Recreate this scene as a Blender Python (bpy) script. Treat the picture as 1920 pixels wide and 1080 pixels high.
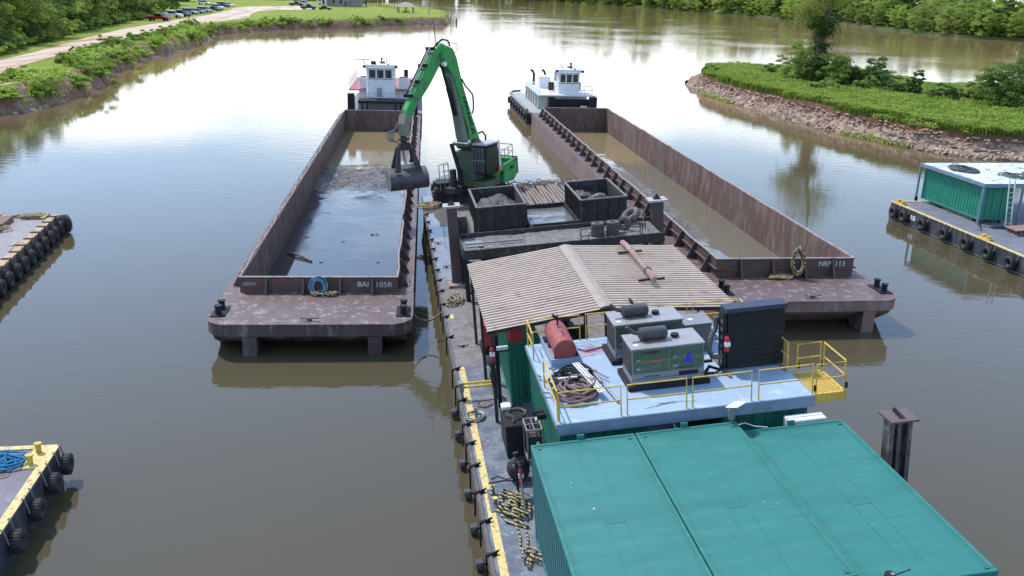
import bpy, bmesh, math, random
import numpy as np
from mathutils import Matrix, Vector, noise
R_ = math.radians
scene = bpy.context.scene
for o in list(bpy.data.objects): bpy.data.objects.remove(o)
col = scene.collection
# ---------------------------------------------------------------- camera
PITCH, ROLL, HGT, FPX = 0.3159, 0.0298, 14.01, 1750.0
cam_d = bpy.data.cameras.new('camera'); cam = bpy.data.objects.new('camera', cam_d); col.objects.link(cam)
cam_d.sensor_width = 36; cam_d.lens = 36 * FPX / 1920; cam_d.clip_start = .3; cam_d.clip_end = 6000
_f = Vector((0, math.cos(PITCH), -math.sin(PITCH))); _r = Vector((1, 0, 0)); _u = Vector((0, math.sin(PITCH), math.cos(PITCH)))
_c, _s = math.cos(ROLL), math.sin(ROLL)
RT = _c * _r + _s * _u; UP = _c * _u - _s * _r
M = Matrix((RT, UP, -_f)).transposed().to_4x4(); M.translation = Vector((0, 0, HGT)); cam.matrix_world = M
scene.camera = cam
CAM = Vector((0, 0, HGT))
def U(px, py, z=0.):                     # where the sight line of a photo pixel meets the level z
    d = _f + RT * ((px - 960) / FPX) + UP * ((540 - py) / FPX)
    return CAM + d * ((z - HGT) / d.z)
# ---------------------------------------------------------------- sky, sun
SUN_AZ, SUN_EL = R_(-50), R_(56)
w = bpy.data.worlds.new('World'); scene.world = w; w.use_nodes = True
nt = w.node_tree; nt.nodes.clear()
def N(t, **k):
    n = nt.nodes.new(t)
    for a, b in k.items(): setattr(n, a, b)
    return n
out = N('ShaderNodeOutputWorld'); sky = N('ShaderNodeTexSky', sky_type='NISHITA', sun_disc=False, sun_elevation=SUN_EL, sun_rotation=SUN_AZ)
sky.dust_density = .4; sky.ozone_density = 2.5; sky.air_density = 1.2
tint = N('ShaderNodeMix', data_type='RGBA', blend_type='MULTIPLY'); tint.inputs[0].default_value = 1; tint.inputs[7].default_value = (1.02, 1.12, 1.28, 1); nt.links.new(sky.outputs[0], tint.inputs[6])
bg = N('ShaderNodeBackground'); bg.inputs[1].default_value = .15; nt.links.new(tint.outputs[2], bg.inputs[0])
cb = N('ShaderNodeBackground'); cb.inputs[0].default_value = (.90, .96, 1., 1); cb.inputs[1].default_value = 1.75
tc = N('ShaderNodeTexCoord'); sp = N('ShaderNodeSeparateXYZ'); nt.links.new(tc.outputs['Generated'], sp.inputs[0])
def math_(op, a, b=None, c=None, cl=False):
    n = N('ShaderNodeMath', operation=op, use_clamp=cl)
    for i, v in enumerate((a, b, c)):
        if v is None: continue
        if isinstance(v, (int, float)): n.inputs[i].default_value = v
        else: nt.links.new(v, n.inputs[i])
    return n.outputs[0]
zc = math_('ADD', math_('MAXIMUM', sp.outputs[2], 0.), .12)
cv = N('ShaderNodeCombineXYZ'); nt.links.new(math_('DIVIDE', sp.outputs[0], zc), cv.inputs[0]); nt.links.new(math_('DIVIDE', sp.outputs[1], zc), cv.inputs[1])
nz = N('ShaderNodeTexNoise'); nz.inputs['Scale'].default_value = .55; nz.inputs['Detail'].default_value = 6; nz.inputs['Roughness'].default_value = .55
nt.links.new(cv.outputs[0], nz.inputs['Vector'])
def ramp_(src, a, b):
    m = N('ShaderNodeMapRange', interpolation_type='SMOOTHSTEP'); nt.links.new(src, m.inputs[0]); m.inputs[1].default_value = a; m.inputs[2].default_value = b
    return m.outputs[0]
low = math_('MULTIPLY', ramp_(sp.outputs[2], .25, .09), .31)
thr = math_('ADD', nz.outputs[0], low)
cf = ramp_(thr, .59, .70)
az = ramp_(sp.outputs[1], -.5, .35)
lft = ramp_(sp.outputs[0], .55, -.1)
cf2 = math_('MULTIPLY', cf, math_('MULTIPLY_ADD', math_('MULTIPLY', az, math_('MULTIPLY_ADD', lft, .35, .65)), .75, .25))
cf2 = math_('MAXIMUM', cf2, .10)
mix = N('ShaderNodeMixShader'); nt.links.new(cf2, mix.inputs[0]); nt.links.new(bg.outputs[0], mix.inputs[1]); nt.links.new(cb.outputs[0], mix.inputs[2])
nt.links.new(mix.outputs[0], out.inputs[0])
sd = bpy.data.lights.new('sun', 'SUN'); sd.energy = 2.9; sd.angle = R_(.6); sd.color = (1, .93, .82)
sun = bpy.data.objects.new('sun', sd); col.objects.link(sun)
sv = Vector((math.sin(SUN_AZ) * math.cos(SUN_EL), math.cos(SUN_AZ) * math.cos(SUN_EL), math.sin(SUN_EL)))
sun.rotation_euler = sv.to_track_quat('Z', 'Y').to_euler(); sun.location = (0, 0, 60)
scene.view_settings.view_transform = 'Standard'; scene.view_settings.look = 'None'; scene.view_settings.gamma = 1
scene.view_settings.exposure = 0.5
scene.render.engine = 'CYCLES'; scene.render.resolution_x = 1024; scene.render.resolution_y = 576
rnd = random.Random(7)
# ---------------------------------------------------------------- frames: each floating thing lies in its own frame
def frame(x, y, z, yaw, heel=0, trim=0):
    return Matrix.Translation((x, y, z)) @ Matrix.Rotation(yaw, 4, 'Z') @ Matrix.Rotation(-heel, 4, 'Y') @ Matrix.Rotation(trim, 4, 'X')
FW = frame(5.7964, -23.39, 1.0, .1431, .0877, .0052)        # dredging work barge
FB1 = frame(-11.406, 37.157, 0, .0962); FB2 = frame(9.289, 40.81, 0, .1288)
FR = frame(24.78, 60.42, 1.0, .1635); FL = frame(-25.3, 50.2, 1.0, .21); FLL = frame(-12.8, 23.85, 1.05, .15)
ID = Matrix.Identity(4)
# ---------------------------------------------------------------- materials
MATS = {}
def mat(name, c, c2=None, rough=.6, metal=0., scale=2., bump=0., bscale=30., stain=None, samt=.0, sscale=4., streak=False, spec=.5, coord='Object', hi=.65, lo=.35, build=None):
    if name in MATS: return MATS[name]
    m = bpy.data.materials.new(name); m.use_nodes = True; t = m.node_tree; b = t.nodes['Principled BSDF']
    L = t.links.new
    tc = t.nodes.new('ShaderNodeTexCoord'); src = tc.outputs[coord]
    if streak:
        mp = t.nodes.new('ShaderNodeMapping'); mp.inputs['Scale'].default_value = (1, 1, .3); L(src, mp.inputs[0]); ssrc = mp.outputs[0]
    else: ssrc = src
    n = t.nodes.new('ShaderNodeTexNoise'); n.inputs['Scale'].default_value = scale; n.inputs['Detail'].default_value = 8; n.inputs['Roughness'].default_value = .62
    L(src, n.inputs['Vector'])
    r = t.nodes.new('ShaderNodeMapRange'); r.inputs[1].default_value = lo; r.inputs[2].default_value = hi; L(n.outputs[0], r.inputs[0])
    mx = t.nodes.new('ShaderNodeMix'); mx.data_type = 'RGBA'
    c2 = c2 or tuple(x * .8 for x in c)
    mx.inputs[6].default_value = (*c, 1); mx.inputs[7].default_value = (*c2, 1); L(r.outputs[0], mx.inputs[0]); colr = mx.outputs[2]
    if stain:
        n2 = t.nodes.new('ShaderNodeTexNoise'); n2.inputs['Scale'].default_value = sscale; n2.inputs['Detail'].default_value = 6; n2.inputs['Roughness'].default_value = .7
        L(ssrc, n2.inputs['Vector'])
        r2 = t.nodes.new('ShaderNodeMapRange'); r2.inputs[1].default_value = 1 - samt - .04 if samt > .5 else .62 - samt * .3; r2.inputs[2].default_value = r2.inputs[1].default_value + .1
        L(n2.outputs[0], r2.inputs[0])
        m2 = t.nodes.new('ShaderNodeMix'); m2.data_type = 'RGBA'; L(r2.outputs[0], m2.inputs[0]); L(colr, m2.inputs[6]); m2.inputs[7].default_value = (*stain, 1); colr = m2.outputs[2]
    L(colr, b.inputs['Base Color'])
    b.inputs['Roughness'].default_value = rough; b.inputs['Metallic'].default_value = metal; b.inputs['Specular IOR Level'].default_value = spec
    if rough < .55:
        rr = t.nodes.new('ShaderNodeMapRange'); rr.inputs[3].default_value = rough; rr.inputs[4].default_value = min(1, rough + .25); L(n.outputs[0], rr.inputs[0]); L(rr.outputs[0], b.inputs['Roughness'])
    if bump:
        n3 = t.nodes.new('ShaderNodeTexNoise'); n3.inputs['Scale'].default_value = bscale; n3.inputs['Detail'].default_value = 5; L(src, n3.inputs['Vector'])
        bp = t.nodes.new('ShaderNodeBump'); bp.inputs['Strength'].default_value = 1; bp.inputs['Distance'].default_value = bump; L(n3.outputs[0], bp.inputs['Height']); L(bp.outputs[0], b.inputs['Normal'])
    if build: build(t, b, src, colr)
    MATS[name] = m; return m
rustc = (.14, .065, .04)
m_hull = mat('rusty_hull', (.07, .042, .042), (.095, .068, .064), .7, scale=.7, stain=(.2, .17, .16), samt=.35, sscale=1.2, streak=True, bump=.01, bscale=8)
m_hull2 = mat('red_hull', (.22, .125, .11), (.17, .11, .10), .75, scale=.6, stain=(.24, .18, .165), samt=.5, sscale=1.6, streak=True, bump=.02, bscale=3)
m_deckr = mat('purple_brown_deck', (.135, .09, .085), (.095, .056, .054), .42, scale=1.3, stain=(.25, .21, .20), samt=.3, sscale=2.6, bump=.008, bscale=12)
m_wallr = mat('coaming_steel', (.115, .045, .034), (.125, .09, .075), .8, scale=.13, stain=(.17, .13, .11), samt=.42, sscale=1.8, streak=True, bump=.01, bscale=10)
m_walld = mat('coaming_outside', (.085, .06, .055), (.06, .055, .05), .7, scale=1.2, stain=(.14, .06, .05), samt=.45, sscale=1.5)
m_rim = mat('worn_rim', (.36, .30, .29), (.24, .19, .18), .6, scale=3, stain=(.2, .1, .08), samt=.3)
m_brkt = mat('bracket_steel', (.12, .085, .075), (.08, .06, .055), .7, scale=2)
m_black = mat('black_steel', (.010, .011, .014), (.018, .018, .02), .6, scale=3, spec=.25)
m_dark = mat('dark_grimy_steel', (.026, .026, .028), (.05, .046, .042), .7, scale=3, stain=(.10, .085, .075), samt=.26, bump=.01, spec=.3)
m_rubber = mat('tyre_rubber', (.022, .022, .024), (.045, .045, .045), .75, scale=6, bump=.01)
m_white = mat('white_paint', (.74, .75, .76), (.64, .65, .66), .45, scale=3, stain=(.45, .36, .3), samt=.1, streak=True)
m_wtext = mat('faded_white_lettering', (.56, .55, .53), (.38, .36, .34), .7, scale=14)
m_glass = mat('dark_window_glass', (.012, .012, .014), None, .12)
m_redd = mat('faded_red_deck', (.42, .13, .14), (.34, .1, .11), .6, scale=2)
m_yel = mat('yellow_paint', (.62, .43, .07), (.5, .34, .06), .5, scale=4, stain=(.16, .1, .05), samt=.18, sscale=9)
m_yelp = mat('pale_yellow_paint', (.66, .52, .2), (.55, .42, .15), .6, scale=5, stain=(.2, .16, .1), samt=.3, sscale=7)
def teal_build(t, b, src, colr):
    L = t.links.new
    def nz(sc, det, ro, scl):
        mp = t.nodes.new('ShaderNodeMapping'); mp.inputs['Scale'].default_value = scl; L(src, mp.inputs[0]); n = t.nodes.new('ShaderNodeTexNoise'); n.inputs['Scale'].default_value = sc; n.inputs['Detail'].default_value = det; n.inputs['Roughness'].default_value = ro; L(mp.outputs[0], n.inputs['Vector']); return n.outputs[0]
    def mr(x, a, c, lo=0., hi=1.):
        n = t.nodes.new('ShaderNodeMapRange'); L(x, n.inputs[0]); n.inputs[1].default_value = a; n.inputs[2].default_value = c; n.inputs[3].default_value = lo; n.inputs[4].default_value = hi; return n.outputs[0]
    def mx(f, a, c):
        n = t.nodes.new('ShaderNodeMix'); n.data_type = 'RGBA'; L(f, n.inputs[0]); L(a, n.inputs[6]); n.inputs[7].default_value = (*c, 1); return n.outputs[2]
    c = mx(mr(nz(1.6, 8, .7, (.5, 2.2, 1)), .48, .72, 0, .55), colr, (.035, .205, .185)); c = mx(mr(nz(.8, 6, .6, (.6, 2, 1)), .5, .7, 0, .6), c, (.010, .115, .108)); c = mx(mr(nz(16, 4, .6, (1, 1, 1)), .735, .76), c, (.10, .07, .045)); c = mx(mr(nz(9, 3, .5, (1, 1, 1)), .74, .76, 0, .8), c, (.12, .3, .3))
    L(c, b.inputs['Base Color']); L(mr(nz(1.2, 6, .6, (.6, 2, 1)), .3, .7, .42, .68), b.inputs['Roughness'])
    bp = t.nodes.new('ShaderNodeBump'); bp.inputs['Distance'].default_value = .03; L(nz(1.1, 3, .5, (.35, 1.6, 1)), bp.inputs['Height']); L(bp.outputs[0], b.inputs['Normal'])
m_teal = mat('teal_paint', (.012, .145, .125), (.016, .165, .142), .5, scale=.3, build=teal_build)
m_tealw = mat('teal_wall_paint', (.03, .15, .16), (.035, .17, .175), .55, scale=.8, stain=(.1, .13, .1), samt=.16, sscale=3, streak=True)
m_green = mat('green_container_paint', (.006, .135, .085), (.01, .17, .11), .5, scale=1.2, stain=(.06, .08, .05), samt=.15, sscale=4, streak=True)
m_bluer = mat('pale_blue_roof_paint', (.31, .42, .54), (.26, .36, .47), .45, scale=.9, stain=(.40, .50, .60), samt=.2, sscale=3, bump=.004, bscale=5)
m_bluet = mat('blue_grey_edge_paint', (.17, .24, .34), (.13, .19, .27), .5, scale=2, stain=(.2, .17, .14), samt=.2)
m_tan = mat('tan_roof_sheet', (.50, .40, .31), (.42, .33, .255), .55, scale=.9, stain=(.32, .24, .18), samt=.22, sscale=3)
m_galv = mat('brushed_steel', (.28, .29, .30), (.22, .225, .235), .38, metal=.65, scale=2, stain=(.3, .24, .18), samt=.15)
m_steel = mat('bright_steel', (.6, .6, .62), None, .25, metal=1)
m_sgreen = mat('machine_green', (.022, .25, .05), (.03, .31, .065), .5, scale=1.5, stain=(.07, .10, .06), samt=.34, sscale=2.4)
m_sgreend = mat('grimy_dark_green', (.05, .075, .05), (.08, .09, .07), .65, scale=2, stain=(.03, .2, .05), samt=.3)
m_redt = mat('red_tank_paint', (.30, .055, .05), (.24, .05, .05), .5, scale=3, stain=(.2, .15, .14), samt=.2)
m_red = mat('red_paint', (.5, .03, .04), None, .45, scale=3)
m_tube = mat('pinkish_rust_pipe', (.28, .15, .125), (.2, .12, .1), .7, scale=3, stain=(.36, .28, .25), samt=.3)
m_hose = mat('hose_rubber', (.10, .105, .11), (.06, .06, .065), .6, scale=5)
m_hosep = mat('brown_hose', (.19, .12, .115), (.12, .08, .08), .6, scale=6)
m_mudd = mat('wet_dark_mud', (.055, .052, .05), (.10, .09, .078), .5, scale=3, bump=.12, bscale=5)
m_grit = mat('grey_grit', (.20, .18, .165), (.13, .12, .115), .75, scale=2, stain=(.05, .05, .05), samt=.36, sscale=7, bump=.05, bscale=14)
m_wood = mat('weathered_timber', (.22, .18, .15), (.13, .1, .085), .8, scale=3, stain=(.32, .25, .2), samt=.25)
m_bag = mat('black_plastic', (.012, .013, .016), None, .25, scale=3, bump=.06, bscale=9)
m_bluerope = mat('blue_rope', (.01, .12, .24), (.01, .2, .36), .8, scale=20)
m_cablue = mat('pale_blue_hose', (.12, .3, .4), (.08, .2, .3), .6, scale=12)
def rope_build(t, b, src, colr):
    wv = t.nodes.new('ShaderNodeTexWave'); wv.wave_type = 'BANDS'; wv.bands_direction = 'DIAGONAL'; wv.inputs['Scale'].default_value = 3.6; wv.inputs['Distortion'].default_value = 3.
    t.links.new(src, wv.inputs[0]); cr = t.nodes.new('ShaderNodeValToRGB'); cr.color_ramp.elements[0].color = (.02, .02, .02, 1); cr.color_ramp.elements[0].position = .5
    cr.color_ramp.elements[1].color = (.40, .33, .15, 1); cr.color_ramp.elements[1].position = .58; t.links.new(wv.outputs[1], cr.inputs[0]); t.links.new(cr.outputs[0], b.inputs['Base Color'])
m_rope = mat('yellow_black_rope', (.5, .4, .1), None, .85, build=rope_build)
m_ropey = mat('tan_rope', (.42, .32, .14), (.3, .22, .12), .85, scale=15)
# ---------------------------------------------------------------- objects
def tag(o, label, cat, group=None, kind=None):
    if label: o['label'] = label
    if cat: o['category'] = cat
    if group: o['group'] = group
    if kind: o['kind'] = kind
    return o
def thing(name, label, cat, F=ID, loc=(0, 0, 0), rz=0, group=None):
    o = bpy.data.objects.new(name, None); o.empty_display_size = .3; col.objects.link(o)
    o.matrix_world = F @ Matrix.Translation(loc) @ Matrix.Rotation(rz, 4, 'Z')
    return tag(o, label, cat, group)
def copy_tree(o, parent=None):
    c = o.copy(); col.objects.link(c)
    if parent is not None: c.parent = parent; c.matrix_parent_inverse = o.matrix_parent_inverse.copy()
    for ch in list(o.children): copy_tree(ch, c)
    return c
class MB:
    def __init__(s): s.v = []; s.f = []
    def add(s, vs, fs, T=None):
        b = len(s.v)
        s.v += [tuple(T @ Vector(p)) if T is not None else tuple(p) for p in vs]; s.f += [tuple(i + b for i in q) for q in fs]; return s
    def box(s, x0, x1, y0, y1, z0, z1, T=None):
        return s.add([(x0, y0, z0), (x1, y0, z0), (x1, y1, z0), (x0, y1, z0), (x0, y0, z1), (x1, y0, z1), (x1, y1, z1), (x0, y1, z1)],
                     [(0, 3, 2, 1), (4, 5, 6, 7), (0, 1, 5, 4), (1, 2, 6, 5), (2, 3, 7, 6), (3, 0, 4, 7)], T)
    def prism(s, poly, a0, a1, axis='z', T=None):      # polygon extruded along an axis; poly in the other two axes' order
        n = len(poly)
        def P(p, a): return {'z': (p[0], p[1], a), 'y': (p[0], a, p[1]), 'x': (a, p[0], p[1])}[axis]
        vs = [P(p, a0) for p in poly] + [P(p, a1) for p in poly]
        fs = [tuple(range(n))[::-1], tuple(range(n, 2 * n))] + [(i, (i + 1) % n, (i + 1) % n + n, i + n) for i in range(n)]
        return s.add(vs, fs, T)
    def cyl(s, p0, p1, r0, r1=None, n=12, cap=True, T=None):
        r1 = r0 if r1 is None else r1; p0 = Vector(p0); p1 = Vector(p1); d = (p1 - p0)
        if d.length < 1e-6: return s
        q = d.to_track_quat('Z', 'Y'); vs = []
        for p, r in ((p0, r0), (p1, r1)):
            for i in range(n): a = 2 * math.pi * i / n; vs.append(p + q @ Vector((math.cos(a) * r, math.sin(a) * r, 0)))
        fs = [(i, (i + 1) % n, (i + 1) % n + n, i + n) for i in range(n)]
        if cap: fs += [tuple(range(n))[::-1], tuple(range(n, 2 * n))]
        return s.add(vs, fs, T)
    def tube(s, pts, r, n=6, closed=False, T=None):
        pts = [Vector(p) for p in pts]; m = len(pts); vs = []; up = Vector((0, 0, 1)); prev = None
        for i, p in enumerate(pts):
            a = pts[(i - 1) % m] if (closed or i > 0) else p; b = pts[(i + 1) % m] if (closed or i < m - 1) else p
            d = (b - a); d = d.normalized() if d.length > 1e-9 else Vector((0, 0, 1))
            if prev is None:
                x = d.cross(up); x = x.normalized() if x.length > 1e-3 else Vector((1, 0, 0))
            else:
                x = prev - d * prev.dot(d); x = x.normalized() if x.length > 1e-6 else Vector((1, 0, 0))
            prev = x; y = d.cross(x); rr = r[i] if isinstance(r, (list, tuple)) else r
            for k in range(n): an = 2 * math.pi * k / n; vs.append(p + x * math.cos(an) * rr + y * math.sin(an) * rr)
        fs = [(i * n + k, i * n + (k + 1) % n, ((i + 1) % m) * n + (k + 1) % n, ((i + 1) % m) * n + k) for i in range(m if closed else m - 1) for k in range(n)]
        if not closed: fs += [tuple(range(n))[::-1], tuple(range((m - 1) * n, m * n))]
        return s.add(vs, fs, T)
    def torus(s, c, R, r, axis='z', n=20, k=8, rx=None, T=None):
        pts = []; rx = rx or r; vs = []
        for i in range(n):
            a = 2 * math.pi * i / n
            for j in range(k):
                b = 2 * math.pi * j / k; q = (R + r * math.cos(b)); h = rx * math.sin(b)
                p = {'z': (q * math.cos(a), q * math.sin(a), h), 'x': (h, q * math.cos(a), q * math.sin(a)), 'y': (q * math.cos(a), h, q * math.sin(a))}[axis]
                vs.append((p[0] + c[0], p[1] + c[1], p[2] + c[2]))
        fs = [(i * k + j, i * k + (j + 1) % k, ((i + 1) % n) * k + (j + 1) % k, ((i + 1) % n) * k + j) for i in range(n) for j in range(k)]
        return s.add(vs, fs, T)
    def build(s, name, m, parent=None, F=None, smooth=False, bevel=0):
        me = bpy.data.meshes.new(name); me.from_pydata(s.v, [], s.f)
        bm = bmesh.new(); bm.from_mesh(me); bmesh.ops.recalc_face_normals(bm, faces=bm.faces); bm.to_mesh(me); bm.free()
        me.materials.append(m)
        if smooth:
            for p in me.polygons: p.use_smooth = len(p.vertices) <= 4
            try: me.set_sharp_from_angle(angle=R_(40))
            except Exception: pass
        o = bpy.data.objects.new(name, me); col.objects.link(o)
        if parent is not None: o.parent = parent
        elif F is not None: o.matrix_world = F
        if bevel:
            b = o.modifiers.new('bevel', 'BEVEL'); b.width = bevel; b.segments = 1; b.limit_method = 'ANGLE'
        return o
def text(name, s, size, m, parent, loc, rot=(R_(90), 0, 0), depth=.006, align='LEFT', sx=1., bold=0.):
    c = bpy.data.curves.new(name, 'FONT'); c.body = s; c.size = size; c.extrude = depth; c.align_x = align; c.offset = bold
    t = bpy.data.objects.new('tmp', c); col.objects.link(t)
    dg = bpy.context.evaluated_depsgraph_get(); me = bpy.data.meshes.new_from_object(t.evaluated_get(dg)); me.name = name
    bpy.data.objects.remove(t); me.materials.clear(); me.materials.append(m)
    o = bpy.data.objects.new(name, me); col.objects.link(o); o.parent = parent
    o.location = loc; o.rotation_euler = rot; o.scale = (sx, 1, 1); return o
def grid_mesh(name, m, X, Y, Z, mask=None, F=None, parent=None, smooth=True):
    ny, nx = X.shape; me = bpy.data.meshes.new(name)
    idx = np.arange(ny * nx).reshape(ny, nx)
    q = np.stack([idx[:-1, :-1], idx[:-1, 1:], idx[1:, 1:], idx[1:, :-1]], -1).reshape(-1, 4)
    if mask is not None:
        mk = mask.ravel(); q = q[mk[q].any(1)]
        used = np.unique(q); rm = -np.ones(ny * nx, int); rm[used] = np.arange(len(used)); q = rm[q]
    else: used = np.arange(ny * nx)
    co = np.stack([X.ravel()[used], Y.ravel()[used], Z.ravel()[used]], -1).astype(np.float32)
    fast_mesh(me, co, q); me.materials.append(m)
    if smooth: me.polygons.foreach_set('use_smooth', np.ones(len(q), bool))
    o = bpy.data.objects.new(name, me); col.objects.link(o)
    if parent is not None: o.parent = parent
    elif F is not None: o.matrix_world = F
    return o
def fast_mesh(me, co, q):
    me.vertices.add(len(co)); me.vertices.foreach_set('co', np.ascontiguousarray(co, np.float32).ravel())
    k = q.shape[1]; me.loops.add(q.size); me.loops.foreach_set('vertex_index', np.ascontiguousarray(q, np.int32).ravel())
    me.polygons.add(len(q)); me.polygons.foreach_set('loop_start', np.arange(0, q.size, k, dtype=np.int32))
    me.update(calc_edges=True); me.validate()
def vnoise(X, Y, sc, seed=0, oct=4):          # smooth value noise
    g = np.random.RandomState(seed); T = g.rand(64, 64); o = np.zeros_like(X, float); a = 1.; tot = 0
    for k in range(oct):
        x = X * sc * 2 ** k + 13.7 * k; y = Y * sc * 2 ** k + 7.3 * k; xi = np.floor(x).astype(int); yi = np.floor(y).astype(int); fx = x - xi; fy = y - yi
        fx = fx * fx * (3 - 2 * fx); fy = fy * fy * (3 - 2 * fy)
        v = (T[xi % 64, yi % 64] * (1 - fx) + T[(xi + 1) % 64, yi % 64] * fx) * (1 - fy) + (T[xi % 64, (yi + 1) % 64] * (1 - fx) + T[(xi + 1) % 64, (yi + 1) % 64] * fx) * fy
        o += v * a; tot += a; a *= .5
    return o / tot
# ---------------------------------------------------------------- water
def water_build(t, b, src, colr):
    L = t.links.new
    def nz(sc, det, ro=.5, scl=(1, 1, 1)):
        mp = t.nodes.new('ShaderNodeMapping'); mp.inputs['Scale'].default_value = scl; mp.inputs['Rotation'].default_value = (0, 0, .3); L(src, mp.inputs[0])
        n = t.nodes.new('ShaderNodeTexNoise'); n.inputs['Scale'].default_value = sc; n.inputs['Detail'].default_value = det; n.inputs['Roughness'].default_value = ro; L(mp.outputs[0], n.inputs['Vector']); return n.outputs[0]
    def mth(op, a, b2, cl=False):
        n = t.nodes.new('ShaderNodeMath'); n.operation = op; n.use_clamp = cl
        for i, v in enumerate((a, b2)):
            if isinstance(v, (int, float)): n.inputs[i].default_value = v
            else: L(v, n.inputs[i])
        return n.outputs[0]
    calm = t.nodes.new('ShaderNodeMapRange'); calm.interpolation_type = 'SMOOTHSTEP'; calm.inputs[1].default_value = .42; calm.inputs[2].default_value = .62; calm.inputs[3].default_value = .35; L(nz(.035, 3), calm.inputs[0])
    h = mth('ADD', mth('MULTIPLY', nz(1.1, 3, .5, (.7, 1.3, 1)), .6), mth('MULTIPLY', nz(4.5, 3, .5, (.7, 1.4, 1)), .12))
    fr = t.nodes.new('ShaderNodeSeparateXYZ'); L(src, fr.inputs[0]); fm = t.nodes.new('ShaderNodeMapRange'); L(fr.outputs[1], fm.inputs[0]); fm.inputs[1].default_value = 90; fm.inputs[2].default_value = 420; fm.inputs[3].default_value = 1; fm.inputs[4].default_value = 3.2
    h = mth('MULTIPLY', mth('MULTIPLY', h, calm.outputs[0]), fm.outputs[0])
    bp = t.nodes.new('ShaderNodeBump'); bp.inputs['Strength'].default_value = 1; bp.inputs['Distance'].default_value = .02; L(h, bp.inputs['Height']); L(bp.outputs[0], b.inputs['Normal'])
    b.inputs['IOR'].default_value = 1.36; b.inputs['Roughness'].default_value = .03
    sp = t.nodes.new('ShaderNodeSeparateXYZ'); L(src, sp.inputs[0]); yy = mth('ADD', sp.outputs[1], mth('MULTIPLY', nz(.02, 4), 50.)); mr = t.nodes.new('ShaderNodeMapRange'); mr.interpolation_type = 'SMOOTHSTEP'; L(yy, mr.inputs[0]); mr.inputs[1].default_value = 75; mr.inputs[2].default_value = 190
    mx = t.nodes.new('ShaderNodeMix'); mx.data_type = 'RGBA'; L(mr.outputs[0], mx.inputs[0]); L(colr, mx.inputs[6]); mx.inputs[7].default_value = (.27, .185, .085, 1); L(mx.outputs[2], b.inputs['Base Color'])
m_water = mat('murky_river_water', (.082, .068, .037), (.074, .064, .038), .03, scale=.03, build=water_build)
m_water.node_tree.nodes['Principled BSDF'].inputs['Specular Tint'].default_value = (1, 1, 1, 1)
for l in list(m_water.node_tree.links):
    if l.to_socket.name == 'Roughness' and l.to_node.type == 'BSDF_PRINCIPLED': m_water.node_tree.links.remove(l)
m_water.node_tree.nodes['Principled BSDF'].inputs['Roughness'].default_value = .03
wmb = MB(); wmb.add([(-2500, -200, 0), (2500, -200, 0), (2500, 3500, 0), (-2500, 3500, 0)], [(0, 1, 2, 3)])
tag(wmb.build('water', m_water), None, None, kind='structure')
# ---------------------------------------------------------------- tyre fenders, bollards, ropes
def tyre_mesh(name, R=.42, r=.15, w=.13):
    mb = MB(); mb.torus((0, 0, 0), R - r, r, 'x', 22, 10, rx=w)
    for i in range(22):                          # tread blocks
        a = 2 * math.pi * i / 22; T = Matrix.Rotation(a, 4, 'X'); mb.box(-w * .8, w * .8, -.03, .03, R - .02, R + .006, T)
    return mb
def loop_path(c, rx, ry, turns, jit, seed, rise=.0, n=18):
    g = random.Random(seed); pts = []; ph = g.random() * 6
    for i in range(int(turns * n)):
        a = ph + 2 * math.pi * i / n; k = 1 + jit * math.sin(a * .37 + seed) + g.uniform(-jit, jit) * .35
        pts.append((c[0] + rx * k * math.cos(a) + jit * .5 * math.sin(i * .21), c[1] + ry * k * math.sin(a) + jit * .4 * math.cos(i * .17), c[2] + rise * i / (turns * n) + abs(math.sin(i * .9 + seed)) * .04))
    return pts
def rope_pile(name, label, F, c, rx, ry, r=.035, turns=6, jit=.28, seed=1, m=None, tail=None, cat='rope', group=None):
    mb = MB(); pts = loop_path(c, rx, ry, turns, jit, seed, rise=r * 3)
    mb.tube(pts, r, 6)
    if tail: mb.tube(tail, r, 6)
    o = mb.build(name, m or m_rope, F=F, smooth=True); return tag(o, label, cat, group)
def bitt_mb(h=.34, r=.13):
    mb = MB(); mb.box(-.28, .28, -.62, .62, 0, .04)
    for s in (-1, 1): mb.cyl((0, s * .33, .04), (0, s * .33, h), r, r * .92, 14); mb.cyl((0, s * .33, h), (0, s * .33, h + .05), r * 1.2, r * 1.2, 14)
    return mb
def cleat_mb(s=1.):
    mb = MB(); mb.box(-.13 * s, .13 * s, -.07 * s, .07 * s, 0, .12 * s); mb.box(-.42 * s, .42 * s, -.06 * s, .06 * s, .12 * s, .17 * s); mb.box(-.52 * s, -.40 * s, -.05 * s, .05 * s, .15 * s, .21 * s); mb.box(.40 * s, .52 * s, -.05 * s, .05 * s, .15 * s, .21 * s); return mb
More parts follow.
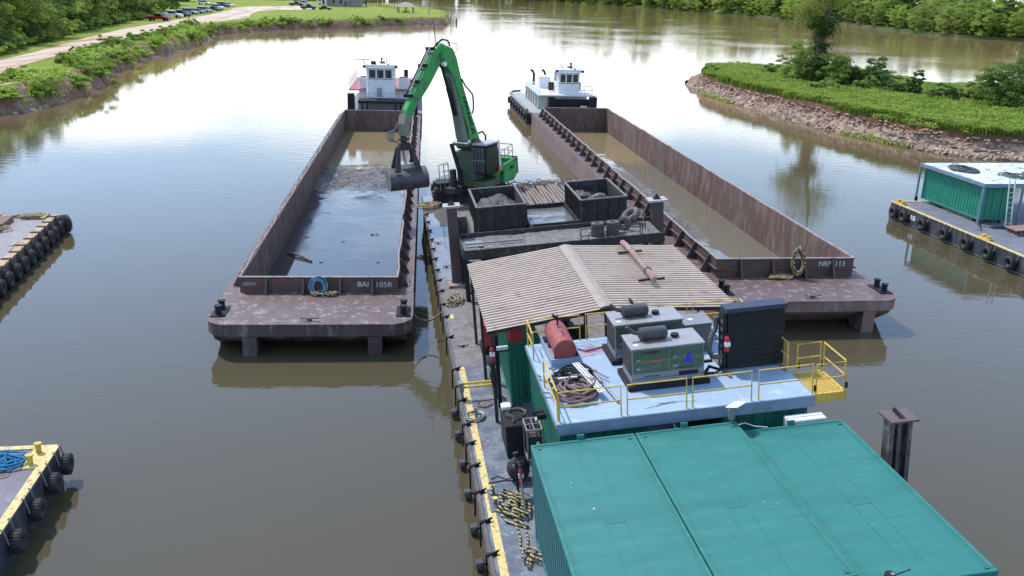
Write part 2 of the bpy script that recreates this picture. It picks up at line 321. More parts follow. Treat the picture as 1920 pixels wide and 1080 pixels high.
# ---------------------------------------------------------------- hopper barges
def rounded_bow(u0, u1, v0, v1, r):             # deck outline of the bow, rounded at the two outer corners
    p = [(u0, v1)]
    for i in range(7): a = math.pi + math.pi / 2 * i / 6; p.append((u0 + r + r * math.cos(a), v0 + r + r * math.sin(a)))
    for i in range(7): a = 1.5 * math.pi + math.pi / 2 * i / 6; p.append((u1 - r + r * math.cos(a), v0 + r + r * math.sin(a)))
    p.append((u1, v1)); return p
def hopper_barge(F, label, zd, zc, L, W, side, bow, hullm, deckm, nbr, rail, group='hopper barges'):
    t = thing('hopper_barge', label, 'barge', F, group=group)
    u0, u1 = -side, W + side; v0 = bow; v1 = L + 2.6; gt = .52
    d = MB(); d.prism(rounded_bow(u0, u1, v0, 0, .9), zd - .02, zd)
    d.box(u0, -.0, 0, L, zd - .02, zd); d.box(W, u1, 0, L, zd - .02, zd); d.box(u0, u1, L, v1, zd - .02, zd); d.build('deck', deckm, t)
    h = MB(); h.prism(rounded_bow(u0, u1, v0, 0, .9), zd - gt, zd - .02)
    for a, b in ((u0, 0), (W, u1)): h.box(a, b, 0, L, zd - gt, zd - .02); h.box(a + (.02 if a < 0 else 0), b - (0 if a < 0 else .02), 0, L, -1, zd - gt)
    h.box(u0, u1, L, v1, zd - gt, zd - .02); h.prism([(L, zd - gt), (L, -1), (v1 - 1.5, -1), (v1 - .1, .2), (v1 - .1, zd - gt)], u0 + .03, u1 - .03, 'x')
    h.prism([(v0 + .35, zd - gt), (v0 + .6, zd - gt - .3), (v0 + 2.7, -.6), (.2, -1), (.2, zd - gt)], u0 + .25, u1 - .25, 'x')
    h.tube([(p[0], p[1], zd - .03) for p in rounded_bow(u0 - .0, u1 + .0, v0, 0, .9)], .045, 5)
    h.build('hull', hullm, t, bevel=.02)
    for s in (1.0, W - .75):                     # headlog legs under the bow
        k = MB(); k.prism([(v0 + .04, zd - gt), (v0 + .05, -.12), (v0 + 1.0, -.12), (v0 + 2.2, zd - gt)], s - .28, s + .28, 'x'); k.build('bow_leg', hullm, t, bevel=.02)
    th = .06; wl = MB()
    wl.box(0, th, 0, L, -.6, zc); wl.box(W - th, W, 0, L, -.6, zc); wl.box(th, W - th, L - th, L, -.6, zc); wl.box(th, W - th, 0, th, -.6, zc)
    sg = random.Random(int(zd * 100))
    for i in range(24): v = .5 + i * 2.2; wl.box(th, th + .008, v, v + .035, 0, zc - .02); wl.box(W - th - .008, W - th, v, v + .035, 0, zc - .02)
    for zz in (.75, 1.5): wl.box(th, th + .006, .1, L - .1, zz, zz + .025); wl.box(W - th - .006, W - th, .1, L - .1, zz, zz + .025)
    wl.build('cargo_hopper', m_wallr, t)
    # the outside of the coaming is grimy plate
    oc = MB(); oc.box(-.012, -.002, -.012, L, zd, zc - .02); oc.box(W + .002, W + .012, -.012, L, zd, zc - .02); oc.box(-.002, W + .002, -.014, -.002, zd, zc - .02); oc.build('coaming', m_walld, t)
    rm = MB()
    def wav(a, b, fx, n=40):
        return [(fx + (.06 * math.sin(i * 1.7) * math.sin(i * .6) + .03 * math.sin(i * 3.1)), a + (b - a) * i / n, zc + .01) for i in range(n + 1)]
    rm.tube(wav(-.03, L, -.02), .045, 6); rm.tube(wav(-.03, L, W + .02), .045, 6); rm.box(-.03, W + .03, -.07, .05, zc, zc + .045); rm.box(0, W, L - .04, L + .05, zc, zc + .045)
    rm.build('rim', m_rim, t)
    if rail:
        ra = MB(); zr = zd + (zc - zd) * .45; ra.box(-.13, -.014, 0, L, zr, zr + .05); ra.box(W + .014, W + .13, 0, L, zr, zr + .05); ra.box(-.13, W + .13, -.13, -.016, zr, zr + .05); ra.build('coaming_shelf', m_brkt, t)
    b0 = None
    def br(u, v, rz):
        nonlocal b0
        if b0 is None:
            k = MB(); k.prism([(0, zc - .04), (.13, zc - .04), (.46, zd), (0, zd)], -.035, .035, 'y'); k.box(-.0, .46, -.06, .06, zd, zd + .015); b0 = k.build('bracket', m_brkt, t); o = b0
        else: o = b0.copy(); col.objects.link(o); o.parent = t
        o.location = (u, v, .004); o.rotation_euler = (0, 0, rz)
    for i in range(nbr):
        v = .9 + i * (L - 1.6) / (nbr - 1); br(W + .014, v, 0); br(-.014, v, math.pi)
    for k in (1.1, 2.62, 4.15, 5.5): br(k * W / 6.54, -.016, -math.pi / 2)
    for u, v, rz in ((-.33, bow + 1.45, .0), (W + .33, bow + 1.4, 0)):
        o = bitt_mb().build('mooring_bitt', m_black, t, smooth=True); o.location = (u, v, zd + .002)
    o = cleat_mb(.7).build('cleat', m_brkt, t); o.location = (W * .5, v0 + .38, zd)
    for i in range(7):
        o = cleat_mb(.4).build('deck_cleat', m_brkt, t); o.location = (W + side * .72, 1.5 + i * 7.3, zd); o.rotation_euler = (0, 0, 1.57)
    return t
B1 = hopper_barge(FB1, 'purple-brown hopper barge marked BAI 105R with the crane grab over its load', 1.32, 1.98, 53.1, 6.54, .69, -3.9, m_hull, m_deckr, 27, False)
text('lettering', 'BAI', .31, m_wtext, B1, (4.86, -.03, 1.58), sx=1.1, bold=.008); text('lettering', '105R', .31, m_wtext, B1, (5.6, -.03, 1.56), sx=1.15, bold=.004)
text('lettering', 'HDW', .22, m_wtext, B1, (.1, -.022, 1.62))
B2 = hopper_barge(FB2, 'reddish hopper barge marked NRP 113 with shallow muddy water in its hold', 1.5, 2.34, 53.1, 6.54, .69, -3.5, m_hull2, m_deckr, 25, True)
text('lettering', 'NRP', .34, m_wtext, B2, (4.85, -.03, 1.98), sx=.95, bold=.008); text('lettering', '113', .34, m_wtext, B2, (5.62, -.03, 1.98), sx=1.05, bold=.008); text('lettering', 'CO', .3, mat('rust_orange_letter', (.32, .12, .05), None, .8), B2, (.1, -.022, 1.95))
# slurry
def slurry_mat(name, v1, v2, v3, kind):
    def bld(t, b, src, colr):
        L = t.links.new; sp = t.nodes.new('ShaderNodeSeparateXYZ'); L(src, sp.inputs[0])
        def nz(sc, det=5, ro=.6):
            n = t.nodes.new('ShaderNodeTexNoise'); n.inputs['Scale'].default_value = sc; n.inputs['Detail'].default_value = det; n.inputs['Roughness'].default_value = ro; L(src, n.inputs['Vector']); return n.outputs[0]
        def mth(op, a, b2, cl=False):
            n = t.nodes.new('ShaderNodeMath'); n.operation = op; n.use_clamp = cl
            for i, v in enumerate((a, b2)):
                if isinstance(v, (int, float)): n.inputs[i].default_value = v
                else: L(v, n.inputs[i])
            return n.outputs[0]
        def mr(x, a, c, lo=0, hi=1):
            n = t.nodes.new('ShaderNodeMapRange'); n.interpolation_type = 'SMOOTHSTEP'; L(x, n.inputs[0]); n.inputs[1].default_value = a; n.inputs[2].default_value = c; n.inputs[3].default_value = lo; n.inputs[4].default_value = hi; return n.outputs[0]
        vv = mth('ADD', sp.outputs[1], mth('MULTIPLY', mth('SUBTRACT', nz(.35, 4), .5), 7.))
        if kind == 1:
            far = mr(vv, v3, v3 + .8); clump = mth('MULTIPLY', mr(vv, v2, v2 + 3), mr(vv, v3 + 1, v3)); rip = mr(vv, v1, v1 + 2)
        else:
            far = mr(vv, v3, v3 + 4); lf = mr(mth('ADD', sp.outputs[0], mth('MULTIPLY', nz(.5), 3.)), 5.4, 3.9); clump = mth('MULTIPLY', mth('MULTIPLY', mr(vv, v2, v2 + 3), mr(vv, v3 + 1, v3 - 6)), lf); rip = clump
        nf = mr(nz(1.3, 8, .75), .40, .54)
        rough_m = mth('MULTIPLY', clump, nf)
        c1 = t.nodes.new('ShaderNodeMix'); c1.data_type = 'RGBA'; c1.inputs[6].default_value = (.05, .05, .05, 1) if kind == 1 else (.15, .135, .10, 1); c1.inputs[7].default_value = (.25, .19, .10, 1); L(far, c1.inputs[0])
        c2 = t.nodes.new('ShaderNodeMix'); c2.data_type = 'RGBA'; L(rough_m, c2.inputs[0]); L(c1.outputs[2], c2.inputs[6]); c2.inputs[7].default_value = (.15, .13, .115, 1)
        L(c2.outputs[2], b.inputs['Base Color'])
        L(mr(rough_m, 0, 1, .04, .55), b.inputs['Roughness']); b.inputs['IOR'].default_value = 1.42
        h = mth('ADD', mth('MULTIPLY', mth('MULTIPLY', nz(4.5, 6, .7), mth('MULTIPLY', mr(rip, 0, 1, .02, 1), mr(nz(.25, 3), .4, .62, .25, 1))), mr(far, 0, 1, .014, .003)), mth('MULTIPLY', mth('MULTIPLY', nz(6, 6, .7), rough_m), .12))
        bp = t.nodes.new('ShaderNodeBump'); bp.inputs['Distance'].default_value = 1.; bp.inputs['Strength'].default_value = 1; L(h, bp.inputs['Height']); L(bp.outputs[0], b.inputs['Normal'])
    return mat(name, (.1, .1, .1), build=bld)
def slurry(F, name, label, m, kind, cat, seed):
    X, Y = np.meshgrid(np.arange(.06, 6.49, .16), np.arange(.07, 53.04, .16))
    X[:, -1] = 6.47; Y[-1, :] = 53.02
    Z = np.full_like(X, .06); n = vnoise(X, Y, .5, seed, 5); n2 = vnoise(X, Y, 1.6, seed + 1, 3)
    if kind == 1: cz = np.clip((Y - 22) / 3, 0, 1) * np.clip((36 - Y) / 3, 0, 1); Z += cz * np.clip(n - .42, 0, 1) * .9 * n2
    else: cz = np.clip((3.6 - X) / 1.2, 0, 1) * np.clip((Y - 6) / 4, 0, 1) * np.clip((44 - Y) / 8, 0, 1); Z += cz * np.clip(n - .5, 0, 1) * .8 * n2
    o = grid_mesh(name, m, X, Y, Z, F=F); return tag(o, label, cat, kind='stuff')
slurry(FB1, 'mud_slurry', 'grey liquid mud and brown water filling the BAI 105R barge', slurry_mat('barge_slurry', 9., 25.5, 33.5, 1), 1, 'mud', 3)
slurry(FB2, 'bilge_water', 'shallow brown water and silt on the floor of the NRP 113 barge', slurry_mat('barge_bilge', 8., 11., 34., 2), 2, 'mud', 9)
# white scrape marks and clods on barge 1
def clods(name, label, F, spots, m, cat='mud', seed=1, r=.12):
    g = random.Random(seed); mb = MB()
    for (u, v, z, s) in spots:
        for k in range(7):
            T = Matrix.Translation((u + g.uniform(-s, s), v + g.uniform(-s, s), z + g.uniform(0, .05))) @ Matrix.Rotation(g.uniform(0, 6), 4, 'Z') @ Matrix.Diagonal((g.uniform(.6, 1.5), g.uniform(.5, 1), g.uniform(.35, .8), 1))
            mb.cyl((0, 0, -r * .4), (0, 0, r * .5), r, r * .45, 6, T=T)
    return tag(mb.build(name, m, F=F), label, cat, kind='stuff')
clods('mud_clods', 'dark clods poking out of the liquid mud in the left barge', FB1, [(1.2, 13.5, .04, .2), (4.9, 14.2, .04, .25), (1.6, 19.5, .04, .2), (2.4, 8.6, .03, .06), (5.3, 8.6, .03, .05), (3.2, 12.6, .03, .05)], m_mudd, r=.09)
bl = MB(); bl.tube([(.5, 10.2, .12), (1.0, 9.7, .2), (1.5, 9.2, .16), (1.9, 8.7, .1)], .06, 6); bl.tube([(1.0, 9.5, .1), (1.7, 9.2, .12)], .04, 5); tag(bl.build('driftwood_branch', m_wood, F=FB1), 'dead branch lying in the mud near the front of the left barge', 'branch')
def salt(name, label, F, zd, strokes, m):
    mb = MB()
    for pts, wd in strokes:
        for a, b in zip(pts[:-1], pts[1:]):
            d = Vector((b[0] - a[0], b[1] - a[1], 0)); n = Vector((-d.y, d.x, 0)).normalized() * wd
            A = Vector((a[0], a[1], zd)); B = Vector((b[0], b[1], zd)); mb.add([A - n, B - n * .7, B + n * .7, A + n], [(0, 1, 2, 3)])
    return mb
m_chalk = mat('pale_scrape', (.46, .42, .42), (.3, .26, .26), .7, scale=8)
rope_pile('hose_coil', 'pale blue hose coil hung over the front coaming of the left barge', FB1, (0, 0, 0), .3, .36, .025, 6, .12, 4, m_cablue, cat='hose').matrix_world = FB1 @ Matrix.Translation((3.25, -.13, 1.62)) @ Matrix.Rotation(R_(80), 4, 'X')
rope_pile('mooring_rope', 'small yellow and black rope heap right under the pale blue hose coil', FB1, (3.5, -.45, 1.36), .5, .16, .03, 5, .3, 8)
rope_pile('mooring_rope', 'bulky yellow and black rope coil hung over the front of the right barge', FB2, (0, 0, 0), .27, .55, .05, 7, .12, 14).matrix_world = FB2 @ Matrix.Translation((3.72, -.22, 2.28)) @ Matrix.Rotation(R_(82), 4, 'X')
rope_pile('mooring_rope', 'dark rope heap on the deck beside the hung yellow coil of the right barge', FB2, (2.9, -.4, 1.54), .38, .12, .03, 5, .3, 18, m=m_ropey)
# line from the left barge to the work barge
rl = MB(); P0 = FB1 @ Vector((6.9, -2.6, 1.6)); P1 = FW @ Vector((.35, 60.4, .12))
pts = [P0.lerp(P1, i / 16) + Vector((0, 0, -.75 * math.sin(math.pi * i / 16))) for i in range(17)]; rl.tube(pts, .04, 6); tag(rl.build('mooring_line', m_rope, smooth=True), 'slack yellow and black line from the left barge bollard to the work barge', 'rope')
# ---------------------------------------------------------------- towboats
def railing(mb, pts, h, r=.02, mid=True, post=True):
    pts = [Vector(p) for p in pts]; up = Vector((0, 0, h))
    mb.tube([p + up for p in pts], r, 5)
    if mid: mb.tube([p + up * .52 for p in pts], r * .8, 5)
    if post:
        for p in pts: mb.cyl(p, p + up, r, n=6)
def towboat(F, v0, label, kind):
    t = thing('towboat', label, 'towboat', F, (0, v0, 0), group='towboats pushing the barges')
    if kind == 1:
        h = MB(); h.prism([(-.3, .2), (.1, 0), (6.9, 0), (7.3, .2), (7.3, 17), (6.6, 18.5), (.4, 18.5), (-.3, 17)], -.6, 1.25); h.build('hull', m_black, t, bevel=.05)
        d = MB(); d.prism([(-.3, .2), (.1, 0), (6.9, 0), (7.3, .2), (7.3, 17), (6.6, 18.5), (.4, 18.5), (-.3, 17)], 1.254, 1.30); d.build('deck', mat('grey_boat_deck', (.22, .22, .24), None, .7), t)
        ks = [(.05, .7), (6.25, 6.92)]; kz = 3.2
        ho = MB(); ho.box(.9, 6.3, 4.0, 15.5, 1.3, 3.1); ho.build('deckhouse', m_white, t, bevel=.03)
        rd = MB(); rd.box(-.1, 7.1, 3.6, 16.5, 3.1, 3.22); rd.build('upper_deck', m_redd, t)
        pu0, pu1, pv, pz0, pz1 = 1.86, 4.46, 2.6, 2.5, 5.45
        fr = MB(); fr.box(1.0, 5.9, .5, 2.6, 2.2, 2.45)
        for u in (1.4, 1.9, 4.7, 5.2): fr.box(u - .07, u + .07, .6, .75, 1.3, 2.2)
        fr.build('walkway_bridge', m_black, t)
        fw = MB(); fw.box(.9, 6.3, 2.3, 2.5, 1.3, 2.2); fw.build('front_bulkhead', mat('violet_grey_paint', (.3, .3, .36), None, .6), t)
    else:
        h = MB(); h.prism([(-.9, 1.4), (.4, 0), (6.4, 0), (7.2, 1.2), (7.2, 16), (6, 19), (.6, 19.5), (-.5, 18.5), (-.9, 16)], -.6, 1.2); h.build('hull', m_black, t, bevel=.05)
        g = MB(); g.prism([(-.7, 1.6), (.5, .2), (6.3, .2), (7., 1.4), (7., 15.8), (5.9, 18.7), (.7, 19.2), (-.3, 18.2), (-.7, 16)], 1.204, 1.25); g.build('deck', mat('pale_boat_deck', (.4, .41, .4), (.3, .3, .3), .7), t)
        ks = [(1.1, 1.8), (5.45, 6.15)]; kz = 3.05
        ho = MB(); ho.box(.65, 6.0, 4.2, 14.2, 1.25, 2.9); ho.build('deckhouse', mat('greenish_white', (.55, .6, .56), None, .6), t, bevel=.03)
        rd = MB(); rd.box(.4, 6.4, 1.6, 14.6, 2.9, 3.02); rd.build('upper_deck', m_white, t)
        for i in range(5):
            o = MB().box(.61, .648, 4.8 + i * 1.9, 5.7 + i * 1.9, 1.4, 2.5).build('doorway', m_glass, t)
        pu0, pu1, pv, pz0, pz1 = 2.62, 4.76, 2.7, 3.02, 5.2
        fw = MB(); fw.box(1.8, 5.45, .5, .7, 1.25, 2.75); fw.build('front_bulkhead', m_black, t)
        o = MB().box(4.6, 5.3, .46, .497, 1.5, 2.1).build('front_window', m_white, t)
        for k in range(7):
            o = MB().torus((0, 0, 0), .3, .13, 'x', 14, 6).build('side_tyre', m_rubber, t, smooth=True); o.location = (-.98, 2.5 + k * 2.3, .75)
        gw = MB(); gw.tube([(-.8, 1.6 + i, 1.45) for i in range(16)] + [(-.3, 18.4, 1.5), (.7, 19.2, 1.5)], .16, 6); gw.build('guard_rail', mat('grey_guard', (.3, .3, .32), (.16, .16, .17), .7), t)
    for a, b in ks:
        k = MB(); k.prism([(-.35, -.3), (-.35, kz), (.5, kz), (.9, 1.2), (.9, -.3)], a, b, 'x')
        for i in range(8): k.box(a + .04, b - .04, -.40, -.355, .2 + i * .36, .42 + i * .36)
        k.build('push_knee', m_black, t)
    zw = pz1 - .95
    pm = MB(); q = .25
    pm.prism([(pu0, pv), (pu1, pv), (pu1 + .15, pv + .5), (pu1 + .15, pv + 2.6), (pu0 - .15, pv + 2.6), (pu0 - .15, pv + .5)], pz0, pz1); ph = pm.build('pilothouse', m_white, t, bevel=.02)
    W3 = (pu1 - pu0)
    for i in range(3):
        a = pu0 + W3 * (.07 + .31 * i); b = a + W3 * .24
        fr_ = MB(); fr_.box(a - .04, b + .04, pv - .025, pv - .002, zw - .04, zw + .82); fo = fr_.build('window', m_white, ph)
        MB().box(a, b, pv - .04, pv - .027, zw, zw + .78).build('pane', m_glass, ph)
    for s in (0, 1):
        u = pu0 - .16 if s == 0 else pu1 + .152; MB().box(u, u + .012, pv + .75, pv + 1.3, zw, zw + .75).build('side_window', m_glass, ph); MB().box(u, u + .012, pv + 1.5, pv + 2.1, zw, zw + .75).build('side_window', m_glass, ph)
    rf = MB(); rf.box(pu0 - .35, pu1 + .35, pv - .3, pv + 2.8, pz1, pz1 + .1); rf.box(pu0 - .2, pu1 + .2, pv - .15, pv + 2.6, pz1 + .1, pz1 + .35); rf.build('pilothouse_roof', m_white, t, bevel=.03)
    zt = pz1 + .35
    mast = MB(); mast.cyl((pu0 + 1.4, pv + 1.2, zt), (pu0 + 1.4, pv + 1.2, zt + .55), .05, n=8); mast.box(pu0 + 1.3, pu0 + 1.5, pv + 1.1, pv + 1.3, zt + .4, zt + .62); mast.build('mast', m_black, t)
    if kind == 1:
        ra = MB(); ra.cyl((pu0 - .2, pv + 1.5, zt - .3), (pu0 - .5, pv + 1.5, zt + .35), .05, n=6); ra.box(pu0 - 1.3, pu0 + .2, pv + 1.4, pv + 1.52, zt + .34, zt + .42, Matrix.Identity(4)); ra.build('radar_scanner', m_galv, t)
        o = MB().box(pu0 + .4, pu0 + .85, pv + .2, pv + .6, zt, zt + .3).build('air_conditioner', m_black, t)
        MB().prism([(pu0 + .92, pz0 + .12), (pu0 + 1.45, pz0 + .12), (pu0 + 1.45, pz0 + .9), (pu0 + 1.3, pz0 + 1.05), (pu0 + 1.07, pz0 + 1.05), (pu0 + .92, pz0 + .9)], pv - .03, pv - .002, 'y').build('front_door', mat('grey_door', (.3, .31, .33), None, .6), ph)
        for a, b, c in ((.95, 1.7, 3.24), (4.95, 6.0, 3.24)):
            bx = MB(); bx.box(a, b, 4.2, 5.3, c, c + 1.15); o = bx.build('deck_locker', m_white, t, bevel=.03); MB().box(a + .1, b - .1, 4.3, 5.2, c + 1.151, c + 1.2).build('locker_vent', m_black, t)
        rr = MB(); railing(rr, [(-.1, 3.7 + i * 1.3, 3.22) for i in range(10)], .95); railing(rr, [(7.1, 3.7 + i * 1.3, 3.22) for i in range(10)], .95); rr.build('railing', m_black, t)
        r2 = MB(); railing(r2, [(1.1 + i * .8, .55, 2.45) for i in range(7)], .75, .018); r2.build('front_railing', m_galv, t)
        st = MB(); st.cyl((1.6, 9, 3.2), (1.6, 9, 5.0), .22, n=12); st.cyl((5.6, 9, 3.2), (5.6, 9, 4.8), .22, n=12); st.build('exhaust_stack', m_black, t)
    else:
        MB().box(1.4, 2.6, 8.0, 9.8, 3.02, 4.3).build('funnel_casing', m_white, t, bevel=.04)
        for u in (1.3, 2.6):
            st = MB(); st.tube([(u, 12, 3.0), (u, 12, 4.2), (u - .1, 12.3, 4.5), (u - .25, 12.6, 4.6)], .14, 10); st.build('exhaust_stack', m_black, t)
        rr = MB(); railing(rr, [(.45, 1.7 + i * 1.15, 3.02) for i in range(12)], .8, .03); railing(rr, [(6.35, 1.7 + i * 1.15, 3.02) for i in range(12)], .85, .03); railing(rr, [(2. + i * .8, 1.7, 3.14) for i in range(6)], .8, .03); rr.build('railing', m_white, t)
        MB().cyl((2.2, 5.2, 3.14), (2.2, 5.2, 4.0), .3, n=10).build('deck_winch', m_dark, t); MB().box(4.8, 5.6, 6., 7, 3.14, 3.9).build('deck_locker', m_dark, t)
        wc = MB(); wc.torus((3.8, .6, 2.2), .28, .1, 'y', 14, 6); wc.build('bow_tyre', m_rubber, t)
    for i_, (ux, hh) in enumerate(((pu0 + .35, .5), (pu0 + .6, .35), (pu1 - .7, .6), (pu1 - .35, .4))): MB().cyl((ux, pv + .9, zt), (ux, pv + .9, zt + hh), .03, n=6).build('aerial', m_black, t)
    MB().cyl((pu1 - .5, pv + .3, zt), (pu1 - .5, pv - .1, zt + .06), .05, .1, 8).build('horn', m_galv, t); MB().box(pu0 + 1.2, pu0 + 1.7, pv + 1.6, pv + 2.2, zt, zt + .22).build('roof_hatch', m_galv, t)
    MB().box(pu0 - .02, pu1 + .02, pv - .02, pv - .004, zw - .14, zw - .09).build('window_sill', m_black, ph)
    for i_ in range(3): MB().box(pu0 + W3 * (.07 + .31 * i_) + .1, pu0 + W3 * (.07 + .31 * i_) + .115, pv - .05, pv - .041, zw + .1, zw + .6).build('wiper', m_galv, ph)
    lf_ = MB(); lf_.torus((pu1 + .3, pv + 1.2, pz0 + .8), .22, .05, 'x', 14, 6); lf_.build('life_ring', mat('orange_ring', (.6, .15, .03), None, .6), t)
    for i_ in range(4): MB().box(1.4 + i_ * 1.2, 2.0 + i_ * 1.2, 14.6 + (.91 if kind == 1 else -.4 + .01), 14.6 + (.93 if kind == 1 else -.4 + .03), 1.9, 2.5).build('port_window', m_glass, t)
    dk = MB(); dk.cyl((3.5, 15.9, 1.3), (3.5, 15.9, 1.75), .25, n=12); dk.cyl((3.5, 15.9, 1.75), (3.5, 15.9, 1.8), .33, n=12); dk.build('capstan', m_black, t)
    for u in (pu0 - .3, pu1 + .3):
        l = MB(); l.cyl((u, pv + .0, zt - .2), (u, pv - .25, zt - .18), .13, .16, 10); l.cyl((u, pv + .1, zt - .35), (u, pv + .1, zt - .2), .04, n=6); l.build('searchlight', m_black, t)
    return t
towboat(FB1, 56.3, 'white towboat with faded red upper deck behind the left barge', 1)
towboat(FB2, 56.5, 'all-white towboat with black push knees behind the right barge', 2)
# ---------------------------------------------------------------- the work barge
def deck_build(t, b, src, colr):
    L = t.links.new; sp = t.nodes.new('ShaderNodeSeparateXYZ'); L(src, sp.inputs[0])
    def nz(sc, det=6, ro=.65):
        n = t.nodes.new('ShaderNodeTexNoise'); n.inputs['Scale'].default_value = sc; n.inputs['Detail'].default_value = det; n.inputs['Roughness'].default_value = ro; L(src, n.inputs['Vector']); return n.outputs[0]
    def mr(x, a, c, lo=0, hi=1):
        n = t.nodes.new('ShaderNodeMapRange'); n.interpolation_type = 'SMOOTHSTEP'; L(x, n.inputs[0]); n.inputs[1].default_value = a; n.inputs[2].default_value = c; n.inputs[3].default_value = lo; n.inputs[4].default_value = hi; return n.outputs[0]
    def mx(f, a, c):
        n = t.nodes.new('ShaderNodeMix'); n.data_type = 'RGBA'; L(f, n.inputs[0])
        for i, v in ((6, a), (7, c)):
            if isinstance(v, tuple): n.inputs[i].default_value = (*v, 1)
            else: L(v, n.inputs[i])
        return n.outputs[2]
    def mth(op, a, b2):
        n = t.nodes.new('ShaderNodeMath'); n.operation = op
        for i, v in enumerate((a, b2)):
            if isinstance(v, (int, float)): n.inputs[i].default_value = v
            else: L(v, n.inputs[i])
        return n.outputs[0]
    paint = mx(mr(nz(1.5), .4, .6), (.075, .095, .13), (.15, .17, .205))
    paint = mx(mr(nz(5, 8, .75), .56, .68), paint, (.34, .37, .42)); paint = mx(mr(nz(.8), .6, .68), paint, (.20, .09, .10))
    mud = mx(mr(nz(2.5), .4, .62), (.185, .165, .15), (.12, .11, .10)); mud = mx(mr(nz(9, 4, .7), .60, .66), mud, (.035, .035, .04))
    vv = mth('ADD', sp.outputs[1], mth('MULTIPLY', mth('SUBTRACT', nz(1.), .5), 3.)); mudf = mr(vv, 53.3, 54.3)
    L(mx(mudf, paint, mud), b.inputs['Base Color'])
    uu = mth('ADD', sp.outputs[0], mth('MULTIPLY', mth('SUBTRACT', nz(.7), .5), 1.2))
    wet = mth('MULTIPLY', mr(vv, 62.5, 65), mr(uu, 1.6, 1.0)); wet = mth('MAXIMUM', wet, mth('MULTIPLY', mr(nz(.6), .52, .6), .5))
    L(mr(wet, 0, 1, .62, .05), b.inputs['Roughness'])
    bp = t.nodes.new('ShaderNodeBump'); bp.inputs['Strength'].default_value = 1; bp.inputs['Distance'].default_value = .03; L(mth('MULTIPLY', nz(7), mr(wet, 0, .6, .8, .04)), bp.inputs['Height']); L(bp.outputs[0], b.inputs['Normal'])
m_wdeck = mat('worn_blue_grey_deck', (.1, .1, .1), build=deck_build)
m_wside = mat('dark_barge_side', (.06, .065, .085), (.10, .085, .075), .6, scale=.9, stain=(.15, .11, .08), samt=.4, sscale=2)
WB = thing('work_barge', 'long work barge with mud-streaked blue-grey deck carrying the dredging plant', 'barge', FW)
MB().box(0, 9.9, 33, 80.2, -2.6, -.02).build('hull', m_wside, WB, bevel=.05)
MB().box(.015, 9.885, 33.02, 80.18, -.018, .0).build('deck', m_wdeck, WB)
ed = MB(); ed.tube([(.0, 33 + i, -.02) for i in range(48)], .06, 6); ed.tube([(.0, 33 + i, -.45) for i in range(48)], .05, 6); ed.box(-.05, .02, 33, 80, -.3, -.2); ed.build('rub_rail', m_wside, WB)
ys = MB(); ys.box(.13, .33, 34, 53.8, .0, .004); ys.box(.12, .34, 58.6, 59.1, .0, .004); ys.build('yellow_stripe', m_yelp, WB)
for i, v in enumerate((41.2, 42.7, 44.1, 45.5, 46.9, 48.2, 49.4, 51.1, 52.2, 53.6, 56.6, 58.8, 60.3, 62, 63.5, 65, 66.8, 68.5, 70.2, 72, 73.8, 75.5)):
    k = MB(); k.box(-.12, .16, v - .05, v + .05, .002, .06); k.tube([(.12, v, .06), (.2, v + .03, .09), (.05, v - .04, .08), (-.1, v, .02), (-.12, v, -.3), (-.14, v + .03, -.7)], .028, 5); k.build('chain_lug', m_black, WB)
for v in (36.5, 38.2, 40., 43.9, 45.5, 47.3, 49., 50.9, 52.5):
    k = MB(); k.box(-.3, -.1, v - .13, v + .1, -1.18, -.94); k.box(-.26, -.0, v - .06, v, -1.08, -1.0); k.cyl((-.2, v - .16, -1.05), (-.2, v + .13, -1.05), .08, n=10); k.build('fender_block', mat('fender_block_black', (.03, .035, .05), (.05, .06, .08), .5), WB, bevel=.02)
mhm = mat('rusted_plate', (.14, .09, .075), (.2, .17, .16), .7, scale=6)
k = MB(); k.cyl((.72, 50.7, .004), (.72, 50.7, .03), .17, n=20); k.torus((.72, 50.7, .03), .24, .02, n=24, k=6); k.cyl((.72, 50.7, .03), (.72, 50.7, .05), .05, n=8); k.build('manhole_cover', mhm, WB)
bt = MB(); bt.box(.22, .5, 44.5, 45.6, .004, .03)
for v in (44.75, 45.35): bt.cyl((.36, v, .03), (.36, v, .24), .05, .045, 12)
bt.build('double_bollard', mat('bollard_blue_grey', (.1, .13, .18), (.08, .1, .13), .6), WB); k = MB()
for v in (44.75, 45.35): k.cyl((.36, v, .242), (.36, v, .27), .07, n=14)
k.build('bollard_cap', m_yelp, WB)
# spuds: tall square piles with a plate on top
def spud(F, loc, sz, z0, z1, label, F2=None):
    t = thing('spud_pile', label, 'spud pile', F, loc, group='steel spud piles')
    s = MB(); s.box(-sz, sz, -sz, sz, z0, z1 - .18); s.build('shaft', mat('brown_spud_steel', (.10, .055, .045), (.065, .045, .042), .6, scale=1.5, stain=(.05, .05, .06), samt=.4, streak=True), t, bevel=.02)
    c = MB(); c.box(-sz * 1.7, sz * 1.7, -sz * 1.5, sz * 1.5, z1 - .18, z1 - .1); c.build('cap_plate', mat('pale_cap_steel', (.42, .41, .40), (.3, .28, .26), .6, scale=6), t)
    p = MB(); p.add([(-sz * .7, -sz * .7, z1 - .1), (sz * .7, -sz * .7, z1 - .1), (0, sz * .2, z1 + .13), (sz * .7, sz * .7, z1 - .1), (-sz * .7, sz * .7, z1 - .1)], [(0, 1, 2), (1, 3, 2), (3, 4, 2), (4, 0, 2), (0, 4, 3, 1)]); p.build('lifting_peak', m_black, t)
    return t
spud(FW, (.82, 62.9, 0), .215, -3, 3.66, 'tall brown spud pile with a white cap at the left edge of the work barge')
